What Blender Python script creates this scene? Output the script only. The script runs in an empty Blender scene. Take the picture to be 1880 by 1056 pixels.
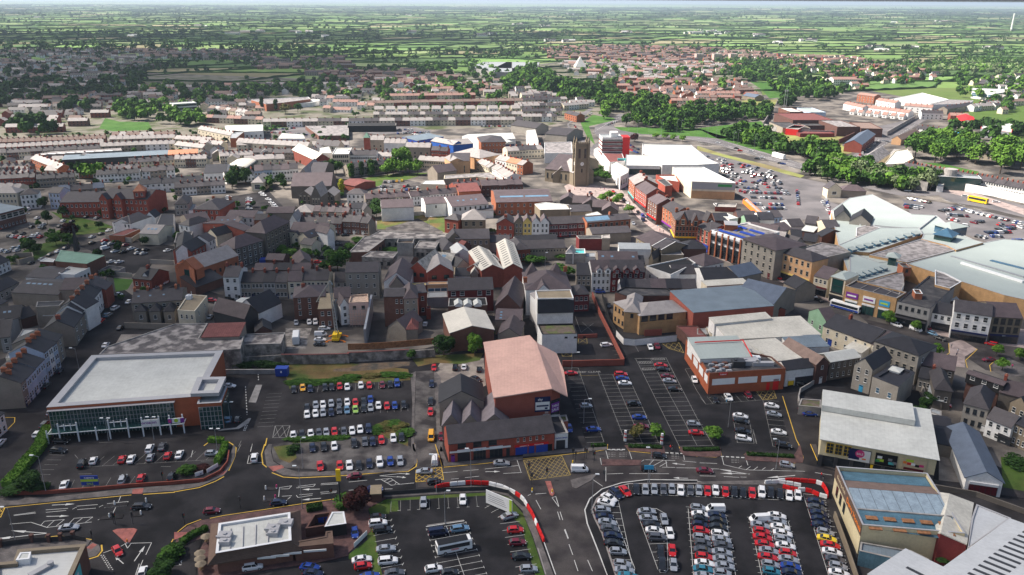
import bpy,random
from math import *
enu=enumerate
from mathutils import Vector,Matrix
random.seed(11)
R=radians
scene=bpy.context.scene
C=scene.collection
FPX=1480
CAMH=120
PITCH=R(19.63)
ROLL=R(.3)
_f=Vector((0,cos(PITCH),-sin(PITCH)))
_u0=Vector((0,sin(PITCH),cos(PITCH)))
_r0=Vector((1,0,0))
_r=_r0*cos(ROLL)+_u0*sin(ROLL)
_u=_u0*cos(ROLL)-_r0*sin(ROLL)
cd=bpy.data.cameras.new('camera')
cam=bpy.data.objects.new('camera',cd)
C.objects.link(cam)
cd.sensor_width=36
cd.lens=36*FPX/1880
cd.clip_start=1
cd.clip_end=90000
m3=Matrix((_r,_u,-_f)).transposed()
cam.matrix_world=Matrix.Translation((0,0,CAMH))@m3.to_4x4()
scene.camera=cam
SUN_EL=R(47)
SUN_AZ=R(-78)
S=Vector((cos(SUN_EL)*sin(SUN_AZ),cos(SUN_EL)*cos(SUN_AZ),sin(SUN_EL)))
w=bpy.data.worlds.new('World')
scene.world=w
w.use_nodes=True
nt=w.node_tree
bg=nt.nodes['Background']
sk=nt.nodes.new('ShaderNodeTexSky')
sk.sky_type='NISHITA'
sk.sun_disc=False
sk.sun_elevation=SUN_EL
sk.sun_rotation=SUN_AZ
sk.air_density=1
sk.dust_density=3.5
sk.ozone_density=1
nt.links.new(sk.outputs[0],bg.inputs[0])
bg.inputs[1].default_value=.07
sl=bpy.data.lights.new('sun','SUN')
sl.energy=5
sl.angle=R(.5)
sl.color=(1,.92,.83)
so=bpy.data.objects.new('sun',sl)
C.objects.link(so)
so.rotation_euler=S.to_track_quat('Z','Y').to_euler()
so.location=(0,0,500)
scene.view_settings.view_transform='Standard'
scene.view_settings.look='None'
scene.view_settings.gamma=1
scene.view_settings.exposure=1.05
scene.cycles.max_bounces=5
scene.cycles.transparent_max_bounces=12
scene.cycles.volume_bounces=0
scene.cycles.diffuse_bounces=2
scene.cycles.glossy_bounces=2
def P(px,py,h=.0):d=_f+_r*((px-940)/FPX)+_u*((528-py)/FPX);t=(h-CAMH)/d.z;return Vector((d.x*t,d.y*t))
_mats={}
def mat(key,col=None,rough=.85,var=.25,sc=.5,fine=4,metal=.0,spec=.3,rnd=.0,stripe=None,kind=None,emit=0):
 if key in _mats:return _mats[key]
 m=bpy.data.materials.new(key);m.use_nodes=True;n=m.node_tree.nodes;l=m.node_tree.links;b=n['Principled BSDF'];b.inputs['Roughness'].default_value=rough;b.inputs['Metallic'].default_value=metal;b.inputs['Specular IOR Level'].default_value=spec;tc=n.new('ShaderNodeTexCoord');geo=n.new('ShaderNodeNewGeometry')
 def noise(scale,det=3):t=n.new('ShaderNodeTexNoise');t.inputs['Scale'].default_value=scale;t.inputs['Detail'].default_value=det;l.new(geo.outputs['Position'],t.inputs['Vector']);return t.outputs['Fac']
 def mth(op,a,b_=None):
  t=n.new('ShaderNodeMath');t.operation=op
  for i,x in enu((a,b_)):
   if x is None:continue
   if isinstance(x,(int,float)):t.inputs[i].default_value=x
   else:l.new(x,t.inputs[i])
  return t.outputs[0]
 v=mth('MULTIPLY',mth('SUBTRACT',noise(sc,4),.5),var*3.2);v2=mth('MULTIPLY',mth('SUBTRACT',noise(fine,2),.5),var*2.2);v=mth('ADD',mth('ADD',v,v2),1)
 if rnd:oi=n.new('ShaderNodeObjectInfo');v=mth('MULTIPLY',v,mth('ADD',mth('MULTIPLY',oi.outputs['Random'],rnd*2),1-rnd))
 if stripe:ax,per,wd,dk=stripe;sx=n.new('ShaderNodeSeparateXYZ');l.new(tc.outputs['Object'],sx.inputs[0]);fr=mth('FRACT',mth('MULTIPLY',sx.outputs['XYZ'.index(ax)],1/per));v=mth('MULTIPLY',v,mth('SUBTRACT',1,mth('MULTIPLY',mth('LESS_THAN',fr,wd),dk)))
 mx=n.new('ShaderNodeMixRGB');mx.blend_type='MULTIPLY';mx.inputs[0].default_value=1;mx.inputs[1].default_value=(*col,1);cb=n.new('ShaderNodeCombineXYZ')
 for i in range(3):l.new(v,cb.inputs[i])
 l.new(cb.outputs[0],mx.inputs[2]);out=mx.outputs[0]
 if kind=='two':pass
 l.new(out,b.inputs['Base Color'])
 if emit:l.new(out,b.inputs['Emission Color']);b.inputs['Emission Strength'].default_value=emit
 _mats[key]=m;return m
def mat2(key,c1,c2,sc=.2,lo=.45,hi=.6,rough=.9,var=.2,fine=3):
 if key in _mats:return _mats[key]
 m=mat(key,c1,rough=rough,var=var,sc=sc*2.3,fine=fine,spec=.12);n=m.node_tree.nodes;l=m.node_tree.links;mx=[x for x in n if x.type=='MIX_RGB'][0];geo=[x for x in n if x.type=='NEW_GEOMETRY'][0];t=n.new('ShaderNodeTexNoise');t.inputs['Scale'].default_value=sc;t.inputs['Detail'].default_value=6;l.new(geo.outputs['Position'],t.inputs['Vector']);r=n.new('ShaderNodeMapRange');r.inputs[1].default_value=lo
 r.inputs[2].default_value=hi;l.new(t.outputs['Fac'],r.inputs[0]);k=n.new('ShaderNodeMixRGB');k.inputs[1].default_value=(*c1,1);k.inputs[2].default_value=(*c2,1);l.new(r.outputs[0],k.inputs[0]);l.new(k.outputs[0],mx.inputs[1]);return m
def glassmat(key,col,rough=.12):
 if key in _mats:return _mats[key]
 m=mat(key,col,rough=rough,var=.15,sc=.3,fine=1,spec=.8);return m
def M(k):
 if isinstance(k,bpy.types.Material):return k
 return _mats[k]
class MB:
 def __init__(s):s.v=[];s.f=[];s.m=[]
 def poly(s,pts,mi=0):k=len(s.v);s.v+=[tuple(p)for p in pts];s.f.append(tuple(range(k,k+len(pts))));s.m.append(mi)
 def box(s,x0,y0,z0,x1,y1,z1,mi=0,bottom=False,top=None):a=[(x0,y0),(x1,y0),(x1,y1),(x0,y1)];s.prism(a,z0,z1,mi,mi if top is None else top,bottom)
 def prism(s,pts,z0,z1,mi=0,top=None,bottom=False):
  k=len(s.v);n=len(pts);ar=sum((pts[i][0]*pts[(i+1)%n][1]-pts[(i+1)%n][0]*pts[i][1]for i in range(n)))
  if ar<0:pts=pts[::-1]
  s.v+=[(p[0],p[1],z0)for p in pts]+[(p[0],p[1],z1)for p in pts]
  for i in range(n):j=(i+1)%n;s.f.append((k+i,k+j,k+n+j,k+n+i));s.m.append(mi)
  s.f.append(tuple(range(k+n,k+2*n)));s.m.append(mi if top is None else top)
  if bottom:s.f.append(tuple(range(k+n-1,k-1,-1)));s.m.append(mi)
 def bar(s,p,q,r=.05,mi=0,n=4,r2=None):
  p=Vector(p);q=Vector(q);d=(q-p).normalized();r2=r if r2 is None else r2;a=d.orthogonal().normalized();b=d.cross(a);k=len(s.v)
  for c,rr in((p,r),(q,r2)):
   for i in range(n):t=2*pi*(i+.5)/n;s.v.append(tuple(c+a*cos(t)*rr+b*sin(t)*rr))
  for i in range(n):j=(i+1)%n;s.f.append((k+i,k+j,k+n+j,k+n+i));s.m.append(mi)
  s.f.append(tuple(range(k+n,k+2*n)));s.m.append(mi);s.f.append(tuple(range(k+n-1,k-1,-1)));s.m.append(mi)
 def mesh(s,name,mats,smooth=False):
  me=bpy.data.meshes.new(name);me.from_pydata(s.v,[],s.f)
  if not isinstance(mats,(list,tuple)):mats=[mats]
  for m_ in mats:me.materials.append(M(m_))
  me.polygons.foreach_set('material_index',s.m)
  if smooth:me.polygons.foreach_set('use_smooth',[True]*len(s.f))
  me.update();return me
 def build(s,name,mats,parent=None,smooth=False):return put(s.mesh(name,mats,smooth),name,parent)
def mv(o,p,z=0,rz=0):o.location=(p.x,p.y,z);o.rotation_euler=(0,0,rz)
def bx(name,mats,parent,*a,**k):
 if isinstance(parent,(int,float)):a=(parent,*a);parent=None
 b=MB();b.box(*a,**k);return b.build(name,mats,parent)
def put(me,name,parent=None,loc=None,rz=0,sc=None):
 o=bpy.data.objects.new(name,me);C.objects.link(o)
 if parent is not None:o.parent=parent
 if loc is not None:o.location=loc
 if rz:o.rotation_euler=(0,0,rz)
 if sc is not None:o.scale=sc
 return o
def tag(o,label=None,cat=None,group=None,kind=None):
 if label:o['label']=label
 if cat:o['category']=cat
 if group:o['group']=group
 if kind:o['kind']=kind
 return o
def thing(name,label,cat,x,y,rz=0,group=None,z=0):o=bpy.data.objects.new(name,None);C.objects.link(o);o.location=(x,y,z);o.rotation_euler=(0,0,rz);o.empty_display_size=.5;return tag(o,label,cat,group)
ORD=['first','second','third','fourth','fifth','sixth','seventh','eighth','ninth','tenth','eleventh','twelfth','thirteenth','fourteenth','fifteenth','sixteenth','seventeenth','eighteenth','nineteenth','twentieth']
ORD+=['twenty-'+o for o in ORD[:9]]+['thirtieth']+['thirty-'+o for o in ORD[:9]]+['fortieth']
def trimlb(t):
 w=t.split()
 if len(w)>16:
  for x in('rendered','coloured','bright','painted','pebbledashed','the','of'):
   if len(w)>16 and x in w:w.remove(x)
 return' '.join(w)
# ---- mats ----
mat2('asphalt',(.042,.039,.041),(.019,.018,.02),.09,.4,.62,var=.3)
mat2('anw',(.029,.028,.031),(.015,.015,.017),.1,.42,.6,var=.28)
mat2('aol',(.13,.12,.115),(.042,.038,.04),.16,.4,.6,var=.25)
mat2('asu',(.16,.15,.155),(.11,.105,.11),.05,.4,.6,var=.15)
mat2('town_floor',(.06,.055,.053),(.19,.17,.15),.05,.42,.6,var=.3)
mat2('gravel',(.33,.29,.25),(.22,.19,.17),.2,var=.25)
mat2('earth',(.16,.115,.08),(.075,.07,.06),.22,.42,.6,var=.4)
mat2('paving',(.15,.135,.13),(.1,.092,.09),.3,.4,.6,var=.25)
mat2('paving_pink',(.36,.29,.27),(.26,.21,.2),.3,var=.2)
mat2('brick_paving',(.13,.075,.07),(.09,.055,.055),.4,var=.3)
mat2('tactile_red',(.36,.13,.11),(.26,.1,.09),.4,var=.2)
mat2('grass',(.05,.1,.018),(.085,.11,.03),.12,.4,.65,var=.35)
mat2('glu',(.042,.11,.018),(.065,.14,.03),.05,.4,.65,var=.3)
mat2('gwa',(.075,.105,.028),(.15,.105,.045),.09,.42,.58,var=.4)
mat2('gdr',(.22,.24,.08),(.17,.14,.07),.03,.45,.62,var=.35)
mat2('concrete',(.36,.34,.32),(.24,.23,.22),.25,.4,.65,var=.2)
mat2('cdi',(.34,.31,.28),(.13,.12,.11),.35,.42,.6,var=.35)
mat('pwh',(.55,.55,.53),var=.2,fine=3)
mat('pwo',(.24,.235,.225),var=.4,fine=2.5)
mat('pye',(.62,.4,.06),var=.18,fine=3)
mat('pyw',(.34,.25,.08),var=.4,fine=2.5)
mat('kerb',(.27,.25,.24),var=.2)
for k,c in dict(rwh=(.74,.73,.71),rcr=(.62,.55,.42),rgr=(.3,.29,.28),rst=(.28,.24,.195),rpe=(.25,.215,.18),rbl=(.42,.5,.62),render_green=(.22,.36,.24),render_pink=(.5,.36,.33),render_yellow=(.7,.52,.16),rpc=(.55,.33,.18),tdk=(.13,.115,.1),tgr=(.3,.275,.24),tsa=(.22,.18,.13)).items():mat(k,c,var=.16,sc=.35,fine=2.2,rnd=.08)
for k,c in dict(bre=(.24,.062,.042),bor=(.33,.115,.06),bbr=(.16,.075,.055),bdk=(.11,.055,.045),bbt=(.32,.075,.05),bbf=(.44,.27,.13),bma=(.17,.03,.03)).items():mat(k,c,var=.22,sc=.5,fine=3,rnd=.07)
mat('slate',(.058,.052,.057),var=.26,sc=.45,fine=2.6,rnd=.22,rough=.62)
mat('sdk',(.028,.028,.034),var=.24,sc=.45,fine=2.6,rnd=.15,rough=.6)
mat('sli',(.3,.275,.265),var=.22,sc=.45,fine=2.6,rnd=.15,rough=.65)
mat('spu',(.088,.068,.073),var=.26,sc=.4,fine=2.6,rnd=.15,rough=.65)
mat('sbl',(.1,.125,.17),var=.18,sc=.4,fine=3,rnd=.05,rough=.55)
mat('tbr',(.19,.135,.115),var=.22,sc=.5,fine=2.8,rnd=.15)
mat('tre',(.3,.18,.15),var=.2,sc=.5,fine=2.8,rnd=.15)
mat('tor',(.45,.19,.11),var=.2,sc=.5,fine=2.8)
mat('fwh',(.52,.53,.5),var=.16,sc=.12,fine=.8,rough=.6,stripe=('X',1,.06,.12))
mat('fwy',(.5,.51,.5),var=.08,sc=.12,fine=.8,rough=.6,stripe=('Y',1,.06,.12))
mat('fgr',(.3,.32,.33),var=.12,sc=.2,fine=1,rough=.55,stripe=('X',1,.06,.15))
mat('fcr',(.52,.5,.44),var=.2,sc=.15,fine=1.2,rough=.7,stripe=('X',1.1,.07,.15))
mat('fcy',(.6,.57,.5),var=.12,sc=.15,fine=1.2,rough=.7,stripe=('Y',1.1,.07,.15))
mat('fbg',(.16,.2,.235),var=.2,sc=.2,fine=1.5,rough=.5,stripe=('X',.9,.08,.18))
mat('fte',(.37,.42,.4),var=.07,sc=.1,fine=1,rough=.5,stripe=('X',1.2,.06,.12))
mat('roof_pink',(.56,.35,.29),var=.14,sc=.15,fine=1,rough=.6,stripe=('X',1,.07,.12))
mat('fma',(.17,.06,.055),var=.3,sc=.5,fine=2,stripe=('X',.8,.15,.25))
mat('roof_tan',(.27,.22,.15),var=.2,sc=.3,fine=1.5)
mat('roof_brown',(.13,.085,.065),var=.2,sc=.5,fine=2.5,stripe=('Z',.35,.2,.3))
mat2('ffe',(.055,.055,.06),(.1,.095,.095),.3,.45,.65,var=.25)
mat2('ffp',(.3,.28,.28),(.16,.15,.15),.35,.42,.62,var=.25)
mat2('fpa',(.36,.33,.31),(.12,.11,.11),.25,.42,.55,var=.3)
mat2('roof_mossy',(.14,.11,.09),(.11,.13,.05),.35,.45,.62,var=.3)
mat2('roof_asbestos',(.42,.4,.36),(.25,.24,.22),.5,.42,.62,var=.2)
mat('roof_green',(.2,.34,.25),var=.22,sc=.35,fine=2,rough=.6,stripe=('X',1,.08,.15))
mat('mwh',(.72,.73,.74),var=.06,rough=.4,spec=.5)
mat('mgr',(.32,.33,.35),var=.1,rough=.4,metal=.3)
mat('mdk',(.04,.042,.047),var=.1,rough=.45)
mat('metal_rust',(.28,.13,.06),var=.45,sc=1.2,fine=4)
mat('steel',(.38,.4,.41),var=.1,rough=.35,metal=.5)
mat('timber',(.2,.13,.07),var=.3,fine=3)
mat('tbk',(.02,.02,.022),var=.2)
mat('hwh',(.75,.75,.73),var=.05,rough=.5)
mat('hdk',(.03,.03,.035),var=.05,rough=.5)
mat('frame_stone',(.42,.38,.31),var=.1)
glassmat('glass',(.022,.028,.034))
glassmat('ggr',(.012,.05,.048),.08)
glassmat('gbl',(.05,.12,.19))
glassmat('glass_sky',(.14,.24,.34),.25)
for k,c in dict(red=(.62,.02,.02),white=(.8,.8,.79),blue=(.02,.06,.34),navy=(.01,.018,.08),black=(.012,.012,.014),yellow=(.85,.55,.02),green=(.05,.3,.09),orange=(.8,.22,.03),teal=(.1,.5,.5),cyan=(.05,.35,.6),maroon=(.13,.015,.02),pink=(.62,.05,.2),purple=(.2,.03,.28),lime=(.42,.6,.05),beige=(.55,.45,.3),grey=(.25,.25,.26),cream=(.7,.62,.42)).items():mat('c_'+k,c,var=.06,rough=.5)
for k,c in dict(w=(.8,.8,.8),s=(.42,.44,.47),g=(.12,.125,.14),k=(.01,.01,.012),n=(.012,.022,.065),b=(.02,.07,.36),r=(.55,.01,.012),m=(.16,.008,.02),y=(.85,.62,.03),o=(.88,.42,.01),t=(.03,.19,.27),l=(.33,.55,.1),a=(.16,.3,.44)).items():mm=mat('car_'+k,c,var=.01,rough=.25,metal=.35 if k in'sgnba' else .0,spec=.6);mm.node_tree.nodes['Principled BSDF'].inputs['Coat Weight'].default_value=.5
CARCOL=dict(w='white',s='silver',g='grey',k='black',n='navy',b='blue',r='red',m='maroon',y='yellow',o='orange-yellow',t='teal',l='lime green',a='pale blue')
mat('tyre',(.012,.012,.013),var=.1)
mat('lamp_glass',(.65,.68,.7),var=.02,rough=.2)
mat('tail_lamp',(.35,.01,.01),var=.02,rough=.2)
glassmat('car_glass',(.015,.019,.024),.08)
for k,a,b_ in(('ldk',(.02,.048,.012),(.034,.075,.018)),('lmi',(.035,.085,.016),(.06,.13,.022)),('lbr',(.075,.17,.022),(.12,.22,.035)),('leaf_pale',(.11,.155,.07),(.16,.2,.1)),('leaf_yellow',(.26,.28,.02),(.36,.33,.03)),('leaf_copper',(.035,.012,.014),(.055,.02,.018)),('leaf_olive',(.1,.1,.03),(.13,.11,.04))):m_=mat2(k,a,b_,.6,.4,.62,var=.35,fine=1.6);m_.node_tree.nodes['Principled BSDF'].inputs['Specular IOR Level'].default_value=.1
mat('bark',(.08,.06,.045),var=.3)
mat('skin',(.45,.28,.2),var=.05)
mat('hair',(.05,.03,.02),var=.1)
mat('mli',(.37,.37,.385),var=.08,sc=.2,fine=1.5,rough=.5)
mat('brick_store',(.36,.1,.045),var=.15,fine=3)
mat('bwa',(.3,.085,.06),var=.16,sc=.3,fine=3)
mat('cream_board',(.6,.52,.33),var=.1,fine=2)
mat('roof_bluepaint',(.075,.155,.21),var=.3,sc=.4,fine=2.5,stripe=('X',1,.1,.2))
mat('roof_shed',(.46,.48,.5),var=.1,sc=.2,fine=1.2,stripe=('X',1,.06,.12))
mat('roof_skyblue',(.25,.32,.38),var=.25,sc=.7,fine=2.5,stripe=('Y',2.6,.06,.5))
mat('tarp_blue',(.02,.1,.4),var=.2)
mat('scaffold_wood',(.55,.4,.3),var=.35,sc=1,fine=4)
mat('pink_render',(.62,.42,.36),var=.2,fine=3)
# ---- build ----
_wt={}
def wim(style):
 if style in _wt:return _wt[style]
 b=MB();fr,gl={'w':('hwh','glass'),'d':('hdk','glass'),'s':('frame_stone','glass'),'g':('hdk','ggr'),'b':('hwh','gbl'),'a':('frame_stone','glass')}[style];b.poly([(-.5,-.03,0),(.5,-.03,0),(.5,-.03,1),(-.5,-.03,1)],1);t=.055;b.box(-.5,-.07,0,-.5+t,0,1);b.box(.5-t,-.07,0,.5,0,1);b.box(-.5+t,-.07,1-t*.7,.5-t,0,1,bottom=1);b.box(-.5+t,-.07,0,.5-t,0,t*.6);b.box(-.5+t,-.06,.48,.5-t,0,.52,bottom=1)
 b.box(-.58,-.16,-.07,.58,0,-.005,0 if style!='d' else 0,bottom=1)
 if style=='a':b.box(-.62,-.14,1.02,.62,0,1.14,bottom=1)
 me=b.mesh('window',[fr,gl]);_wt[style]=me;return me
_dt={}
def dom(col):
 if col in _dt:return _dt[col]
 b=MB();b.box(-.5,-.06,0,.5,0,1,0,bottom=1);b.box(-.42,-.08,.82,.42,-.06,.95,1);b.box(-.3,-.075,.45,.3,-.06,.72,2);b.box(-.3,-.075,.1,.3,-.06,.38,2);b.box(.28,-.12,.42,.36,-.06,.46,1);me=b.mesh('door',[col,'glass',col]);_dt[col]=me;return me
def stf(side,u,L,D):return{'F':((u*L,0),0),'B':((L-u*L,D),pi),'R':((L,u*D),pi/2),'L':((0,D-u*D),-pi/2)}[side]
def plc(me,name,root,side,xm,z,w,h,L,D,off=.0):ln=L if side in'FB' else D;(x,y),rz=stf(side,xm/ln,L,D);x+=off*sin(rz);y-=off*cos(rz);o=put(me,name,root,(x,y,z),rz,(w,1,h));return o
def wins(root,side,rows,cols,L,D,H,o):
 ln=L if side in'FB' else D;z0=o.get('z0',0);z1=o.get('z1',H-.2);x0=o.get('x0',.3);x1=o.get('x1',ln-.3);me=wim(o.get('s','w'));sp=(x1-x0)/cols;fh=(z1-z0)/rows;ww=o.get('w',min(1.15,sp*.52));wh=o.get('h',min(1.65,fh*.55));skip=o.get('skip',())
 for r in range(rows):
  for c in range(cols):
   if(r,c)in skip:continue
   plc(me,'window',root,side,x0+(c+.5)*sp,z0+r*fh+(fh-wh)*.55,ww,wh,L,D)
def shopf(root,side,L,D,x0,x1,h=3.1,fascia='c_navy',n=None,text=None,tcol='hwh',glass='glass',z0=.0,canopy=False):
 w=x1-x0;n=n or max(2,int(w/1.6));b=MB();b.box(x0,-.12,z0,x1,-.02,z0+h-.75,0);b.box(x0,-.16,z0,x1,-.13,z0+.35,1)
 for i in range(n+1):xx=x0+.05+(w-.1)*i/n;b.box(xx-.05,-.18,z0+.35,xx+.05,-.12,z0+h-.75,1)
 if canopy:b.poly([(x0,-.2,z0+h-.6),(x1,-.2,z0+h-.6),(x1,-1.6,z0+h-1),(x0,-1.6,z0+h-1)],1);b.poly([(x0,-.21,z0+h-.65),(x0,-1.6,z0+h-1.05),(x1,-1.6,z0+h-1.05),(x1,-.21,z0+h-.65)],1)
 s=MB();s.box(x0-.1,-.3,z0+h-.74,x1+.1,-.02,z0+h,0,bottom=1);(x,y),rz=stf(side,0,L,D);o=b.build('shopfront',[glass,'hdk'],root);o.location=(x,y,0);o.rotation_euler=(0,0,rz);f=s.build('fascia_sign',fascia,o)
 if text:lett(text,f,(x0+.3 if isinstance(text,str)and len(text)<3 else(x0+x1)/2,-.33,z0+h-.6),(R(90),0,0),.5,tcol)
 return o
def lett(txt,parent,loc,rot,size,m,name='lettering',align='CENTER',ext=.02,wx=1):
 c=bpy.data.curves.new('t','FONT');c.body=txt;c.size=size;c.align_x=align;c.extrude=ext;c.resolution_u=2;c.offset=size*.012;t=bpy.data.objects.new('t',c);C.objects.link(t);dg=bpy.context.evaluated_depsgraph_get();dg.update();me=bpy.data.meshes.new_from_object(t.evaluated_get(dg));bpy.data.objects.remove(t);bpy.data.curves.remove(c);me.materials.clear();me.materials.append(M(m));me.name=name;o=put(me,name,parent,loc)
 o.rotation_euler=rot;o.scale=(wx,1,1);return o
def roof_mb(kind,L,D,H,Rz,ov=.3,ox=.12,th=.16):
 b=MB();e=.04
 def ext(sec,x0,x1,swap=False):
  n=len(sec);k=len(b.v)
  for x in(x0,x1):
   for y,z in sec:b.v.append((y,x,z)if swap else(x,y,z))
  for i in range(n):j=(i+1)%n;f=(k+i,k+j,k+n+j,k+n+i);b.f.append(f if swap else f[::-1]);b.m.append(0)
  f=tuple(range(k,k+n));g=tuple(range(k+2*n-1,k+n-1,-1));b.f+=[f[::-1],g[::-1]]if swap else[f,g];b.m+=[0,0]
 if kind in'gx':d=D if kind=='g' else L;s=Rz/(d/2);sec=[(-ov,H-s*ov+e),(d/2,H+Rz+e),(d+ov,H-s*ov+e),(d+ov,H-s*ov-th),(d/2,H+Rz-th),(-ov,H-s*ov-th)];ext(sec,-ox,(L if kind=='g' else D)+ox,kind=='x')
 elif kind=='m':s=Rz/D;ext([(-ov,H-s*ov+e),(D+ov,H+Rz+s*ov+e),(D+ov,H+Rz+s*ov-th),(-ov,H-s*ov-th)],-ox,L+ox)
 elif kind in'hp':
  m_=min(L,D)/2;z0=H+e-.1;z1=H+Rz
  if L>=D:r0,r1=((m_,D/2,z1),(L-m_,D/2,z1))
  else:r0,r1=((L/2,m_,z1),(L/2,D-m_,z1))
  a,b_,c,d=((-ov,-ov,z0),(L+ov,-ov,z0),(L+ov,D+ov,z0),(-ov,D+ov,z0))
  if L>=D:b.poly([a,b_,r1,r0]);b.poly([b_,c,r1]);b.poly([c,d,r0,r1]);b.poly([d,a,r0])
  else:b.poly([a,b_,r0]);b.poly([b_,c,r1,r0]);b.poly([c,d,r1]);b.poly([d,a,r0,r1])
  b.box(-ov,-ov,z0-th,L+ov,D+ov,z0-.003,bottom=1)
 elif kind=='b':n=10;sec=[(L/2-(L/2+ov)*cos(pi*i/n),H+Rz*sin(pi*i/n)+e)for i in range(n+1)];ext(sec,-ox,D+ox,True)
 return b
def bld(name,label,cat,A,B,D,H,Rz=3,roof='g',z=None,wall='rgr',roofm='slate',win=(),chim=(),par=.5,group=None,ov=.3,ox=.12,doors=(),shop=(),sky=(),chm='bre',deck='ffe',base=.0,gab=None):
 z=H if z is None else z;win=_win(win)if isinstance(win,str)else win;shop=_win(shop)if isinstance(shop,str)else shop;a=P(*A,z);c=P(*B,z);L=(c-a).length;ang=atan2(c.y-a.y,c.x-a.x)
 if isinstance(D,tuple):q=P(*D,z)-a;D=abs(-sin(ang)*q.x+cos(ang)*q.y)
 root=thing(name,label,cat,a.x,a.y,ang,group);w=MB();rr=[(0,0),(L,0),(L,D),(0,D)]
 if roof=='f':
  w.prism(rr,base,H-par);t=.3;w.box(0,0,H-par+.002,L,t,H,bottom=False);w.box(0,D-t,H-par+.002,L,D,H);w.box(0,t,H-par+.002,t,D-t,H);w.box(L-t,t,H-par+.002,L,D-t,H);rf=MB();rf.poly([(t,t,H-par+.03),(L-t,t,H-par+.03),(L-t,D-t,H-par+.03),(t,D-t,H-par+.03)]);cp=MB()
  for q in((-.06,-.06,L+.06,t+.05),(-.06,D-t-.05,L+.06,D+.06),(-.06,t+.05,t+.05,D-t-.05),(L-t-.05,t+.05,L+.06,D-t-.05)):cp.box(q[0],q[1],H+.002,q[2],q[3],H+.09,bottom=1)
 else:
  w.prism(rr,base,H)
  if roof=='g':
   for x,o_ in((0,1),(L,0)):p3=[(x,0,H),(x,D,H),(x,D/2,H+Rz-.06)];w.poly(p3[::-1]if o_ else p3)
  elif roof=='x':
   for y,o_ in((0,0),(D,1)):p3=[(0,y,H),(L,y,H),(L/2,y,H+Rz-.06)];w.poly(p3[::-1]if o_ else p3)
  elif roof=='m':w.poly([(0,0,H),(0,D,H+Rz-.06),(0,D,H)]);w.poly([(L,0,H),(L,D,H),(L,D,H+Rz-.06)]);w.poly([(0,D,H),(0,D,H+Rz-.06),(L,D,H+Rz-.06),(L,D,H)])
  elif roof=='b':n=10;arc=[(L/2-L/2*cos(pi*i/n),H+(Rz-.06)*sin(pi*i/n))for i in range(n+1)];w.poly([(x,0,zz)for x,zz in arc[::-1]][::1]);w.poly([(x,D,zz)for x,zz in arc])
  rf=roof_mb(roof,L,D,H,Rz,ov,ox)
 wo=w.build('wall',wall,root)
 if roof=='f':ro=rf.build('roof',deck,root);cp.build('parapet_coping',roofm,root)
 else:ro=rf.build('roof',roofm,root)
 if gab:
  s=Rz/(D/2)
  for x in[-.2,L-.15]if gab==1 else[gab]:
   g=MB()
   for y0,y1,z0,z1 in((-.2,D/2,H-s*.2,H+Rz),(D/2,D+.2,H+Rz,H-s*.2)):
    k=len(g.v);g.v+=[(x,y0,z0+.1),(x+.35,y0,z0+.1),(x+.35,y1,z1+.1),(x,y1,z1+.1),(x,y0,z0+.35),(x+.35,y0,z0+.35),(x+.35,y1,z1+.35),(x,y1,z1+.35)]
    for f in((4,5,6,7),(0,1,5,4),(1,2,6,5),(3,0,4,7),(2,3,7,6)):g.f.append(tuple((k+i for i in f)));g.m.append(0)
   g.build('gable_coping','rwh',ro)
 for c_ in chim:
  u=c_[0]if isinstance(c_,tuple)else c_;v=c_[1]if isinstance(c_,tuple)and len(c_)>1 else .5;cx,cy=(u*L,v*D)if roof!='x' else(v*L,u*D)
  if roof in'gx':dd=D if roof=='g' else L;vv=(cy if roof=='g' else cx)/dd;zr=H+Rz*(1-abs(vv-.5)*2)
  else:zr=H+Rz*.6 if roof!='f' else H
  k=MB();a_,b__=(.4,.75)if roof=='g' else(.75,.4);k.box(cx-a_,cy-b__,zr-.9,cx+a_,cy+b__,zr+1.15);k.box(cx-a_-.08,cy-b__-.08,zr+1.152,cx+a_+.08,cy+b__+.08,zr+1.28,bottom=1)
  for t in(-.4,0,.4):k.bar((cx+(t if roof!='g' else 0),cy+(t if roof=='g' else 0),zr+1.28),(cx+(t if roof!='g' else 0),cy+(t if roof=='g' else 0),zr+1.7),.13,1,6)
  k.build('chimney',[chm,'tor'],ro)
 for wn in win:o=wn[3]if len(wn)>3 else{};wins(root,wn[0],wn[1],wn[2],L,D,H,o)
 for d in doors:plc(dom(d[2]),'door',root,d[0],d[1]if d[1]>=0 else(L if d[0]in'FB' else D)+d[1],0,d[3]if len(d)>3 else 1,d[4]if len(d)>4 else 2.15,L,D)
 for s in shop:o=dict(s[3])if len(s)>3 else{};shopf(root,s[0],L,D,s[1],s[2]if s[2]>0 else(L if s[0]in'FB' else D)+s[2],**o)
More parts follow.
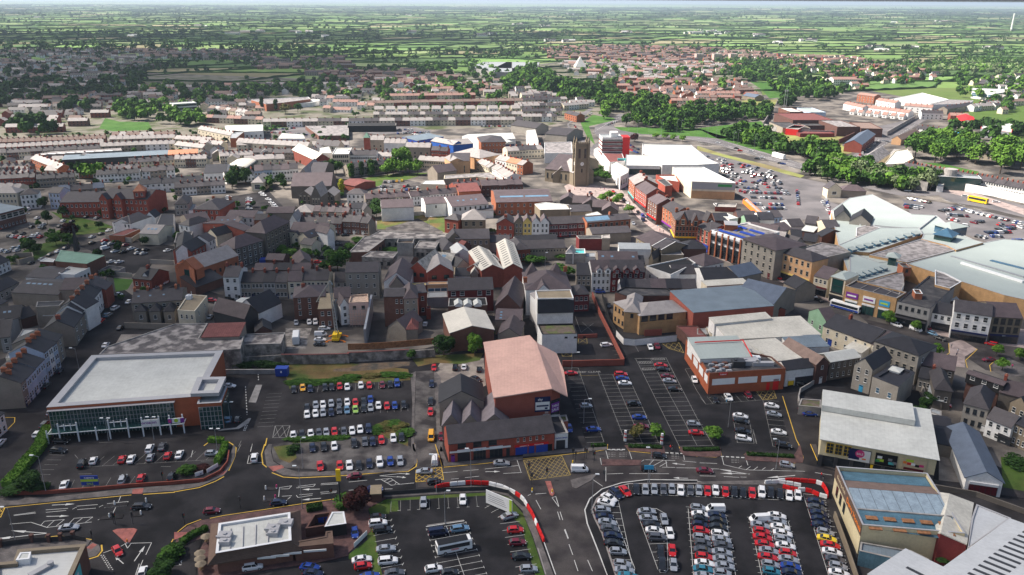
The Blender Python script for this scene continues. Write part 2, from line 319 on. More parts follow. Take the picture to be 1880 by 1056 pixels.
 if sky and roof!='f':
  for u,v,sw,sh in sky:
   k=MB()
   if roof in'gm':dd=D/2 if roof=='g' else D;s=Rz/dd;f=lambda x,t:(x,t*dd,H+s*t*dd+.1);pts=[f(u*L-sw/2,v-sh/2/dd),f(u*L+sw/2,v-sh/2/dd),f(u*L+sw/2,v+sh/2/dd),f(u*L-sw/2,v+sh/2/dd)]
   else:
    s=Rz/(L/2)
    if v>=0:f=lambda y,t:(t*L/2,y,H+s*t*L/2+.1)
    else:f=lambda y,t:(L--t*L/2,y,H+s*-t*L/2+.1)
    q=sh/2/(L/2);pts=[f(u*D+sw/2,v-q),f(u*D-sw/2,v-q),f(u*D-sw/2,v+q),f(u*D+sw/2,v+q)]
    if v<0:pts=pts[::1]
   k.poly(pts);lo=[(p[0],p[1],p[2]-.12)for p in pts]
   for i in range(4):k.poly([lo[i],lo[(i+1)%4],pts[(i+1)%4],pts[i]])
   k.build('skylight',sky_mat[0],ro)
 return(root,L,D)
sky_mat=['glass_sky']
def row(desc,A,B,n,D,H,Rz=2.8,walls=('rgr',),roofs=('slate',),win=(('F',2,2),),chim=(1,),group=None,name='terraced_house',z=None,dv=.12,end='left-hand',doors=None,cat='house',chm='bre',wf=None,**kw):
 z=H if z is None else z;a=P(*A,z);c=P(*B,z)
 for i in range(n):p,q=(a.lerp(c,i/n),a.lerp(c,(i+1)/n));hh=H+random.choice((-1,0,1))*dv;wl=walls[i%len(walls)];lb=f"{wallword(wl)} house, {ORD[i]} from {end.replace('-hand', '')} in {desc}" if n>1 else f'{wallword(wl)} house, {desc}';lb=trimlb(lb);fake=bldxy(name,lb,cat,p,q,D,hh,Rz,wall=wl,roofm=roofs[(i*7+3)%len(roofs)]if len(roofs)>1 else roofs[0],win=win,chim=chim if i%1==0 else(),group=group or'houses of '+desc,ox=0,chm=chm,doors=doors if doors is not None else(('F',1.1,random.choice(['c_red','c_navy','c_black','c_green','hwh'])),),**kw)
def bldxy(name,label,cat,p,q,D,H,Rz,**kw):
 global P;P0=P
 try:P=lambda a,b,h=0:Vector((a,b));return bld(name,label,cat,(p.x,p.y),(q.x,q.y),D,H,Rz,**kw)
 finally:P=P0
def wallword(k):k={'rwh':'white','rcr':'cream','rgr':'grey','rst':'stone','rpe':'pebble','rbl':'blue','rpc':'peach','bre':'red','bor':'orange','bbr':'brown','bdk':'dark','bbt':'bright','bbf':'buff','bma':'maroon'}.get(k,k).replace('render_','').replace('brick_','');return{'white':'white rendered','cream':'cream rendered','grey':'grey rendered','stone':'stone coloured','pebble':'brown pebbledashed','blue':'pale blue','green':'green painted','pink':'pink rendered','yellow':'yellow painted','peach':'peach rendered','red':'red brick','orange':'orange brick','brown':'brown brick','dark':'dark brick','bright':'bright red brick','buff':'buff brick','maroon':'maroon','tdk':'dark stone','tgr':'grey stone','tsa':'sand coloured'}.get(k,'grey')
def flat(name,label,cat,pts,H,wall='rwh',deck='ffe',par=.4,cop='concrete',z=None,group=None,win=(),base=.0,copw=.3,doors=()):
 z=H if z is None else z;q=[P(*p,z)for p in pts];n=len(q);ar=sum((q[i].x*q[(i+1)%n].y-q[(i+1)%n].x*q[i].y for i in range(n)));cx=sum((p.x for p in q))/n;cy=sum((p.y for p in q))/n;idx=list(range(n))
 if ar<0:q=q[::-1];idx=idx[::-1]
 e0=q[1]-q[0];ang=atan2(e0.y,e0.x);root=thing(name,label,cat,cx,cy,ang,group);ca,sa=(cos(-ang),sin(-ang));l=[Vector(((p.x-cx)*ca-(p.y-cy)*sa,(p.x-cx)*sa+(p.y-cy)*ca))for p in q]
 def inset(d):
  out=[]
  for i in range(n):p0,p1,p2=(l[i-1],l[i],l[(i+1)%n]);a=(p1-p0).normalized();b=(p2-p1).normalized();na=Vector((-a.y,a.x));nb=Vector((-b.y,b.x));k=1+na.dot(nb);out.append(p1+(na+nb)*(d/max(k,.3)))
  return out
 li=inset(copw);b=MB();k=0
 for i in range(n):j=(i+1)%n;b.poly([(*l[i],base),(*l[j],base),(*l[j],H),(*l[i],H)]);b.poly([(*li[j],H-par),(*li[i],H-par),(*li[i],H),(*li[j],H)],1)
 b.build('wall',[wall,cop],root);d=MB();d.poly([(*p,H-par+.01)for p in li]);d.build('roof',deck,root);lo,lii=(inset(-.06),inset(copw+.05));c=MB()
 for i in range(n):j=(i+1)%n;c.poly([(*lo[i],H+.08),(*lo[j],H+.08),(*lii[j],H+.08),(*lii[i],H+.08)]);c.poly([(*lo[i],H),(*lo[j],H),(*lo[j],H+.08),(*lo[i],H+.08)]);c.poly([(*lii[j],H),(*lii[i],H),(*lii[i],H+.08),(*lii[j],H+.08)]);c.poly([(*lo[j],H),(*lo[i],H),(*lii[i],H),(*lii[j],H)])
 c.build('parapet_coping',cop,root)
 def edge(ei):
  for i in range(n):
   s={idx[i],idx[(i+1)%n]}
   if s=={ei,(ei+1)%n}:return(l[i],l[(i+1)%n])
 root_edges=edge
 for ei,rows,cols,o in win:
  a,c2=edge(ei);v=c2-a;ln=v.length;an=atan2(v.y,v.x);me=wim(o.get('s','w'));z0=o.get('z0',0);z1=o.get('z1',H-.6);x0=o.get('x0',.4);x1=o.get('x1',ln-.4);sp=(x1-x0)/cols;fh=(z1-z0)/rows;ww=o.get('w',min(1.3,sp*.5));wh=o.get('h',min(1.7,fh*.55))
  for r in range(rows):
   for c_ in range(cols):t=a+v*((x0+(c_+.5)*sp)/ln);put(me,'window',root,(t.x,t.y,z0+r*fh+(fh-wh)*.55),an,(ww,1,wh))
 return(root,edge)
def panel(root,a,v,x0,x1,z0,z1,m,name='panel',off=.05,th=.06):an=atan2(v.y,v.x);b=MB();b.box(x0,-off-th,z0,x1,-off+.0,z1,bottom=1);o=b.build(name,m,root);o.location=(a.x,a.y,0);o.rotation_euler=(0,0,an);return o
def wallrun(name,label,pts,h,m,t=.3,cat='wall',z=.0,cop=None,zb=.0):
 q=[P(*p,z)for p in pts];o=q[0];root=thing(name,label,cat,o.x,o.y)if cop else None;b=MB();c=MB()
 for i in range(len(q)-1):
  a,e=q[i]-o,q[i+1]-o;d=(e-a).normalized();nn=Vector((-d.y,d.x))*t/2;a2=a-d*(t/2-.003*i if i else 0);e2=e+d*(t/2-.003*i if i<len(q)-2 else 0);b.prism([a2-nn,e2-nn,e2+nn,a2+nn],zb,h+.003*i)
  if cop:n2=nn*1.4;c.prism([a2-n2,e2-n2,e2+n2,a2+n2],h+.003*i+.004,h+.1+.003*i,bottom=1)
 if cop:b.build('wall_body',m,root);c.build('coping',cop,root);return root
 ob=b.build(name,m);ob.location=(o.x,o.y,0);return tag(ob,label,cat)
_tt={}
def crown_mesh(seed,n,leaf,m,shape='round'):
 k=(seed,n,leaf,m,shape)
 if k in _tt:return _tt[k]
 rd=random.Random(seed*77+n);v=[];f=[];lobes=[]
 for i in range(9 if shape!='col' else 5):
  a=rd.uniform(0,6.28);r_=rd.uniform(.15,.55);zz=rd.uniform(-.45,.5)
  if shape=='col':r_*=.3;zz=-.7+i*.33
  lobes.append((cos(a)*r_,sin(a)*r_,zz,rd.uniform(.38,.6)*(1 if shape!='col' else .9)))
 for i in range(n):
  lx,ly,lz,lr=lobes[i%len(lobes)]
  while True:
   d=Vector((rd.gauss(0,1),rd.gauss(0,1),rd.gauss(0,1)))
   if d.length>.1:break
  d.normalize()
  if d.z<-.5:d.z*=-.6
  rr=lr*(1-abs(rd.gauss(0,.14)));c=Vector((lx,ly,lz))+d*rr;nn=(d+Vector((rd.gauss(0,.5),rd.gauss(0,.5),rd.gauss(0,.5)+.25))).normalized();a=nn.orthogonal().normalized();b=nn.cross(a);t=rd.uniform(0,6.28);a,b=(a*cos(t)+b*sin(t),b*cos(t)-a*sin(t));s=leaf*rd.uniform(.6,1.35);q=len(v);v+=[tuple(c-a*s),tuple(c+b*s*.7+nn*s*.2),tuple(c+a*s),tuple(c-b*s*.75)];f.append((q,q+1,q+2,q+3))
 me=bpy.data.meshes.new('crown');me.from_pydata(v,[],f);me.materials.append(M(m));me.update();_tt[k]=me;return me
_tr={}
def trunk_mesh(seed):
 if seed in _tr:return _tr[seed]
 rd=random.Random(seed);b=MB();b.bar((0,0,0),(.02,0,.42),.045,0,7,.03)
 for i in range(5):a=i*1.26+rd.uniform(0,.5);b.bar((.02,0,.3+.05*i),(.02+cos(a)*.28,sin(a)*.28,.62+.05*i),.022,0,5,.008)
 b.bar((.02,0,.4),(0,0,.9),.03,0,6,.01);me=b.mesh('trunk','bark');_tr[seed]=me;return me
def tree(px,py,h,r,m='ldk',label=None,lod=2,shape='round',group=None,name='tree',cat='tree',at=None,low=.18):p=P(px,py)if at is None else at;s=random.randint(0,4);n,lf={3:(2600,.085),2:(1100,.12),1:(420,.19),0:(170,.27)}[lod];root=thing(name,label or f'{m} tree',cat,p.x,p.y,random.uniform(0,6.28),group);hc=h*(1-low)/2;put(crown_mesh(s,n,lf,m,shape),'crown',root,(0,0,h-hc*1),0,(r*1.1,r*1.1,hc*1.02));put(trunk_mesh(s),'trunk',root,None,0,(h*.6,h*.6,h*.95));return root
def bush(px,py,h,r,m='ldk',label='bush',ry=None,rz=0,group=None,name='bush',cat='bush',lod=2):p=P(px,py);n,lf={3:(1800,.09),2:(800,.13),1:(300,.2)}[lod];o=put(crown_mesh(random.randint(0,4),n,lf,m),name,None,(p.x,p.y,h*.42),rz,(r*1.2,(ry or r)*1.2,h*.62));return tag(o,label,cat,group)
def hedge(name,label,pts,h,w,m='lmi',dens=26,cat='hedge'):
 q=[P(*p)for p in pts];o=q[0];v=[];f=[];rd=random.Random(len(label));b=MB()
 for i in range(len(q)-1):
  a,e=q[i]-o,q[i+1]-o;L=(e-a).length;d=(e-a)/L;nn=Vector((-d.y,d.x))
  for k in range(int(L*dens*(w+h)*.9)):
   t=rd.uniform(0,L);u=rd.uniform(-.5,.5);zz=rd.uniform(.05,1);j=rd.random()
   if j<.5:zz=1-abs(rd.gauss(0,.06))
   else:u=copysign(.5-abs(rd.gauss(0,.05)),u)
   c=Vector((*a+d*t+nn*u*w,zz*h));s=.17*rd.uniform(.6,1.4);n3=Vector((rd.gauss(0,1),rd.gauss(0,1),rd.gauss(0,1)+.6)).normalized();aa=n3.orthogonal().normalized();bb=n3.cross(aa);b.poly([c-aa*s,c+bb*s,c+aa*s,c-bb*s])
  n2=nn*w*.42;b.prism([a-n2,e-n2,e+n2,a+n2],0,h*.9)
 ob=b.build(name,m);ob.location=(o.x,o.y,0);return tag(ob,label,cat)
CT=dict(hatchback=(2,.95,.3,-1.3,-1.85,-2,1.46,.92,.8,.98,.86),saloon=(2.25,1.05,.35,-.95,-1.7,-2.28,1.43,.92,.8,.98,.89),suv=(2.25,1.15,.55,-1.7,-2.12,-2.25,1.66,1.05,.98,1.1,.92),estate=(2.3,1.1,.45,-1.75,-2.2,-2.32,1.47,.92,.82,.95,.89),van=(2.35,1.75,1.15,-2.25,-2.33,-2.36,1.95,1.1,1,1.1,.93),coupe=(2.15,.85,.2,-.85,-1.7,-2.15,1.35,.9,.78,.92,.89))
_ct={}
def cbo(kind,col):
 k=(kind,col)
 if k in _ct:return _ct[k]
 xf,xw,xr,xb,xg,xt,hr,zb,zh,zt,hw=CT[kind];b=MB();st=[(xt,.45,zt-.25,hw*.8),(xt+.12,.3,zt-.06,hw*.9),(xg,.25,zt,hw*.96),(xb,.22,zb+.02,hw),(0,.22,zb,hw),(xw,.22,zb-.02,hw*.985),((xw+xf)/2,.22,zh,hw*.97),(xf-.22,.26,zh-.12,hw*.9),(xf,.4,zh-.28,hw*.72)];rings=[]
 for x,z0,z1,h_ in st:y=[(-h_*.9,z0),(-h_,z0+(z1-z0)*.35),(-h_*.99,z1-.12),(-h_*.9,z1),(h_*.9,z1),(h_*.99,z1-.12),(h_,z0+(z1-z0)*.35),(h_*.9,z0)];rings.append([len(b.v)+i for i in range(8)]);b.v+=[(x,a,c)for a,c in y]
 for r0,r1 in zip(rings,rings[1:]):
  for i in range(8):j=(i+1)%8;b.f.append((r0[i],r0[j],r1[j],r1[i]));b.m.append(0)
 b.f.append(tuple(rings[0][::-1]));b.f.append(tuple(rings[-1]));b.m+=[0,0];rw=hw*.72;z=hr;n0=len(b.v);top=[(xb,-rw,z-.03),(xr,-rw,z-.04),(xr,rw,z-.04),(xb,rw,z-.03)];mid=[(xb+.2,-rw*.82,z),(xr-.25,-rw*.82,z),(xr-.25,rw*.82,z),(xb+.2,rw*.82,z)];b.poly(mid)
 for i in range(4):j=(i+1)%4;b.poly([top[i],top[j],mid[j],mid[i]])
 be=[(xg,-hw*.88,zt-.02),(xw,-hw*.88,zb-.03),(xw,hw*.88,zb-.03),(xg,hw*.88,zt-.02)]
 for i,j in((0,0),(1,1),(2,2),(3,3)):b.bar(be[i],top[j],.05,0,4,.04)
 for s in(-1,1):b.bar((0-.15,s*hw*.9,zb),(-.2,s*rw*1.01,z-.04),.04,0)
 if kind=='van':
  for s in(-1,1):b.poly([(xg+.05,s*hw*.91,zb-.05),(.7,s*hw*.91,zb-.05),(.65,s*rw*1.06,z-.05),(xb,s*rw*1.06,z-.05)][::s])
  b.poly([(xg-.03,-hw*.88,zb-.05),(xb-.03,-rw,z-.05),(xb-.03,rw,z-.05),(xg-.03,hw*.88,zb-.05)])
 for s in(-1,1):b.box(xw-.18,s*(hw+.04)-.1,zb+.0,xw-.02,s*(hw+.04)+.1,zb+.14,0,bottom=1)
 me=b.mesh('body',[col]);_ct[k]=me;return me
def car_glass(kind):
 k=('g',kind)
 if k in _ct:return _ct[k]
 xf,xw,xr,xb,xg,xt,hr,zb,zh,zt,hw=CT[kind];b=MB();rw=hw*.71;lo=[(xg,-hw*.87,zt-.05),(xw,-hw*.87,zb-.06),(xw,hw*.87,zb-.06),(xg,hw*.87,zt-.05)];hi=[(xb,-rw,hr-.05),(xr,-rw,hr-.06),(xr,rw,hr-.06),(xb,rw,hr-.05)]
 for i in range(4):j=(i+1)%4;b.poly([lo[i],lo[j],hi[j],hi[i]])
 me=b.mesh('cabin_glass',['car_glass']);_ct[k]=me;return me
def whe():
 if'w' in _ct:return _ct['w']
 b=MB();n=12
 for y0,y1,r,mi in((-.1,.1,.32,0),(-.115,-.1,.2,1),(.1,.115,.2,1)):
  k=len(b.v)
  for y in(y0,y1):b.v+=[(cos(6.283*i/n)*r,y,sin(6.283*i/n)*r)for i in range(n)]
  for i in range(n):j=(i+1)%n;b.f.append((k+i,k+n+i,k+n+j,k+j));b.m.append(mi)
  b.f.append(tuple(range(k,k+n)));b.f.append(tuple(range(k+2*n-1,k+n-1,-1)));b.m+=[mi,mi]
 _ct['w']=b.mesh('wheel',['tyre','steel']);return _ct['w']
def lampbox(nm,col):
 if nm in _ct:return _ct[nm]
 b=MB();b.box(-.07,-.17,-.07,.07,.17,.07,bottom=1);_ct[nm]=b.mesh(nm,col);return _ct[nm]
def far_car_mesh(kind,col):
 k=('far',kind,col)
 if k in _ct:return _ct[k]
 me=cbo(kind,'car_'+col);b=MB();b.v=[tuple(v.co)for v in me.vertices];b.f=[tuple(p.vertices)for p in me.polygons];b.m=[0]*len(b.f);g=car_glass(kind);n=len(b.v);b.v+=[tuple(v.co)for v in g.vertices];b.f+=[tuple((i+n for i in p.vertices))for p in g.polygons];b.m+=[1]*len(g.polygons);xf=CT[kind][0];hw=CT[kind][-1]
 for x in(xf-.75,-xf+.75):
  for s in(-1,1):b.bar((x,s*(hw-.14),.31),(x,s*(hw+.015),.31),.3,2,8)
 me=b.mesh('car',['car_'+col,'car_glass','tyre']);_ct[k]=me;return me
NCAR=[0]
def car(px,py,hx,hy,col,kind,label,group=None,name=None,full=None,at=None,ang=None,z=0):
 p=P(px,py,.75)if at is None else at
 if ang is None:q=P(px+hx,py+hy,.75)-P(px,py,.75);ang=atan2(q.y,q.x)
 full=(2 if py>660 else 1 if py>560 else 0)if full is None else full;NCAR[0]+=1;name=name or{'van':'parked_van'}.get(kind,'parked_car')
 if full==0:o=put(far_car_mesh(kind,col),name,None,(p.x,p.y,z),ang);return tag(o,label,'van' if kind=='van' else'car',group)
 root=thing(name,label,'van' if kind=='van' else'car',p.x,p.y,ang,group,z);put(cbo(kind,'car_'+col),'body',root);put(car_glass(kind),'cabin_glass',root);xf,*_a,hw=CT[kind];xt=CT[kind][5];zh=CT[kind][8];zt=CT[kind][9]
 for x in(xf-.78,xt+.78):
  for s in(-1,1):put(whe(),'wheel',root,(x,s*(hw-.09),.32))
 if full==2:
  for s in(-1,1):put(lampbox('headlight','lamp_glass'),'headlight',root,(xf-.11,s*hw*.62,zh-.26));put(lampbox('tail_light','tail_lamp'),'tail_light',root,(xt+.03,s*hw*.68,zt-.3))
 return root
KW=dict(h='hatchback',s='saloon',u='suv',e='estate',v='van',c='coupe')
def lamp(px,py,h,ax,label,double=False,group='street lamps',m='mgr'):
 p=P(px,py);root=thing('street_lamp',label,'street lamp',p.x,p.y,0,group);b=MB();b.bar((0,0,0),(0,0,1.2),.13,0,6);b.bar((0,0,1.2),(0,0,h),.085,0,6,.055);b.build('pole',m,root)
 for s in(1,-1)if double else(1,):c=MB();c.bar((0,0,h-.05),(ax*s,0,h+.35),.045);c.build('arm',m,root);g=MB();k=ax*s*1;sg=1 if ax*s>0 else-1;g.box(min(k,k+sg*.95),-.22,h+.28,max(k,k+sg*.95),.22,h+.46,bottom=1);g.build('lamp_head','lamp_glass',root)
 return root
def tlight(px,py,label):
 p=P(px,py);root=thing('traffic_light',label,'traffic light',p.x,p.y,random.uniform(0,3),'traffic lights at junction');b=MB();b.bar((0,0,0),(0,0,3.3),.07,0,6);b.build('pole','mdk',root);c=MB();c.box(-.2,-.18,2.3,.2,.18,3.35,bottom=1);c.box(-.36,.02,2.2,.36,.06,3.45,bottom=1);k=c.build('signal_head','mdk',root)
 for i,m in enu(('c_green','c_orange','c_red')):g=MB();g.bar((0,-.19,2.48+.32*i),(0,-.24,2.48+.32*i),.1,0,8);g.build('signal_lens',m,k)
def bollard(px,py,label,m='c_yellow',h=1):p=P(px,py);root=thing('bollard',label,'bollard',p.x,p.y,0,'traffic island bollards');b=MB();b.bar((0,0,0),(0,0,h*.35),.22,0,8);b.build('base','c_white',root);b=MB();b.bar((0,0,h*.35),(0,0,h),.2,0,8,.16);b.build('lit_body',m,root)
_pm={}
def person_mesh(top,legs,skin='skin'):
 k=(top,legs)
 if k in _pm:return _pm[k]
 me=bpy.data.meshes.new('p');V=[(0,0,.95),(0,.0,1.2),(0,.01,1.42),(0,.02,1.53),(0,.04,1.66),(-.1,0,.9),(-.11,.13,.5),(-.11,.05,.06),(-.11,.2,.03),(.1,0,.9),(.11,-.08,.5),(.11,-.28,.09),(.11,-.14,.03),(-.2,0,1.4),(-.25,-.07,1.12),(-.23,.08,.88),(.2,0,1.4),(.25,.08,1.12),(.23,.2,.9)];Ed=[(0,1),(1,2),(2,3),(3,4),(0,5),(5,6),(6,7),(7,8),(0,9),(9,10),(10,11),(11,12),(2,13),(13,14),(14,15),(2,16),(16,17),(17,18)]
 rad=[.15,.15,.16,.065,.105,.1,.07,.05,.045,.1,.07,.05,.045,.07,.05,.035,.07,.05,.035];me.from_pydata(V,Ed,[]);o=bpy.data.objects.new('p',me);C.objects.link(o);md=o.modifiers.new('s','SKIN');md.use_smooth_shade=True
 for i,sv in enu(me.skin_vertices[0].data):sv.radius=(rad[i],rad[i]*.8);sv.use_root=i==0
 o.modifiers.new('b','SUBSURF').levels=1;dg=bpy.context.evaluated_depsgraph_get();dg.update();m2=bpy.data.meshes.new_from_object(o.evaluated_get(dg));bpy.data.objects.remove(o);m2.materials.clear()
 for q in(top,legs,skin,'c_black'):m2.materials.append(M(q))
 for p in m2.polygons:c=p.center;p.material_index=2 if c.z>1.5 else 3 if c.z<.09 else 1 if c.z<.95 and abs(c.x)<.2 else 2 if abs(c.x)>.2 and c.z<.95 else 0
 _pm[k]=m2;return m2
def person(px,py,top,legs,label,rz=0,group='people walking in town'):p=P(px,py);o=put(person_mesh(top,legs),'person',None,(p.x,p.y,.06),rz);tag(o,label,'person',group);b=MB();b.bar((0,.05,1.66),(0,.03,1.8),.115,0,7,.06);b.build('hair','hair',o);return o
MK={}
def mark(pts,w=.12,m='pwh',z=.045,dash=None):b=MK.setdefault(m,MB());q=[P(*p)for p in pts];_line(b,q,w,z,dash)
def _line(b,q,w,z,dash=None):
 rem=0;on=True
 for i in range(len(q)-1):
  a,e=q[i],q[i+1];L=(e-a).length
  if L<.01:continue
  d=(e-a)/L;n=Vector((-d.y,d.x))*w/2
  if not dash:segs=[(-w*.3,L+w*.3)]if len(q)>2 else[(0,L)]
  else:
   segs=[];t=0
   while t<L:segs.append((t,min(t+dash[0],L)));t+=dash[0]+dash[1]
  for s,t in segs:p0,p1=a+d*s,a+d*t;zz=z+.0005*(i%5);b.poly([(*p0-n,zz),(*p1-n,zz),(*p1+n,zz),(*p0+n,zz)])
def bays(A,B,n,dep,side=1,w=.1,m='pwo',tick=False,back=False,skip=(),dl=.0):
 a,c=(P(*A),P(*B));d=c-a;L=d.length;d/=L;nn=Vector((-d.y,d.x))*side;b=MK.setdefault(m,MB())
 for i in range(n+1):
  p=a+d*L*i/n;q=p+nn*dep+d*dl;_line(b,[p,q],w,.045)
  if tick:_line(b,[q-d*.4,q+d*.4],w,.048)
 if back:_line(b,[a,c],w,.05)
 return d
def arrow(px,py,tx,ty,ln=4,m='pwh'):a=P(px,py);d=(P(tx,ty)-a).normalized();n=Vector((-d.y,d.x));b=MK.setdefault(m,MB());_line(b,[a,a+d*ln*.62],.22,.046);h=a+d*ln*.6;b.poly([(*h+n*.45,.047),(*h-n*.45,.047),(*h+d*ln*.4,.047)])
def fixup():
 for k,b in MK.items():
  me=b.mesh('road_markings',k);o=put(me,'yellow_road_markings' if'yellow' in k else'road_markings');tag(o,kind='structure');import bmesh;bm=bmesh.new();bm.from_mesh(me)
  for f in bm.faces:
   if f.normal.z<0:f.normal_flip()
  bm.to_mesh(me);bm.free()
def groundtext(txt,px,py,dx,dy,size,m='pwh',wx=1):a=P(px,py);d=P(px+dx,py+dy)-a;o=lett(txt,None,(a.x,a.y,.05),(0,0,atan2(d.y,d.x)),size,m,name='road_lettering',ext=.0,wx=wx);return tag(o,kind='structure')
def shell(name,label,cat,V,faces,outline,wall='rgr',roofm='slate',th=.25,kind=None):
 q=[(*P(v[0],v[1],v[2]),v[2])for v in V];ox,oy=q[outline[0]][:2];q=[(a-ox,b-oy,c)for a,b,c in q];root=thing(name,label,cat,ox,oy);r=MB()
 for f in faces:
  p=[Vector(q[i])for i in f];n=(p[1]-p[0]).cross(p[2]-p[0])
  if n.z<0:p=p[::-1]
  r.poly([x+Vector((0,0,.05))for x in p])
 n=len(outline)
 for i in range(n):a,b=(q[outline[i]],q[outline[(i+1)%n]]);r.poly([(a[0],a[1],a[2]-th),(b[0],b[1],b[2]-th),(b[0],b[1],b[2]+.05),(a[0],a[1],a[2]+.05)])
 r.build('roof',roofm,root);cx=sum((q[i][0]for i in outline))/n;cy=sum((q[i][1]for i in outline))/n;w=MB();f=lambda a:(a[0]+(cx-a[0])*.012,a[1]+(cy-a[1])*.012)
 for i in range(n):a,b=(q[outline[i]],q[outline[(i+1)%n]]);w.poly([(*f(a),0),(*f(b),0),(*f(b),b[2]-.03),(*f(a),a[2]-.03)])
 w.build('wall',wall,root);return root
def sheet(name,pts,m,z=.0,kind='structure',label=None):
 from mathutils.geometry import tessellate_polygon;q=[(*P(*p),z)for p in pts];b=MB();b.v=q
 for t in tessellate_polygon([[Vector(p)for p in q]]):
  a,c,d=[Vector(q[i])for i in t]
  if(c-a).cross(d-a).z<0:t=(t[0],t[2],t[1])
  b.f.append(tuple(t));b.m.append(0)
 return tag(b.build(name,m),kind=kind)
def _pt(s,t=None):
 """'c012 34' -> tile function and its numbers"""
 if s[:1].isalpha():t,s=s.split(' ',1)
 return(t,[float(x)for x in s.split()])
def _win(s):
 o=[]
 for w in s.split():
  p=w.split(',');d={}
  for q in p[3:]:k,v=q.split('=');d[k]=_num(v)
  o.append((p[0],_num(p[1]),_num(p[2]),d))
 return tuple(o)
def _kw(f,i):return eval('dict('+f[i]+')')if len(f)>i and f[i]else{}
def _num(x):
 try:return float(x)if'.' in x else int(x)
 except ValueError:return x
def tbl(text):
 """one line per object, fields split by |: name, label, category, photo points, size and materials, windows, options"""
 G=globals()
 for ln in text.strip().split('\n'):
  f=ln.split('|')
  if len(f)==1:kind=ln;continue
  if kind in('bld','flat')and(not f[2]):f[2]=f[0].split('_')[-1]
  if kind=='bld':
   a,b,d=f[3].split(';');t,a=_pt(a);tb,b=_pt(b,t)
   if d[0]=='@':td,d=_pt(d[1:],t);d=G[td](*d)
   else:d=float(d)
   h,r,ro,w,rm=f[4].split();k=_kw(f,6)
   if len(f)>5 and f[5]:k['win']=_win(f[5])
   bld(f[0],f[1],f[2],G[t](*a),G[tb](*b),d,float(h),float(r),ro,wall=w,roofm=rm,**k)
  elif kind=='flat':t,a=_pt(f[3]);v=f[4].split();flat(f[0],f[1],f[2],G[t](*a),float(v[0]),*[_num(x)for x in v[1:]],**_kw(f,5))
  elif kind=='farrow':a,b=f[1].split(';');t,a=_pt(a);tb,b=_pt(b,t);v=[float(x)for x in f[2].split()];farrow(f[0],G[t](*a),G[tb](*b),int(v[0]),*v[1:],walls=tuple(f[3].split()),roofs=tuple(f[4].split()),**_kw(f,5))
  elif kind=='cars':
   it=[]
   for w in f[2].split():w=w.split(',');v=[float(x)for x in w[2:]];it.append((v[0],v[1],w[0],w[1],*v[2:]))
   cars(f[0],G[f[1]],it,tuple((float(x)for x in f[3].split(',')))if len(f)>3 and f[3]else(2,20),**_kw(f,4))
  elif kind in('sheet','raised','wallrun'):
   w=kind=='wallrun';q=[]
   for x in f[1+w].split(';'):t,a=_pt(x);q=q+G[t](*a)
   v=[_num(x)for x in f[2+w].split()]if len(f)>2+w else[];G[kind](*f[:1+w],q,*v,**_kw(f,3+w))
  elif kind=='tree':m=f[0].rsplit(' ',1);t,v=_pt(m[0]);tree(*G[t](*v[:2]),v[2],v[3],m[1],f[1],**_kw(f,2))
# ---- ground ----
class PX(tuple):
 def __add__(s,o):return[tuple(s)]+([tuple(o)]if isinstance(o,PX)else list(o))
 def __radd__(s,o):return list(o)+[tuple(s)]
def _tile(ox,oy,s):
 def f(*a):p=[(ox+a[i]/s,oy+a[i+1]/s)for i in range(0,len(a),2)];return PX(p[0])if len(p)==1 else p
 return f
a0,a1,a2,a3,a4,a5=[_tile(x,816,4.4)for x in(0,320,640,960,1280,1560)]
b0,b1,b2,b3,b4,b5=[_tile(x,580,4.4)for x in(0,320,640,960,1280,1560)]
c0,c1,c2,c3,c4,c5=[_tile(x,350,4.4)for x in(0,320,640,960,1280,1560)]
d0,d1,d2,d3,d4,d5=[_tile(x,160,5.281)for x in(0,320,640,960,1280,1560)]
e0,e1,e2,e3=[_tile(x,0,2.64)for x in(0,460,930,1400)]
f1,f2,f3,f4=(_tile(450,380,3.772),_tile(900,380,3.772),_tile(1350,380,3.547),_tile(460,600,2.316))
def raised(name,pts,m='paving',h=.12,zk=.0):b=MB();b.prism([tuple(P(*p))for p in pts],0,h,0);o=b.build(name,m);return tag(o,kind='structure')
mat2('far_grass',(.075,.125,.028),(.11,.15,.045),.004,var=.25,fine=.05)
b=MB()
b.poly([(-45000,-3000,-.06),(45000,-3000,-.06),(45000,60000,-.06),(-45000,60000,-.06)])
tag(b.build('ground','far_grass'),kind='structure')
FC=[(.12,.2,.06),(.14,.23,.07),(.09,.16,.05),(.17,.24,.09),(.11,.17,.06),(.19,.24,.11),(.07,.12,.045),(.24,.22,.13),(.13,.2,.06),(.15,.25,.08)]
fm=bpy.data.materials.new('field_colours')
fm.use_nodes=True
_n=fm.node_tree.nodes
_l=fm.node_tree.links
va=_n.new('ShaderNodeVertexColor')
va.layer_name='field'
nz=_n.new('ShaderNodeTexNoise')
nz.inputs['Scale'].default_value=.02
nz.inputs['Detail'].default_value=5
ge=_n.new('ShaderNodeNewGeometry')
_l.new(ge.outputs['Position'],nz.inputs['Vector'])
mr=_n.new('ShaderNodeMapRange')
mr.inputs[3].default_value=.7
mr.inputs[4].default_value=1.35
_l.new(nz.outputs['Fac'],mr.inputs[0])
cb=_n.new('ShaderNodeCombineXYZ')
for i in range(3):_l.new(mr.outputs[0],cb.inputs[i])
mx=_n.new('ShaderNodeMixRGB')
mx.blend_type='MULTIPLY'
mx.inputs[0].default_value=1
_l.new(va.outputs[0],mx.inputs[1])
_l.new(cb.outputs[0],mx.inputs[2])
_l.new(mx.outputs[0],_n['Principled BSDF'].inputs['Base Color'])
_n['Principled BSDF'].inputs['Roughness'].default_value=1
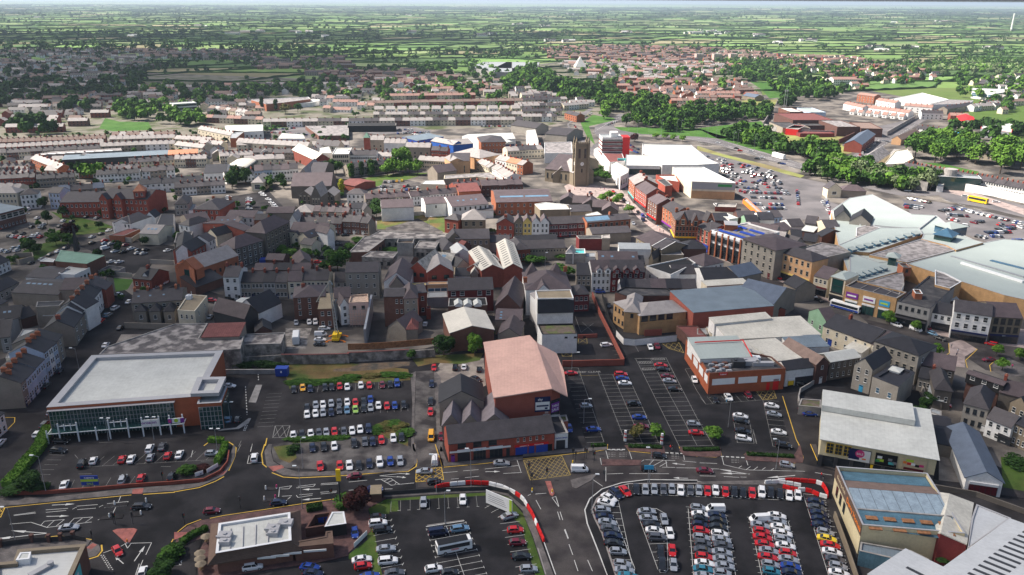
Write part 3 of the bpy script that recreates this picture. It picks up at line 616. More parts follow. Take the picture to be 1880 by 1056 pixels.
_n['Principled BSDF'].inputs['Specular IOR Level'].default_value=.05
rf_=random.Random(5)
HEDGE=[]
def fieldgrid():
 v=[];f=[];col=[];ys=[1150]
 while ys[-1]<26000:ys.append(ys[-1]+rf_.uniform(95,150)*(1+max(0,ys[-1]-3000)/5500))
 rows=[]
 for j,y in enu(ys):
  half=y*.72+500;st=165*(1+max(0,y-3000)/6000);n=int(2*half/st);r=[]
  for i in range(n+1):x=-half+2*half*i/n;r.append((x+rf_.uniform(-.3,.3)*st+sin(y*.004)*60,y+rf_.uniform(-.28,.28)*(ys[1]-ys[0])*(1+max(0,y-3000)/6000)+x*.05+sin(x*.003+j)*18))
  rows.append(r)
 for j in range(len(rows)-1):
  r0,r1=rows[j],rows[j+1];n0,n1=(len(r0)-1,len(r1)-1);n=max(n0,n1)
  for i in range(n):a,b_=(r0[min(i*n0//n,n0)],r0[min((i+1)*n0//n,n0)]);d,c=(r1[min(i*n1//n,n1)],r1[min((i+1)*n1//n,n1)]);q=[a,b_,c,d];q=[p for k,p in enu(q)if p!=q[k-1]];k=len(v);v.extend([(p[0],p[1],-.02)for p in q]);f.append(tuple(range(k,k+len(q))));cc=rf_.choice(FC);s=rf_.uniform(.8,1.2);col.append([x*s for x in cc]);HEDGE.append((a,b_));HEDGE.append((a,d))
 me=bpy.data.meshes.new('fields');me.from_pydata(v,[],f);ca=me.color_attributes.new('field','FLOAT_COLOR','CORNER')
 for p,c in zip(me.polygons,col):
  for li in p.loop_indices:ca.data[li].color=(*c,1)
 me.materials.append(fm);me.update();tag(put(me,'fields'),kind='structure')
fieldgrid()
sheet('town_ground',[(-400,1300),(2300,1300),(2500,420),(1880,262),(1700,185),(1560,160),(1400,175),(1380,120),(1080,108),(700,150),(300,135),(-100,110),(-500,140)],'town_floor',.0)
sheet('foreground_tarmac',[(-300,1400),(2200,1400),(2300,900),(1880,880),(1500,690),(1250,600),(1050,560),(780,640),(520,660),(330,600),(210,520),(60,640),(-300,760)],'asphalt',.006)
mat2('ami',(.075,.067,.065),(.036,.032,.034),.11,.4,.6,var=.25)
sheet('road',a2(560,345,560,200,770,190,1408,130)+a3(0,105,530,60,800,50,1408,110)+a4(200,110,830,150,1110,215,1408,250)+[(1880,938),(1960,950),(1960,905),(1880,893)][:0]+a4(1100,330,1000,300,560,290,0,300)+a3(1000,285,800,310,640,360,540,440,500,530,520,640,560,740,700,1100,850,1500,-100,1500,260,1056,170,790,80,560,0,460)+a2(1340,400,1150,335,1000,325,720,345),'ami',.012)
tbl('''
sheet
side_road|b2 530 1056 545 450 700 440 715 1056;a2 760 190 545 190|aol .014
side_road|b1 905 490 1408 500 1408 480 900 470|asphalt .014
worn_tarmac|a1 780 0 800 130 900 190 1408 212;a2 0 215 480 205 530 150 520 30 470 0;b2 460 1000 200 985;b1 1250 960 1000 1000|aol .012
new_tarmac|a0 -100 520 600 458 1060 412 1408 395;a1 200 355 330 300 480 130 600 110 720 170 800 240 1000 278 1408 262;a2 540 230 545 360 270 385;a1 1330 430 740 520 215 600 30 710;a0 1300 940 1100 1100 950 1100 820 870 740 765 600 740 450 738 -100 810|anw .01
car_park_tarmac|a2 320 460 1140 415 1280 560 1408 980 1470 1150 300 1150 200 740 330 560|anw .011
car_park_tarmac|a3 700 440 860 400 1408 410;a4 850 450 900 480 960 700 1150 1200;a3 850 1200 720 560|anw .013
car_park_tarmac|b3 440 420 1300 190 1408 480;b4 100 640 640 660 760 1056;a4 830 60 200 40;a3 1408 50 520 20;b3 470 900 370 640|anw .009
grass_verge|a2 300 445 690 412 1150 388 1290 425 1408 560;a3 80 760 190 1100 110 1100 0 700;a2 1408 660 1270 545 1140 412 320 458 330 560 180 580 160 520|grass .03
grass_verge|a2 175 560 215 740 240 900 290 1150 200 1150 190 900 0 930 0 890 155 770 120 640|grass .031
raised
pavement|a1 790 0 780 60 800 140 880 190 1000 225 1400 215;a2 480 207 530 160 515 0 545 0 552 150 480 218 100 238;a1 1330 250 1000 262 880 252 745 178 728 60 760 0|paving
pavement|a0 -60 440 400 428 1060 357 1408 332;a1 200 315 400 220 450 90 480 0 495 20 492 100 440 205 395 258 200 343 0 378;a0 1060 400 600 447 136 492 -60 505|paving
pavement|a2 745 10 800 150 1408 100;a3 0 60 400 40 680 20 680 45 530 55 0 100;a2 1408 124 770 180 735 60|paving
pavement|b2 545 450 500 470 515 700 505 1056;a2 530 60 545 60;b2 530 1056 535 700|paving
pavement|b2 690 440 745 500 740 700 760 1000;a2 760 60 740 60;b2 715 1056 700 700|paving
pavement|a2 690 372 720 355 1000 338 1150 345 1340 410 1408 470;a3 70 580 130 740 260 1090 190 1090 80 740 0 560;a2 1408 540 1290 420 1150 383 690 405 270 430 270 400|paving
kerbed_verge|a3 1408 296 1000 291 800 317 650 364 550 444 508 530 528 640 568 740 700 1100 760 1100 640 720 580 600 556 530 600 440 700 362 860 320 1408 318|anw .1
pavement|a4 0 303 560 292 650 300 640 330 0 322|paving
pavement|a4 830 0 860 120 850 150 780 152 390 130 380 80 400 60 780 90 800 60|brick_paving
pavement|a4 190 30 195 95 150 105 0 100;a3 1300 90 1265 50 1270 20 1408 60|brick_paving
pavement|a3 820 10 860 55 1150 72 1140 20|brick_paving
pavement|a4 925 0 990 170 1110 208 1408 240;a5 600 310 1408 440 1408 380 1240 350 700 290 540 240;a5 0 180;a4 1000 140 960 0|ami
pavement|a3 640 120 960 130 950 170 640 175|brick_paving .14
traffic_island|a3 385 290 540 250 600 240 560 290 430 360 400 350|paving .14
traffic_island|a3 180 300 225 300 255 400 240 420 220 410|tactile_red .14
traffic_island|a0 910 700 950 685 1080 680 1110 690 1045 800 1020 800|tactile_red .14
traffic_island|a0 860 490 1035 470 1030 495 850 512|asphalt .13
traffic_island|a0 800 612 830 582 1000 565 990 600|asphalt .13
traffic_island|a0 1050 572 1130 555 1160 565 1140 585 1060 588|asphalt .13
traffic_island|a1 725 345 830 350 840 368 735 375|asphalt .13
traffic_island|a1 710 455 740 440 820 440 810 460 720 468|asphalt .13
pavement|a0 690 850 740 790 800 815 815 860 780 900 715 920 -60 1010 -60 815 450 750 600 752 735 775|paving
pavement|a1 30 722 110 662 220 615 740 535 1330 448 1408 440;a2 270 402 300 440 160 520 180 700 0 880;a1 1408 900 1150 960 700 1020 300 1100 200 1100 180 900 260 760 60 820 0 840|brick_paving
sheet
drive_through_lane|a1 110 800 230 760 190 870 170 1100 40 1100 70 900|asphalt .135
car_park_tarmac|a1 1408 905 1180 965 800 1030 700 1100;a2 200 1100 190 900 0 935|anw .015
tactile_paving|a0 1070 365 1160 357 1150 402 1068 403|tactile_red .126
tactile_paving|a1 760 182 870 170 890 190 800 222|tactile_red .126
tactile_paving|a1 330 235 425 215 400 245 300 262|tactile_red .126
tactile_paving|a1 0 712 140 712 90 735 0 775|tactile_red .126
tactile_paving|a0 695 840 750 800 785 815 740 850|tactile_red .126
rough_grass|b1 380 400 870 330 1000 385 1408 370;b2 0 380 480 430 500 520 330 530 0 545;b1 1408 530 1000 560 930 590 900 480 820 455 700 400 520 400|gwa .02
earth_strip|b1 1290 430 1408 420;b2 100 385 500 370 490 400 300 430 0 450;b1 1280 450|earth .024
rough_grass|b2 200 900 350 890 420 880 480 900 480 1056 220 950|gwa .022
rough_grass|b1 920 985 1408 955 1408 1000 960 1030|gwa .022
rough_grass|a1 800 20 960 0 990 110 930 150 850 120|gwa .02
rough_grass|b2 500 330 1090 300 1060 360 900 390 700 380 560 410|gwa .02
yard_ground|b2 700 440 740 380 900 390 1090 340 1110 560 1000 620 740 540|gravel .016
yard_ground|b0 980 150 1310 150 1340 240 920 250|gravel .02
yard_ground|b1 900 100 1110 100 1060 270 890 270|cdi .02
yard_ground|b4 830 640 900 560 1240 470;b5 10 500 300 620 500 480 600 700 560 800 400 760 0 700;b4 1000 680|anw .016
yard_ground|a5 720 20 900 20 960 320 720 300|gravel .022
rough_grass|a5 1220 100 1500 120 1500 420 1240 360|grass .022
waste_ground|c2 230 240 520 200 770 200 790 340 230 310|gwa .02
waste_ground|c2 300 300 420 270 560 225 760 330 760 345 300 330|aol .024
garden_lawn|c0 740 690 1080 720 1030 800 900 820 760 720|glu .02
grass_verge|c0 410 170 830 260 910 290 870 330 560 370 440 330 560 290 480 220|grass .02
car_park_tarmac|c0 640 450 900 380 1408 450 1408 560 1230 590 1200 640 1010 690 860 600 850 530|asphalt .02
grass_verge|c0 80 600 200 480 420 400 560 420 400 500 260 580|grass .02
church_green|d2 20 900 450 840 780 830 560 900 160 985 30 960|grass .02
car_park_tarmac|d2 300 985 340 900 560 900 720 930 690 1000 500 1010|aol .024
car_park_tarmac|c1 380 60 760 0 880 130 640 180 400 190|asphalt .02
''')
sheet('town_street',[(205,605),(270,545),(330,520),(420,545),(600,555),(640,600),(600,604),(400,560),(330,545),(270,575),(240,640),(60,840),(-60,960),(-60,850),(90,720)],'asphalt',.018)
mat2('garden_floor',(.065,.08,.035),(.17,.155,.13),.045,.4,.55,var=.3)
sheet('gardens',[(-300,262),(560,245),(1000,232),(1100,210),(1300,205),(1400,180),(1380,122),(1080,110),(700,152),(300,137),(-100,112),(-400,140)],'garden_floor',.008)
sheet('market_street',d3(640,640,740,700,980,940,1080,1056)+c3(720,0,900,260,1060,370,1270,440,1408,470)+c4(200,560,600,720,860,830,1100,910,1408,990)+c5(200,990)+[(1700,610),(1880,650),(2000,670),(2000,610),(1880,605)]+c5(0,860)+c4(1170,900,700,720,340,600,80,500)+c3(1270,400,1040,250,880,80,860,0)+d3(1000,1000,900,850,720,560),'paving_pink',.02)
tbl('''
sheet
market_road|c3 690 0 790 120 870 260 960 330 1130 440 1200 480 1240 470 1060 320 930 220 800 60 770 0|aol .028
market_road|c4 150 500 200 540 600 700 860 830 1100 910 1408 990;b5 140 30 480 110 640 150 900 190 1408 260 1500 480 1100 440 950 340 800 300 700 330 590 280 540 190 150 90;b4 1380 60 1240 -60;c4 820 860 500 730|ami .028
paved_island|b5 800 220 900 190 1030 270 930 330 930 420 850 410 810 330|paving_pink .04
paved_island|b5 1150 380 1280 340 1420 400 1420 480 1260 500 1160 450|paving .04
church_forecourt|d3 400 960 460 930 700 950 960 1000 1000 1056;c3 700 0 860 130 640 150 420 40;d3 450 1056|paving_pink .03
road|b0 1180 -60 1040 60 780 380 520 700 390 860 240 1056 -100 1300 -100 900 180 720 480 330 560 200 700 160 900 -60|asphalt .02
retail_car_park|d4 0 600 0 660 160 700 230 780 420 1056;c4 500 190 700 260 900 230 960 260 1100 330 1180 130 1000 60;d4 1250 930 880 860 560 730|asu .02
retail_car_park|c5 420 70 700 90 1100 170 1500 260 1500 420 1130 420 860 330 500 200|asu .02
dual_carriageway|d3 1110 460 1300 470 1690 520;d4 200 560 600 680 960 790 1240 860 1500 950;d5 500 1056;c5 720 40 800 90 1100 140 1500 240 1500 140 1150 60 860 10 700 0;d5 820 980 560 1000;d4 1500 900 1100 770 900 700 500 590 200 500 0 480;d3 1500 440 1150 455 950 420 880 380 900 340 1020 270 940 255 830 330 700 380 690 440 760 520 680 560 640 650 740 700 800 600|asu .024
grass_verge|d3 880 385 950 420 1150 455 1690 480;d4 200 500 500 590 860 690 640 560 200 460;d3 1690 400 1000 390|glu .03
grass_verge|d4 0 570 250 650 700 760 1040 860 1000 880 560 760 0 610|gdr .03
grass_field|d4 640 440 860 540 1100 640 1340 680 1500 640 1400 560 1500 480 1000 470|gdr .026
grass_field|d4 0 400 620 330 700 440 900 560 600 500 200 500|glu .03
station_forecourt|d5 800 985 1000 960 1690 1180 1690 1240 1300 1110 900 1010|paving_pink .03
link_road|d5 120 760 0 760 -60 720 60 640 240 490 400 430 640 300 900 210 1400 130 1500 150 900 250 700 340 480 480 350 560 180 700|asu .03
sports_field|d4 500 -60 1100 -20 1040 60 980 90 700 110 620 20|glu .03
playing_field|d4 420 130 780 120 740 200 560 210|gdr .028
compound_floor|d4 640 340 700 330 1100 330 1690 380;d5 280 380 560 320 640 290 340 470 0 460;d4 1100 470 660 430|asu .028
depot_yard|d5 480 740 340 700 430 600 600 620 620 700|concrete .028
park_lawn|d5 700 730 880 740 1250 820 1250 850 900 780|glu .03
town_car_park|d1 870 430 1260 380 1400 470 1280 500 1000 430|asu .024
town_car_park|d2 0 360 460 360 800 420 780 500 560 440 300 460 0 420|asu .024
grass_verge|d2 600 350 1200 340 1690 330 1690 360 1200 365|glu .028
grass_verge|d1 860 385 1260 365 1260 378 870 410|glu .028
grass_verge|d0 1020 300 1160 335 1440 340 1480 415 1100 430 960 400|glu .03
market_road|d3 440 370 470 340 560 310 680 215 650 205 500 290 430 360 440 400 560 520 640 620 680 600 560 480|asu .032
grass_verge|d3 560 350 680 270 880 300 900 320 640 380 700 560 620 480|glu .03
''')
# ---- marks ----
Y2='pye'
def dbl(pts,m=Y2,w=.22):mark(pts,w,m)
dbl(a0(-60,520,0,515,600,455,1060,410))
dbl(a0(1160,405,1408,388)+a1(0,385,200,350,330,300,400,262),w=.3)
dbl(a1(440,212,490,100,500,30,470,0)+b1(440,1020,380,1005,280,1020,240,1050),w=.3)
dbl(b1(748,990,735,1050)+a1(730,0,705,80,715,160,745,185),w=.3)
dbl(a1(790,230,880,265,1000,272,1200,262,1330,255)+a2(100,243,300,225,480,220,545,180,552,140,540,80,530,0)+b2(522,1010),w=.3)
dbl(a0(-60,805,20,795,250,765,450,742,600,745,740,770))
dbl(a0(820,815,825,860,790,905,715,928),w=.35)
dbl(a0(1400,765,1305,935))
dbl(a1(25,710,100,650,215,607))
dbl(a1(290,598,400,575,740,525,1000,485,1330,437,1400,428))
dbl(a2(270,390,500,370,690,362))
dbl(a2(770,185,1100,155,1180,145))
dbl(a2(700,0,755,180))
dbl(a3(0,118,300,88,530,62))
dbl(a3(585,57,680,42,685,0))
dbl(a3(825,10,860,55,1030,72))
dbl(a3(1262,20,1290,75,1408,100)+a4(0,98,150,105,195,90,190,60))
dbl(a4(820,0,858,110,840,145,780,152))
dbl(a4(915,0,985,165,1115,205))
dbl(a4(380,82,410,122))
dbl(b4(690,650,800,1000,830,1056))
dbl(b0(40,822,120,822,118,860,20,960))
dbl(b5(800,225,805,300,760,330))
dbl(b5(950,420,935,360,1000,300,1030,270,1000,262))
dbl(b5(1165,370,1130,400,1140,450))
def boxj(q,nx,ny,m='pye'):
 A,B,Cc,D=[P(*p)for p in q];b=MK.setdefault(m,MB());f=lambda u,v:A.lerp(B,u).lerp(D.lerp(Cc,u),v);_line(b,[A,B],.18,.045);_line(b,[B,Cc],.18,.046);_line(b,[Cc,D],.18,.047);_line(b,[D,A],.18,.048)
 for i in range(-ny+1,nx):
  u0,v0,u1,v1=(i/nx,.0,(i+ny)/nx,1)
  if u0<0:v0=-u0*nx/ny;u0=0
  if u1>1:v1-=(u1-1)*nx/ny;u1=1
  _line(b,[f(u0,v0),f(u1,v1)],.13,.05);_line(b,[f(1-u0,v0),f(1-u1,v1)],.13,.052)
boxj(a2(545,210,750,185,768,285,543,305),4,3)
boxj(a3(5,130,315,92,385,248,60,290),8,5,'pyw')
boxj(a0(-60,520,40,513,5,590,-60,600),2,2)
boxj(b4(480,612,620,605,640,668,530,680),3,2,'pyw')
boxj(b3(450,180,515,180,520,228,445,228),1,1,'pyw')
boxj(b3(310,290,385,285,395,328,320,328),1,1,'pyw')
boxj(b1(815,890,935,888,905,985,795,985),2,1,'pwo')
boxj(b3(1125,225,1260,215,1300,300,1180,265),3,2,'pyw')
for q in'a0 110 572 285 548;112 576 290 556;370 550 535 535;370 530 550 518;620 500 790 487;625 528 775 516;585 525 620 508;800 508 832 492;80 645 250 630;250 630 380 672;380 672 740 628;330 655 360 622;360 622 520 608;380 670 440 615;455 660 520 608;530 668 600 598;600 598 750 588;610 640 670 592;690 630 750 588;790 612 870 575;865 480 1035 462;845 512 1025 495;1035 462 1025 495;975 420 955 470;935 510 900 580;835 878 915 848;975 825 1010 805;1050 800 1225 795;1225 795 1178 893;1010 800 1030 840;1030 840 1060 800;1155 935 1105 1056;1125 965 1095 1056;a1 590 155 720 145;605 90 590 155;630 0 615 60;150 50 135 105;850 350 950 335;950 335 925 360;850 362 925 360;1000 340 1140 322;985 352 1125 340;1140 322 1125 340;1185 318 1320 310;1183 328 1320 320;850 350 843 425;870 420 950 415;915 445 940 425;985 412 1000 430;1000 430 1115 412;1010 408 1120 400;1180 388 1315 378;1183 402 1310 388;1315 310 1325 320;a2 0 305 150 290;0 372 150 358;290 362 355 360;215 287 340 275;340 275 410 322;410 322 345 332;345 332 260 283;285 298 330 278;310 312 360 290;370 330 385 308;345 330 530 312;250 255 430 235;250 255 400 265;760 230 880 220;925 215 1050 205;1100 200 1370 172;1360 125 1392 222;830 282 890 277;940 270 1055 258;1250 236 1400 228;a3 680 240 810 235;860 237 1180 238;1125 185 1230 187;1240 190 1408 192;a4 0 193 175 200;a3 555 278 645 340;670 185 670 300;1015 170 1055 128;1055 172 1130 132;1105 180 1165 145;1155 130 1163 182;950 145 980 125;990 125 1230 132;a4 220 210 420 242;215 260 340 268;350 265 400 266;200 100 215 165;215 165 385 205;385 205 430 208;395 205 430 180;455 208 490 182;525 205 550 188;595 210 620 195;335 190 360 175;430 208 870 218;560 210 560 212;620 270 790 250;950 228 1090 250;20 150 160 155;20 255 150 258;385 90 410 170;a3 670 50 690 125;860 60 880 120;625 112 635 165;1298 85 1305 125;1290 135 1400 145;235 430 290 505;265 420 290 500;105 450 145 525;280 545 300 610;300 545 322 612;335 690 365 765;340 685 368 760;372 808 403 893;415 935 445 1025;523 935 562 1025;240 430 265 422;100 402 190 395;40 415 65 402'.split(';'):tl_,q=_pt(q,globals().get('tl_'));mark(globals()[tl_](*q),.15)
for q in(a0(235,235,240,235),a0(635,240,740,238),a0(1300,180,1380,180),a0(630,115,605,85),a1(0,980,90,980),b0(800,1025,910,1020),b1(480,20,485,22),a1(540,0,510,60),b1(625,1056,630,1030),b1(540,1010,520,1056)):mark(q,.12,'pwo')
arrow(*a0(420,492),*a0(550,485),5.5)
arrow(*a0(375,583),*a0(510,580),5.5)
arrow(*a0(375,718),*a0(190,705),9)
arrow(*a0(375,720),*a0(90,752),13)
arrow(*a1(1175,362),*a1(1060,365),4.5)
arrow(*a1(1185,436),*a1(1060,447),4.8)
arrow(*a2(410,236),*a2(485,240),3)
arrow(*a2(390,262),*a2(450,268),2.6)
arrow(*a2(1105,222),*a2(1205,220),4)
arrow(*a3(1310,165),*a3(1220,155),3.6)
arrow(*a3(1335,275),*a3(1235,272),4)
arrow(*a4(420,242),*a4(220,208),8)
arrow(*a4(425,240),*a4(230,235),8)
arrow(*a4(790,252),*a4(570,270),8)
arrow(*a0(1085,945),*a0(1140,865),5.5)
arrow(*a0(998,965),*a0(940,915),4)
mark(a0(815,895,885,1010),.25,dash=(.35,.45))
mark(a0(835,895,912,1015),.25,dash=(.35,.45))
mark(a3(680,42,825,42),.45,dash=(.9,.5))
mark(a3(1150,68,1300,75),.45,dash=(.9,.5))
mark(a4(190,98,385,108),.45,dash=(.9,.5))
mark(a3(700,45,810,47),.3,dash=(.9,.5))
mark(b1(575,570,588,800),.28,dash=(1,1))
mark(b1(672,355,680,520),.28,dash=(1,1))
mark(b1(590,885,570,930),.25,dash=(.5,.4))
mark(b1(575,885,560,930),.25,dash=(.5,.4))
for i in range(4):mark(a1(85+i*30,905,78+i*30,942),.75)
groundtext('SLOW',*a1(128,972),40,-1,2.3,wx=.8)
groundtext('KEEP CLEAR',*b3(535,460),40,-1,1.7,'pwo',.9)
for q in(a3(720,85),a3(812,85),a3(1235,100),a4(310,135)):
 for k in range(3):mark([(q[0]-8,q[1]-3+k*3),(q[0]+6,q[1]-3.4+k*3)],.22,'pwo',dash=(.7,.25))
mark(a3(1408,290,1000,285,800,310,640,360,540,440,500,530,520,640,560,740,700,1100),.3,'pwh',.05)
mark(a4(0,300,200,315,380,315,560,290),.3)
mark(a3(1408,318,860,320,720,355,600,440,556,530,580,600,640,720,765,1100),.45,'kerb',.15)
mark(a3(170,790,265,1056),.22,z=.14)
mark(a3(120,840,185,1056),.25,'kerb',.14)
bays(a0(150,858-816)if 0 else a0(655,185),a1(420,118),14,5,1,back=True,dl=1.6)
bays(a0(400,85),a0(400,246),1,.1)
for k in range(5):mark(a0(400-k*22,85+k*40,520-k*28,88+k*39),.1,'pwo')
for k in range(9):mark(a0(375+k*95,385-k*8,405+k*98,300-k*6),.1,'pwo')
mark(a1(215,138,340,132),.1,'pwo')
bays(b1(1000,625),b2(430,580),22,4.8,1)
bays(b1(870,625),b1(800,890),9,4.6,-1)
bays(b1(1045,825),b2(480,770),15,4.8,1)
bays(b1(925,995),b2(200,950),12,4.5,1)
d_=bays(a2(340,545),a2(1040,500),9,4.6,1,tick=False)
mark(a2(340,545,345,545),.1)
for k in range(10):p=a2(405+k*80,535-k*4);mark([(p[0]-2.5,p[1]),(p[0]+2.5,p[1]-.2)],.1,'pwh')
for A_,B_ in((a2(345,612),a2(470,1080)),):
 bays(A_,B_,9,5,-1,tick=False,m='pwh')
 for k in range(10):p=P(*A_).lerp(P(*B_),k/9);_line(MK['pwh'],[p+Vector((-.1,-.5)),p+Vector((.1,.5))],.1,.049)
bays(a2(790,660),a2(940,1075),9,4.9,1,m='pwh',back=True,tick=True)
bays(a2(790,660),a2(940,1075),9,4.9,-1,m='pwh',back=False,tick=True)
bays(a2(1205,590),a2(1370,1056),8,4.9,1,m='pwh',back=False)
bays(a2(1100,515),a2(1205,590),2,4,1,m='pwh')
mark(a2(625,665,935,618),.25,'pwh')
mark(a2(635,655,930,612),.25,'kerb',.06)
bays(a3(860,400),a4(850,456),18,5.2,1,m='pwh',back=True,w=.1)
bays(a3(770,455),a3(900,1056),11,5.3,-1,m='pwh',back=True)
mark(a3(860,400,770,455),.12)
mark(a3(755,615,905,1005),.12)
bays(a3(925,560),a3(1090,1010),7,5,1,m='pwh',back=True)
mark(a3(1090,1010,1110,1035,1150,1038,1172,1010,1165,770),.14)
mark(a3(920,560,925,535,980,515,1080,520,1150,560),.14)
bays(a4(75,520),a4(145,1056),11,5.1,1,m='pwh',back=True)
bays(a4(75,520),a4(145,1056),11,5.1,-1,m='pwh')
mark(a4(232,575,310,1056),.12)
mark(a3(1335,520,1378,1056),.12)
bays(a4(575,605),a4(680,1056),10,5.1,1,m='pwh',back=True)
bays(a4(575,605),a4(680,1056),10,5.1,-1,m='pwh')
mark(a4(425,592,520,1056),.12)
mark(a4(735,625,855,1056),.12)
bays(a4(855,400),a4(1070,1090),15,5.2,1,m='pwh',back=True)
bays(b3(445,420),b3(655,1020),17,5,-1,m='pwo',back=True,w=.12)
bays(b3(725,475),b3(965,1030),17,5.1,1,m='pwo',back=True,w=.12)
bays(b3(725,475),b3(965,1030),17,5.1,-1,m='pwo',w=.12)
mark(b3(605,450,830,1020),.13,'pwo')
mark(b3(835,455,1095,1025),.13,'pwo')
bays(b3(1030,345),b3(1408,1050),20,5.1,1,m='pwo',back=True,w=.12)
bays(b3(1030,345),b3(1408,1050),20,5.1,-1,m='pwo',w=.12)
mark(b3(910,345,1262,1052),.13,'pwo')
mark(b3(1155,338,1408,830)+b4(130,1050),.13,'pwo')
mark(b3(900,345,1160,340),.12,'pwo')
for k in range(3):boxj(b3(935+k*13,370+k*26,1030+k*14,368+k*26,1038+k*14,385+k*26,942+k*13,388+k*26),5,1,'pwo')if k!=1 else None
boxj(b3(1040,342,1140,340,1148,356,1048,358),5,1,'pwo')
mark(b3(1310,430,1408,610)+b4(70,715),.12,'pwo')
bays(b4(70,715),b4(530,680),8,4.8,1,m='pwo',back=True)
bays(b4(530,680),b4(612,1056),9,5,1,m='pwo',back=True)
mark(b3(1310,430,1380,425),.12,'pwo')
mark(b4(285,795,410,800,460,1030,325,1025,285,795),.13,'pwo')
mark(b4(310,870,425,875),.12,'pwo')
mark(b4(450,920,480,1035),.3,'pwo',dash=(.4,.3))
mark(b3(445,420,470,485),.12,'pyw')
mark(b3(470,485,610,480),.12,'pyw')
mark(b3(905,240,935,290),.12,'pwo')
bays(b3(700,255),b3(760,345),3,3.5,1,m='pwo')
mark(b3(420,0,470,135),.12,'pwo')
mark(b3(470,135,570,60),.12,'pwo')
mark(b3(480,50,570,135),.12,'pwo')
for o_ in(0,26,40,62):mark(d4(0,495+o_*1.1,300,540+o_*1.15,600,625+o_*1.1,900,715+o_,1200,800+o_),.3,'pwh',dash=(6,6)if o_ in(26,62)else None)
mark(d5(560,1020,900,1090,1400,1230),.3,'pwh',dash=(6,6))
mark(d3(700,430,830,345,940,290),.3,dash=(4,4))
mark(d3(1100,470,1690,510),.3,dash=(6,6))
mark(d5(80,700,330,560,640,360),.25,dash=(5,5))
# ---- near ----
root,edge=flat('retail_store','large flat white-roofed store with wide grey roof rim and glazed front','store',[b0(375,740),b1(205,650),b1(284,495),b1(395,280),b0(740,320)],9.5,'brick_store','fwh',1,'mli',copw=2.1)
a,e=edge(0)
v=e-a
LN=v.length
an=atan2(v.y,v.x)
dv=v/LN
nv=Vector((dv.y,-dv.x))
def onfront(mb,name,mats,parent=root,off=.0):o=mb.build(name,mats,parent);o.location=(a.x+nv.x*off,a.y+nv.y*off,0);o.rotation_euler=(0,0,an);return o
g=MB()
g.box(.3,-.35,.1,LN-7.5,-.05,8.5)
onfront(g,'glass_front','ggr')
g=MB()
for i in range(37):x=.4+(LN-8)*i/36;g.box(x-.06,-.45,.1,x+.06,-.353,8.5)
for z in(1.2,2.6,4,5.4,6.8,8.4):g.box(.3,-.43,z-.05,LN-7.5,-.352,z+.05)
onfront(g,'glazing_bars','c_teal' if 0 else'mgr')
g=MB()
g.box(.2,-1.1,8.52,LN-7,0,8.7,bottom=1)
onfront(g,'canopy','mli')
g=MB()
g.box(.8,-3.8,2.9,LN-5,-.46,3,bottom=1)
onfront(g,'glass_awning','ggr')
K=(LN-4.6)/51.5
g=MB()
for x in(.5,5,11.8,18.5,23.5,30.5,36,42.5,46.5,51.5):tall=int(x)in(5,11,23,30,36,42,46,51);x*=K;g=MB();g.box(x-.18,-4.3,0,x+.18,-4,6.2 if tall else 4.2);g.box(x-.12,-4,2.75,x+.12,-.5,2.88,bottom=1);onfront(g,'white_post','mwh')
g=MB()
g.box(.5*K,-4.25,2.95,51.5*K,-4.05,3.15,bottom=1)
g.box(5*K,-4.25,5.2,11.8*K,-4.05,5.4,bottom=1)
g.box(23.5*K,-4.25,5.2,30.5*K,-4.05,5.4,bottom=1)
for x in(7.2,9.6,25.6,28.2):g.box(x*K-.12,-4.22,3.8,x*K+.12,-4.08,5.9)
onfront(g,'white_beam','mwh')
x0_,x1_=36.2*K,42.6*K
g=MB()
g.box(x0_,-4.5,3.3,x1_,-4.31,5.4,bottom=1)
s_=onfront(g,'banner','hwh')
lett('oroainn',s_,((x0_+x1_)/2-.4,-4.53,4.1),(R(90),0,0),1.25,'c_purple',wx=1.05)
x0_,x1_=46*K,52.2*K
xm=(x0_+x1_)/2
g=MB()
g.box(x0_,-4.5,3.7,x1_,-4.31,5.2,bottom=1)
s_=onfront(g,'banner','c_white')
g=MB()
g.box(x0_,-4.55,3.7,x0_+1.1,-4.51,5.2)
g.box(x1_-1.1,-4.55,3.7,x1_,-4.51,5.2)
g.build('banner_end','c_purple',s_)
g=MB()
g.bar((xm,-4.52,4.5),(xm,-4.56,4.5),.6,0,10)
g.build('banner_emblem','c_lime',s_)
g=MB()
g.bar((x0_+.5,-4.56,4.45),(x0_+.5,-4.6,4.45),.4,0,8)
g.build('banner_dot','c_pink',s_)
r2,e2_=flat('corner_canopy','square raised roof ring on front right corner of glazed store','roof canopy',b1(130,630,358,622,417,493,187,497),10.6,'mli','fwh',1.2,'mli',copw=1.7,base=9.6)
r3,e3_=flat('entrance_block','brick and glass entrance block under corner canopy of store','building',b1(185,712,378,700,428,570,290,500,215,600),8.4,'brick_store','fgr',.3,'mli',copw=.5)
a_,c_=e3_(0)
v_=c_-a_
g=MB()
L_=v_.length
g.box(.3,-.25,.1,L_-.1,-.05,7.4)
gl=g.build('glass_front','ggr',r3)
gl.location=(a_.x,a_.y,0)
gl.rotation_euler=(0,0,atan2(v_.y,v_.x))
g=MB()
for i in range(7):x=.3+(L_-.4)*i/6;g.box(x-.06,-.35,.1,x+.06,-.26,7.4)
for z in(1.3,2.8,4.3,5.9,7.35):g.box(.3,-.33,z-.05,L_-.1,-.255,z+.05)
gl=g.build('glazing_bars','mli',r3)
gl.location=(a_.x,a_.y,0)
gl.rotation_euler=(0,0,atan2(v_.y,v_.x))
a_,c_=e3_(1)
v_=c_-a_
g=MB()
L_=v_.length
g.box(.3,-.25,.1,L_-.3,-.05,7.4)
gl=g.build('glass_side','ggr',r3)
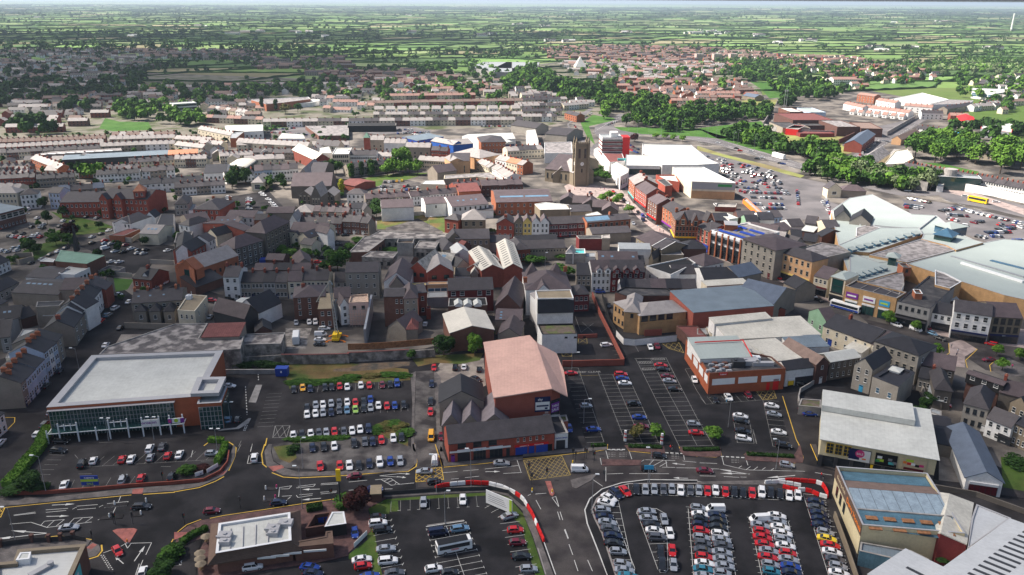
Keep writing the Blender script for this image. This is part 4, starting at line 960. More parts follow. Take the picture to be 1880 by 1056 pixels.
gl.location=(a_.x,a_.y,0)
gl.rotation_euler=(0,0,atan2(v_.y,v_.x))
flat('patchy_roof_shed','low shed with patched grey felt roof behind glazed store','shed',[b0(860,250),b0(800,312),b1(390,276),b1(532,268),b1(560,168),b1(200,180),b1(270,60),b1(0,66)],7.6,'cdi','fpa',.25,'concrete',copw=.3)
tbl('''
bld
roof_shed|low shed with a rusty red sheet roof behind store||b1 220 172;525 162;@575 70|8.6 .8 m rpe fma
flat
garage_block|long grey concrete block with stained flat roof above retaining wall|shed|b1 535 232 860 225 895 135 570 148|5.5 cdi fpa .3 concrete
wallrun
retaining_wall|long stained concrete retaining wall with rust red strip on top|b1 870 388 1120 388 1408 382;b2 0 372 120 368 490 348|3.6 cdi .5|cop='fma'
rusty_fence|rusty corrugated sheet fence along back yards|b2 0 338 135 335 400 318 700 290|5.4 metal_rust .15|cat='fence',zb=3
retaining_wall|dark lower stretch of concrete wall at end near trees|b2 490 345 700 330|3 cdi .5
retaining_wall|low concrete wall with yellow kerb behind store car park|b1 385 470 850 468|1.6 concrete .4|cop='concrete'
retaining_wall|tall concrete wall beside store with ivy on top|b1 380 400 870 370|2.6 cdi .4
brick_wall|low red brick wall round front of store car park|a0 20 412 380 400 760 372 1060 345 1408 322;a1 240 300 370 235 430 160 445 70|1 bre .3
brick_wall|red brick wall and gate line along yard beside car park|b3 320 410 480 408 560 405 815 398|2.3 bwa .35
brick_wall|long red brick wall between yard and lane to car park|b3 815 395 715 190 620 0;c3 560 860|2.4 bwa .35
brick_wall|short low red brick wall beside white building yard|b3 445 182 600 175|1.5 bwa .3
white_wall|white painted boundary wall with black coping around orange brick building|b3 755 165 815 232 900 240 1240 205|2.6 rwh .35|cop='tbk'
yard_wall|curved stone wall round dark yard entrance|b4 820 725 815 680 830 620 900 580 960 540 1250 470|1.6 concrete .35
boundary_wall|long low stone wall running down beside brown hall|a4 1105 590 1200 850 1300 1150|1.8 tsa .4
boundary_wall|stone wall along road above white sheds|a5 600 345 1020 420 1408 560 1600 640|1.4 tdk .4
stone_wall|stone wall at foot of dark yard behind cream retail shed|b5 560 560 600 660 590 780|2.2 tgr .4
black_fence|tall dark timber fence on left of lane to car park|b3 760 160 700 60 680 0;c3 640 860|2.2 tbk .12|cat='fence'
''')
H=12
wh=thing('bwa','tall red brick warehouse under a broad pale pink metal roof','warehouse',*P(*b2(1170,665),H))
def loc(p,z,base=Vector((wh.location.x,wh.location.y))):return P(*p,z)-base
fl=loc(b2(1170,662),H)
ap=loc(b3(235,588),H+1.8)
fr=loc(b3(362,650),H-1.5)
bl=loc(b2(1088,212),H)
bap=loc(b3(55,155),H+1.8)
bap2=loc(b3(110,215),H+1.8)
br=loc(b3(330,440),H-1.5)
br0=loc(b3(270,300),H-1.5)
rf=MB()
T=lambda p,z:(p.x,p.y,z)
rf.poly([T(fl,H),T(ap,H+1.8),T(bap2,H+1.8),T(bap,H+1.8),T(bl,H)])
rf.poly([T(ap,H+1.8),T(fr,H-1.5),T(br,H-1.5),T(br0,H-1.5),T(bap2,H+1.8)])
rf.poly([T(fl,H-.3),T(ap,H+1.5),T(ap,H+1.8),T(fl,H)])
rf.poly([T(ap,H+1.5),T(fr,H-1.8),T(fr,H-1.5),T(ap,H+1.8)])
rf.poly([T(fr,H-1.8),T(br0,H-1.8),T(br0,H-1.5),T(fr,H-1.5)])
rf.poly([T(bl,H-.3),T(fl,H-.3),T(fl,H),T(bl,H)])
rf.build('roof','roof_pink',wh)
wl=MB()
ins=Vector((.5,.6))
q=[fl+Vector((.5,.7)),ap+Vector((0,.7)),fr+Vector((-2.2,.9)),br0+Vector((-2.2,-.4)),bap+Vector((0,-.5)),bl+Vector((.5,-.5))]
zt=[H-.05,H+1.65,H-1.3,H-1.3,H+1.6,H-.05]
for i in range(6):j=(i+1)%6;wl.poly([T(q[i],0),T(q[j],0),T(q[j],zt[j]),T(q[i],zt[i])])
wl.build('wall','bwa',wh)
fe=q[1]-q[0]
fa=atan2(fe.y,fe.x)
fr_e=q[2]-q[1]
fb=atan2(fr_e.y,fr_e.x)
FL=fe.length
FR=fr_e.length
def onw(mb,nm,m,base_,ang):o=mb.build(nm,m,wh);o.location=(base_.x,base_.y,0);o.rotation_euler=(0,0,ang);return o
g=MB()
g.box(FL-.55*0-5,-.2,6.2,FL-.4,-.02,11,bottom=1)
pb=onw(g,'poster_board','c_navy',q[0],fa)
bx('poster','hwh',pb,FL-4.8,-.24,6.8,FL-.6,-.205,9.4)
g=MB()
g.box(FL-4.5,-.27,7.9,FL-.9,-.245,8.4)
g.box(FL-2,-.27,7,FL-1.2,-.245,7.6)
g.build('poster_print','c_navy',pb)
lett('sky',pb,(FL-3.4,-.23,9.9),(R(90),0,0),1.1,'hwh')
g=MB()
g.box(FR-3.4,-.16,.3,FR-.2,-.02,9.6,bottom=1)
gb=onw(g,'corner_glazing','glass',q[1],fb)
sg=bx('sale_sign','c_purple',gb,FR-3.3,-.22,5.6,FR-.4,-.17,8.6)
lett('TABLE',sg,(FR-1.85,-.24,7.3),(R(90),0,0),1,'hwh',wx=.9)
lett('SALE',sg,(FR-1.85,-.24,6),(R(90),0,0),1.2,'hwh',wx=1)
g=MB()
for i in range(14):x=6.5+i*.55;g.box(x,-2,1+i*.32,x+.55,-.6,1.16+i*.32,bottom=1)
g.bar((6.5,-2,2),(14.2,-2,6.4),.05)
g.bar((6.5,-2,1),(14.2,-2,5.4),.09)
g.box(14.2,-2,5.3,16,-.4,5.45,bottom=1)
g.bar((16,-2,0),(16,-2,5.4),.08)
g.bar((11,-2,0),(11,-2,3.4),.08)
onw(g,'outside_stair','steel',q[0],fa)
g=MB()
g.box(14.7,-.1,5.45,15.7,0,7.6)
onw(g,'door','render_pink',q[0],fa)
tbl('''
flat
brick_annexe|low flat-roofed brick annexe behind row of shops||b3 0 830 200 815 350 800 365 850 250 860 0 870|4.2 bwa roof_mossy .4
''')
r_,L,D=bld('grey_gabled_hall','dark slate roofed hall with pale rendered gable and one small window','hall',b2(733,700),b2(1092,688),b2(1080,545),8,3.6,'x',wall='rpe',roofm='sdk',z=8)
plc(wim('d'),'window',r_,'F',2.6,5,1.9,1,L,D)
mat('slate_saw',(.17,.15,.165),var=.2,fine=2.5)
for i,(q1,q2)in enu(((b2(757,850),b2(905,850)),(b2(905,850),b2(1065,850)),(b2(1065,850),b2(1290,850)))):bld('gabled_store',['first','second','third'][i]+' from lane of three steep grey roof bays behind red brick shops','store',(q1[0],q1[1]+8),(q2[0],q2[1]+8),15.5,5.2,3.6,'x',z=5.2,wall='rpe',roofm='slate_saw',group='three roof bays behind shops',ox=0)
r_,L,D=bld('shop_row','long red brick shop row with purple slate roof and white fascia band','shops',(823.5,814),(943,801.5),9.5,6,3,wall='bbt',roofm='slate',z=6,win='F,1,3,z0=3.7,z1=5.8,x1=14.4,x0=1.5,w=2.3,h=1.5,s=d',doors=(('F',1.1,'c_purple',1,2.3),),shop='F,2.4,5.8,fascia=hwh,glass=hdk,h=3.6,n=1 F,6.8,10.3,fascia=hwh,h=3.6,n=4 F,11.4,15.0,fascia=hwh,h=3.6,n=3')
k=bx('fascia_board','hwh',r_,.2,-.34,2.95,17.3,-.3,3.5,bottom=1)
lett('TOPS + IT',k,(8.2,-.37,3.05),(R(90),0,0),.5,'c_cyan')
bx('door','hdk',r_,L-2.1,-.1,0,L-1.1,-.02,2.5)
r_,L,D=bld('shop_row','red brick shop with five small windows and closed blue shutters','shops',(943.3,801.5),(1018,793),9.5,6,3,wall='bbt',roofm='slate',z=6,win='F,1,5,z0=3.6,z1=5.8,x0=.3,x1=9.3,w=.6,h=1.1')
for x0_,x1_ in((.5,3.9),(4.3,5.9),(6.4,9.8)):bx('roller_shutter','c_blue',r_,x0_,-.15,.05,x1_,-.02,2.5)
k=bx('fascia_sign','c_red',r_,.2,-.3,2.55,10,-.02,3.2,bottom=1)
lett('autoparts | A',k,(3,-.33,2.66),(R(90),0,0),.5,'hwh')
lett('Accessories',k,(7.2,-.33,2.66),(R(90),0,0),.55,'hwh')
bx('door','c_black',r_,L-1.9,-.1,0,L-.6,-.02,2.3)
r_,L,D=bld('white_garage_unit','small white rendered unit with blue lettering at end of shops','shop',(1019,797),(1043,795),11,4.8,.5,'f',z=4.8,wall='rwh',deck='sdk',roofm='concrete')
bx('roller_shutter','mdk',r_,.4,-.12,.05,L-.8,-.02,2.7)
lett('UNION MAIN',r_,(L/2-.1,-.06,3.2),(R(90),0,0),.6,'c_blue')
H=8.5
A_,B_=((1508.5,803.5),(1721,841))
r_,L,D=bld('retail_shed','cream clad retail shed with white roof and three large posters','store',A_,B_,25,H,1.2,'m',z=H,wall='cream_board',roofm='fwh',ox=.5,ov=1)
k=bx('upper_roof',['fwh'],r_,-.5,14.5,H+.9,L-4.5,25.2,H+2.6)
bx('dark_glazing','glass',r_,-.2,-.12,0,L+.1,-.02,3.3)
for i in range(8):x=.5+i*(L-1)/7;bx('pillar','mdk',r_,x-.45,-.5,0,x+.45,-.13,3.4)
g=MB()
g.box(0,-.5,3.4,8,-.02,7.2)
PX0=[(9.3,16.2),(17.6,24.4),(26,33.3)]
if L<34:PX0=[(a_*L/36,b_*L/36)for a_,b_ in PX0]
for i,(x0_,x1_)in enu(PX0):
 k=bx('poster',['c_navy','c_black','c_beige'][i],r_,x0_,-.25,3.5,x1_,-.05,7,bottom=1);w_=x1_-x0_
 if i==0:bx('poster_print','hwh',k,x0_+w_*.5,-.28,3.5,x1_-.1,-.255,6.9);g=MB();g.bar((x0_+w_*.5,-.26,5.8),(x0_+w_*.5,-.31,5.8),1.15,0,16);d_=g.build('poster_disc','c_pink',k);lett('SALE',d_,(x0_+w_*.5,-.33,5.5),(R(90),0,0),.8,'hwh');bx('poster_strip','hwh',k,x0_,-.29,3.5,x0_+w_*.5,-.256,3.9);bx('poster_mark','c_orange',k,x0_+w_*.62,-.31,4.2,x0_+w_*.8,-.285,4.6)
 if i==1:
  for u,zz,s_,m_ in((.2,5.9,.6,'c_white'),(.25,5,.8,'c_lime'),(.12,4.8,.5,'c_green'),(.68,5.6,.5,'c_grey'),(.75,4.6,.7,'c_teal'),(.9,4.8,.5,'c_grey')):bx('poster_print',m_,k,x0_+u*w_-s_,-.28,zz-.4,x0_+u*w_+s_,-.256,zz+.35)
 if i==2:
  for u,zz,s_,m_ in((.1,5.7,.4,'c_orange'),(.28,5.5,.5,'c_red'),(.45,5.5,.5,'c_white'),(.62,5.2,.5,'c_black'),(.8,5.4,.55,'c_pink'),(.3,6.4,.9,'c_lime'),(.5,4,2.4,'c_maroon')):bx('poster_print',m_,k,x0_+u*w_-s_,-.28,zz-.35,x0_+u*w_+s_,-.256,zz+.35)
for i in range(3):k=bx('yellow_window','c_yellow',r_,1.5+i*2.2,-.2,4.3,3.4+i*2.2,-.03,7.4);g=MB();[g.box(1.6+i*2.2+.9*u,-.24,4.4+1*q_,2.4+i*2.2+.9*u,-.21,5.3+1*q_)for u in(0,1)for q_ in range(3)];g.build('pane','glass',k)
bx('yellow_strip','c_yellow',r_,13,-.56,.1,13.6,-.51,3.3)
H=8
a_,b_=(a4(1335,650),a4(1125,178))
r_,L,D=bld('brown_hall','hall with cream side wall, long brown lettered parapet and blue patched roof','hall',(b_[0],b_[1]),(a_[0],a_[1]),22,H,.5,'f',z=H,wall='cream_board',deck='ffe',roofm='mli',par=1,base=0)
k=bx('brown_fascia','roof_brown',r_,-.05,-.14,H-3,L+.05,-.02,H+.05,bottom=1)
lett('Derry Homes',k,(L*.74,-.17,H-2.3),(R(90),0,0),2,'c_orange',wx=1.1)
lett('Bowling Club',k,(L*.26,-.17,H-1.7),(R(90),0,0),1.2,'c_beige',wx=1.2)
for x in(3,6.5,10):bx('window','glass',r_,x,-.12,1.5,x+1.6,-.02,4.4)
for nm,x0_,x1_,z0_,z1_,m_ in(('blue_gutter',.6,5.2,H-.9,H-.6,'roof_bluepaint'),('brown_roof_slope',5.3,10,H-.6,H+.4,'tbr'),('pale_roof_lights',10.1,18.6,H+.4,H-.2,'roof_skyblue')):g=MB();y0_,y1_=(.5,21.4);g.poly([(x0_,y1_,z0_),(x0_,y0_,z0_),(x1_,y0_,z1_),(x1_,y1_,z1_)]);g.poly([(x0_,y0_,H-1),(x1_,y0_,H-1),(x1_,y0_,z1_),(x0_,y0_,z0_)]);g.poly([(x1_,y1_,H-1),(x0_,y1_,H-1),(x0_,y1_,z0_),(x1_,y1_,z1_)]);g.build(nm,m_,r_)
g=MB()
x0_,x1_=18.8,L-.3
g.poly([(x0_,21.3,H+.1),(x0_,.5,H+.1),(x1_,.5,H-1.6+.8),(x1_+1.5,21.3,H-1.4)])
g.poly([(x0_,.5,H-1),(x1_,.5,H-1),(x1_,.5,H-.8),(x0_,.5,H+.1)])
g.build('blue_roof_slope','roof_bluepaint',r_)
bx('ridge_beam','concrete',r_,18.5,.5,H-.2,18.9,21.3,H+.35)
for i in range(5):g=MB();zz=H+.12-.07*2.6;g.box(20.6,1.6+i*4,zz-.2,22,4.2+i*4,zz+.0);g.build('rusty_rooflight','metal_rust',r_)
for i in range(4):g=MB();zz=H-.28;g.box(24.2,1.4+i*5.2,zz-.2,25.6,4.2+i*5.2,zz+.05);g.build('rusty_rooflight','metal_rust',r_)
tbl('''
flat
side_shed|low dark blue shed below blue patched roof||a5 90 790 500 860 640 930 520 960 80 860|4 roof_bluepaint fbg .3
''')
H=7.5
V=[(*a5(705,712),H),(*a5(735,715),H+.9),(*a5(948,808),H-.6),(*a5(1003,472),H-.6),(*a5(805,398),H+.9),(*a5(620,372),H)]
shell('white_roof_shed','shed with stained white gabled roof and maroon brick end wall','shed',V,[(0,1,4,5),(1,2,3,4)],[0,1,2,3,4,5],'bma','fcr')
tbl('''
flat
slit_roof_shed|triangular end of white shed roof with slit rooflights beside stone wall||a5 1025 485 1300 596 955 835 985 600|7 rwh roof_shed .2 mli
''')
sky_mat[0]='mdk'
tbl('''
bld
white_shed|largest white metal shed with two rows of dark slit rooflights in its roof||a5 1300 602;300 1330;70|9 4.5 g rwh roof_shed||ov=.2,sky=[(.03+.043*i,.19,.8,5.2)for i in range(13)]+[(.14+.043*i,.5,.8,4.2)for i in range(12)]
white_shed|smaller white metal shed with two slit rooflights below blue roof||a5 455 845;150 1050;18|7 1.2 m rwh roof_shed||ov=.2,sky=[(.42,.35,.8,5.5),(.78,.35,.8,5)]
''')
sky_mat[0]='glass_sky'
# ---- near2 ----
r_,L,D=bld('blue_gabled_workshop','workshop with faded blue two-level roof and white gable over a red shopfront','workshop',a5(945,262),a5(1240,305),27,4.6,2.3,'x',z=4.6,wall='rwh',roofm='sbl',ov=.5,shop='F,.9,-.9,fascia=hwh,h=3.6,n=5,glass=c_maroon')
tbl('''
bld
dark_shed|dark felt roofed sheds joined end to end beside blue workshop||b5 625 1010;860 1056;@610 830|4 1.2 g rst sdk
dark_shed|dark shed with white ridge flashing in yard behind cream retail shed||b5 605 900;830 930;9|4.2 1.6 g concrete sdk
flat
van_store|small pale flat roof store by bushes|shed|b5 640 770 740 810 740 770 660 745|3 rwh fgr .1
''')
stn='tgr'
bld('stone_mill','large grey stone building with dark hipped slate roof and arched windows','building',b5(200,200),b5(560,318),b5(310,115),11,2.2,'h',z=11,wall=stn,roofm='sdk',win='F,3,6,s=a,w=1.2 L,3,3,s=w R,2,2')
bld('stone_gabled_house','grey stone gabled building with a blue door facing yard','building',b5(40,385),b5(185,432),b5(380,345),9,3,'x',z=9,wall=stn,roofm='sdk',win='F,2,2,s=w,w=1,z0=3',doors=(('F',3.2,'c_cyan',1.3,2.4),))
flat('stone_block','square grey stone block with dark flat roof and white rooflight','building',b5(185,490,395,575,528,455,350,395),8.2,stn,'sdk',.5,'sdk',copw=1.2,win=((0,1,2,dict(s='b',w=1.2,h=1.8,z0=2.5,z1=6)),))
tbl('''
bld
rooflight_box|white square rooflight on stone block roof|rooflight|b5 320 432;400 455;@440 430|8.5 .4 p hwh fwh||base=7.6
slate_hall|long purple slate roofed range behind stone block|building|b5 565 385;850 440;@580 300|7 3 g tdk spu|F,2,5
stone_cottage|low stone cottage with blue slate roof below purple range|house|b5 555 490;670 515;@575 415|5 2 g tgr sdk|F,1,3,w=.7|chim=(.9,)
mossy_stone_house|stone house with mossy hipped roof beside narrow lane||b5 690 590;830 610;@680 450|6.5 3 h tdk slate|F,1,2,w=.8
lane_shed|grey sheet roofed lean-to in stone yard||b5 620 660;755 690;@580 560|3 .6 m tdk fgr
dormer_house|dark building with black dormer wall of three white windows|building|b5 945 520;1205 610;@940 440|7.5 2.6 g bdk slate
black_dormer|long black dormer with three white framed windows on dark slate roof||b5 945 460;1245 560;@950 430|10.2 .6 g tbk spu|F,1,3,z0=8,z1=10.1,w=1.3,h=1.2|base=7
hipped_stone_house|grey stone house with hipped slate roof and pipes on its wall||b5 925 705;1120 755;@940 570|7.5 3.5 h tgr slate|F,2,3,s=d|doors=(('F',6,'hwh'),)
mews_house|white rendered house with dark slate roof beside hipped stone house||b5 1110 820;1310 900;@1150 750|6 2.6 g rwh slate|F,2,3|shop='F,4,7.5,fascia=hdk,h=2.8,n=2'
buff_house|buff stone house at right frame edge below white mews house||b5 1330 860;1460 920;14|7 2.6 g tsa sdk|F,2,3
gabled_stone_house|tall stone gabled house at right frame edge above dormer building||b5 1300 690;1440 760;@1400 560|8 3 x tsa sdk|F,2,2
roof_house|house with purple slate roof and brick chimney right of dormer building||b5 1210 610;1400 660;@1260 520|8 2.5 g tdk spu||chim=(.05,)
''')
H=7.5
r_,ed=flat('red_brick_store','brown brick store with white wall panels, red doors and rooftop plant','store',[b3(1258,85),b4(100,465),b4(715,425),b4(560,330),b4(400,240),b4(0,230)][:1]*0+[b4(-90,190),b4(100,465),b4(715,425),b4(600,330)],H,'brick_store','ffe',.5,'bbr')
ca,cb=ed(1)
cv=cb-ca
LL=cv.length
for x0_,x1_ in((1.2,9.5),(10.8,17.8),(19.3,26.5)):panel(r_,ca,cv,x0_*LL/28,x1_*LL/28,3.2,5.4,'c_white','wall_panel')
panel(r_,ca,cv,LL*.855,LL*.93,.05,4,'c_red','door')
panel(r_,ca,cv,LL*.768,LL*.81,.05,2.8,'c_red','door')
k=panel(r_,ca,cv,LL*.12,LL*.235,6.5,7.5,'c_red','shop_sign')
lett('Iceland',k,(LL*.177,-.14,6.7),(R(90),0,0),.75,'c_white')
ca2,cb2=ed(0)
cv2=cb2-ca2
for u0,u1 in((.1,.3),(.38,.56),(.62,.78),(.84,.96)):panel(r_,ca2,cv2,u0*cv2.length,u1*cv2.length,3.2,5.8,'c_white','wall_panel')
bld('white_roof_block','raised block with pale grey sloping roof and red edge on brick store','roof block',b4(25,345),b4(440,328),b4(370,195),H+1.2,1.6,'m',z=H+1.2,wall='rwh',roofm='fgr' if 0 else'fte',base=H-.5)
g=MB()
q=[P(*b4(25,347),H+1.3),P(*b4(442,330),H+1.3),P(*b4(370,197),H+2.9),P(*b4(-20,215),H+2.9)]
for i,zz in((1,(H+1.35,H+2.95)),(2,(H+2.95,H+2.95))):p0,p1=(q[i],q[(i+1)%4]);g.bar((*p0,zz[0]),(*p1,zz[1]),.22)
tag(g.build('red_roof_trim','c_red'),'red trim line along edge of pale sloping roof block','roof trim')
for i,(q1,w_,d_,h_,m_,lb)in enu((((330,395),4,3,2.2,'mdk','dark air handling unit on brick store roof'),((420,375),6,3.5,1.6,'mli','large pale duct housing on brick store roof'),((530,390),7,1.6,1.3,'mli','long pale duct running right on brick store roof'),((470,350),3,2,1.5,'mwh','white fan unit behind ducts on brick store roof'))):p=P(*b4(*q1),H);b_=MB();b_.box(-w_/2,-d_/2,0,w_/2,d_/2,h_);b_.bar((-w_/4,0,h_),(-w_/4,0,h_+.3),.6,0,10);b_.box(-w_/2-.1,-d_/2+.3,.3,-w_/2-.001,d_/2-.3,h_-.3);o=b_.build('roof_plant',m_);mv(o,p,H-.49);tag(o,lb,'roof plant')
for i in range(14):p=P(*b4(95+i%7*27+i//7*20,445-i//7*38-i%3*12),H);b_=MB();b_.box(-.9,-.5,0,.9,.5,.8);b_.box(-.7,-.4,.802,.7,.4,.95);b_.bar((-.9,0,.3),(-1.3,0,.05),.08);o=b_.build('condenser_unit',['mli','mgr','bbr'][i%3]);mv(o,p,H-.49);tag(o,ORD[i]+' condenser unit from left in cluster on brick store roof','roof plant','condenser units on brick store roof')
tbl('''
bld
roof_warehouse|broad white low-pitched warehouse roof behind brick store||b4 250 190;1000 150;@600 30|7.5 .8 m rwh fcr
roof_warehouse|white roof section in front of blue-roofed hall||b4 140 70;600 25;@565 -10|9 .6 m rwh fcr||z=8.6
roof_warehouse|cream sheet roof between brick store and dark gable||b4 620 370;850 335;@620 200|7 .8 m rcr fcr
roof_warehouse|cream sheet roof strip right behind pale sloping roof block||b4 440 310;740 285;@620 200|7.1 .8 m rcr fcr
roof_warehouse|pale blue grey sheet roof shed beside white warehouse roof||b4 760 255;1070 245;@960 165|7 .5 m rwh fbg
gable_store|narrow store with brown tiled roof and dark brick gable with white framed door||b4 965 390;1065 372;@820 205|7.5 2.2 x bdk tbr|F,1,1,z0=4.5,w=.9,h=1.3|doors=(('F',2.6,'hwh',1.2,2.4),)
white_garage|white rendered range with dark slate roof over dark garage doors||b4 720 435;958 408;@920 335|6.2 1.6 g rwh sdk||shop='F,1.2,3.4,glass=c_yellow,fascia=hwh,n=1,h=2.8 F,3.8,-.4,glass=mdk,fascia=hdk,n=3,h=3.0'
roof_mill|dark stone two-storey range with white sheet roof|building|b4 1075 370;1320 330;@1255 262|7 1.5 g tdk fwh|F,2,5,w=.8
cream_terrace|long cream rendered building with dark slate roof and a blue door|building|b4 1020 75;1408 215;@1130 -20|7 3 g rcr sdk|F,2,5,w=.9|doors=(('F',3.5,'c_blue',1.6,2.6),),chim=(.3,)
cream_terrace|lower purple roofed end of long cream building|building|b4 1265 170;1540 270;@1380 60|6.6 3 g rcr spu|F,2,4,w=.9
gabled_building|building with pale green gable wall and brown slate roof||c4 905 970;1040 1050;@860 880|8 3 x render_green spu|F,1,2,s=w
lean_to|small white rendered outhouse with cream roof behind dark stone range|outhouse|b4 1190 255;1330 300;@1340 215|4.5 .8 m rwh fcr|F,1,2,w=.7
flat
green_store|pale concrete roof store in front of yard with a green painted front||b4 820 725 998 742 1000 680 840 670|3 concrete roof_mossy .2
brick_outhouse|low brown brick outhouse with patched red roof and rooflights||b3 1240 80 1370 200 1500 180 1408 80|4.2 bdk fma .2 bdk
box_store|small grey roofed box beside patched red roof|outhouse|b4 0 150 85 150 70 100 0 105|4 concrete fgr .2
roof_store|small cream roofed store with tan slope beside white warehouse|outhouse|b4 105 140 240 185 180 90 75 90|4.5 rcr fcr .15
''')
H=9
flat('orange_brick_terrace','orange brick terrace level with parapet and dark brown gate','building',[c3(940,1050),b3(960,65),b3(1345,30),c3(1320,985)],4.6,'bbf','ffe',.9,'bbf',copw=.4)
r_,L,D=bld('orange_brick_building','orange brick building with grey hipped slate roof and dark balcony windows','building',c3(945,1010),c3(1320,975),c3(1250,880),8,2.6,'h',z=8,wall='bbf',roofm='sli',win='F,1,4,z0=5.2,z1=7.9,w=2.6,h=2.1,s=d,x1=14')
r_,L,D=bld('orange_brick_wing','left wing of orange brick building with small windows up its side','building',c3(820,975),c3(945,985),c3(880,850),8.6,2.6,'h',z=8.6,wall='bbf',roofm='sli',win='L,2,3,s=d F,1,1,z0=5.5,s=d')
tbl('''
bld
brick_wing|front bay of orange brick building with peaked slate roof|building|c3 735 900;830 960;@850 840|8.6 2.4 h bbf sli|F,2,3,s=d L,2,2,s=d
flat
flat_block|dark flat roofed block behind orange brick building|building|c3 745 820 830 850 1280 850 1160 790 820 780|8.2 bdk ffe .4 tbk
''')
g=MB()
g.box(-3.4,-.1,0,3.4,.12,2.5)
[g.box(-3.4+.55*i,-.13,.1,-3.2+.55*i,-.1,2.4)for i in range(12)]
p=P(*b3(1050,158))
o=g.build('roller_gate','bwa')
o.location=(p.x,p.y-.2,0)
o.rotation_euler=(0,0,.12)
tag(o,'dark rust coloured slatted gate in orange brick wall','gate')
tbl('''
bld
roof_hall|long brick hall with a broad blue grey metal roof||c3 1378 985;c4 620 930;@c4 400 780|9.5 1 m bwa fbg||ov=.15
slate_blue_hall|hall with steep blue slate roof and pale rendered gable||c4 620 915;800 805;@430 770|8.5 4 x rpe sbl
flat_hall|strip of cream flat roof behind blue metal roof|building|c4 80 770;420 750;@330 715|9 .2 m rcr fcr
brick_hut|small brown hut with grey pitched roof at end of blue roofed hall||c4 635 975;715 960;6|4 1.2 x bre slate
flat
rendered_block|low white rendered block with brown flat roof beside pink roof|building|b3 155 150 438 145 410 62 118 68|7.5 rwh roof_mossy .5 tbk|win=((0,1,3,dict(z0=5.3,z1=6.9,w=1,h=.6,x0=7,x1=17,s='d')),)
''')
flat('white_rendered_block','tall white rendered block with black slate mansard and rooftop plant','building',[c3(118,872),c3(410,870),c3(385,800),c3(100,808)],14.5,'rwh','roof_tan',.3,'rwh')
g=MB()
p0,p1=(P(*c3(118,880),14.3),P(*c3(412,872),14.3))
o_=p0
d_=(p1-p0).normalized()
n_=Vector((d_.y,-d_.x))
g.poly([(*n_*.1,14.3-0),(*p1-p0+n_*.1,14.3),(*p1-p0+n_*1.6,9.2),(*n_*1.6,9.2)][::-1])
g.poly([(0,0,14.3),(*n_*.1,14.3),(*n_*1.6,9.2),(0,0,9.2)])
q=p1-p0
g.poly([(*q,14.3),(*q+n_*.1,14.3),(*q+n_*1.6,9.2),(*q,9.2)][::-1])
g.poly([(0,0,9.2),(*q,9.2),(*q+n_*1.6,9.2),(*n_*1.6,9.2)])
o=g.build('black_mansard_roof','sdk')
o.location=(p0.x,p0.y,0)
tag(o,'black slate mansard slope on front of tall white block','roof')
tbl('''
bld
hipped_manor|cream building with grey hipped roofs, red ridge tiles and terracotta finials|building|c3 25 800;390 795;@350 655|11 4 h rwh spu||chim=((.0,.2),(.98,.8)),chm='bor'
''')
for cx_,lb in((75,'left'),(270,'right')):bld('pointed_roof_turret',f'steep slate turret with finial on {lb} of hipped cream building','turret',c3(cx_-45,690),c3(cx_+45,690),7,11.5,4.6,'p',z=11.5,base=9,wall='rwh',roofm='spu')
tbl('''
bld
gabled_bay|front gable with red ridge tiles on hipped cream building|gable|c3 105 818;230 815;9|10.6 3 x rwh spu||base=7
side_range|narrow white rendered range running back beside tall white block|building|c3 60 830;110 880;3|11 .8 m rwh sli|L,3,3
brick_villa|small red brick house with grey hipped roof and white windows in yard|house|c3 412 840;535 835;@500 770|7.5 2 h bma slate|F,2,3,w=1.3
''')
r_,L,D=bld('white_roof_hall','gabled hall with bright white sheet roof and brown brick wall','hall',b2(820,138),b2(1175,110),c2(820,990),7.5,2.2,'x',z=7.5,wall='bbr',roofm='fcy',ov=.3)
tbl('''
flat
roof_annexe|black flat roofed annexe with three white gabled rooflights||c2 805 935 1120 925 1110 865 810 870|7.5 bbr tbk .3
''')
for i,cx_ in enu((888,965,1045)):bld('gabled_rooflight',['left','middle','right'][i]+' white gabled rooflight on black flat roof','rooflight',c2(cx_-28,925),c2(cx_+28,923),5,8,.9,'x',z=8,base=7.2,wall='hwh',roofm='fwh')
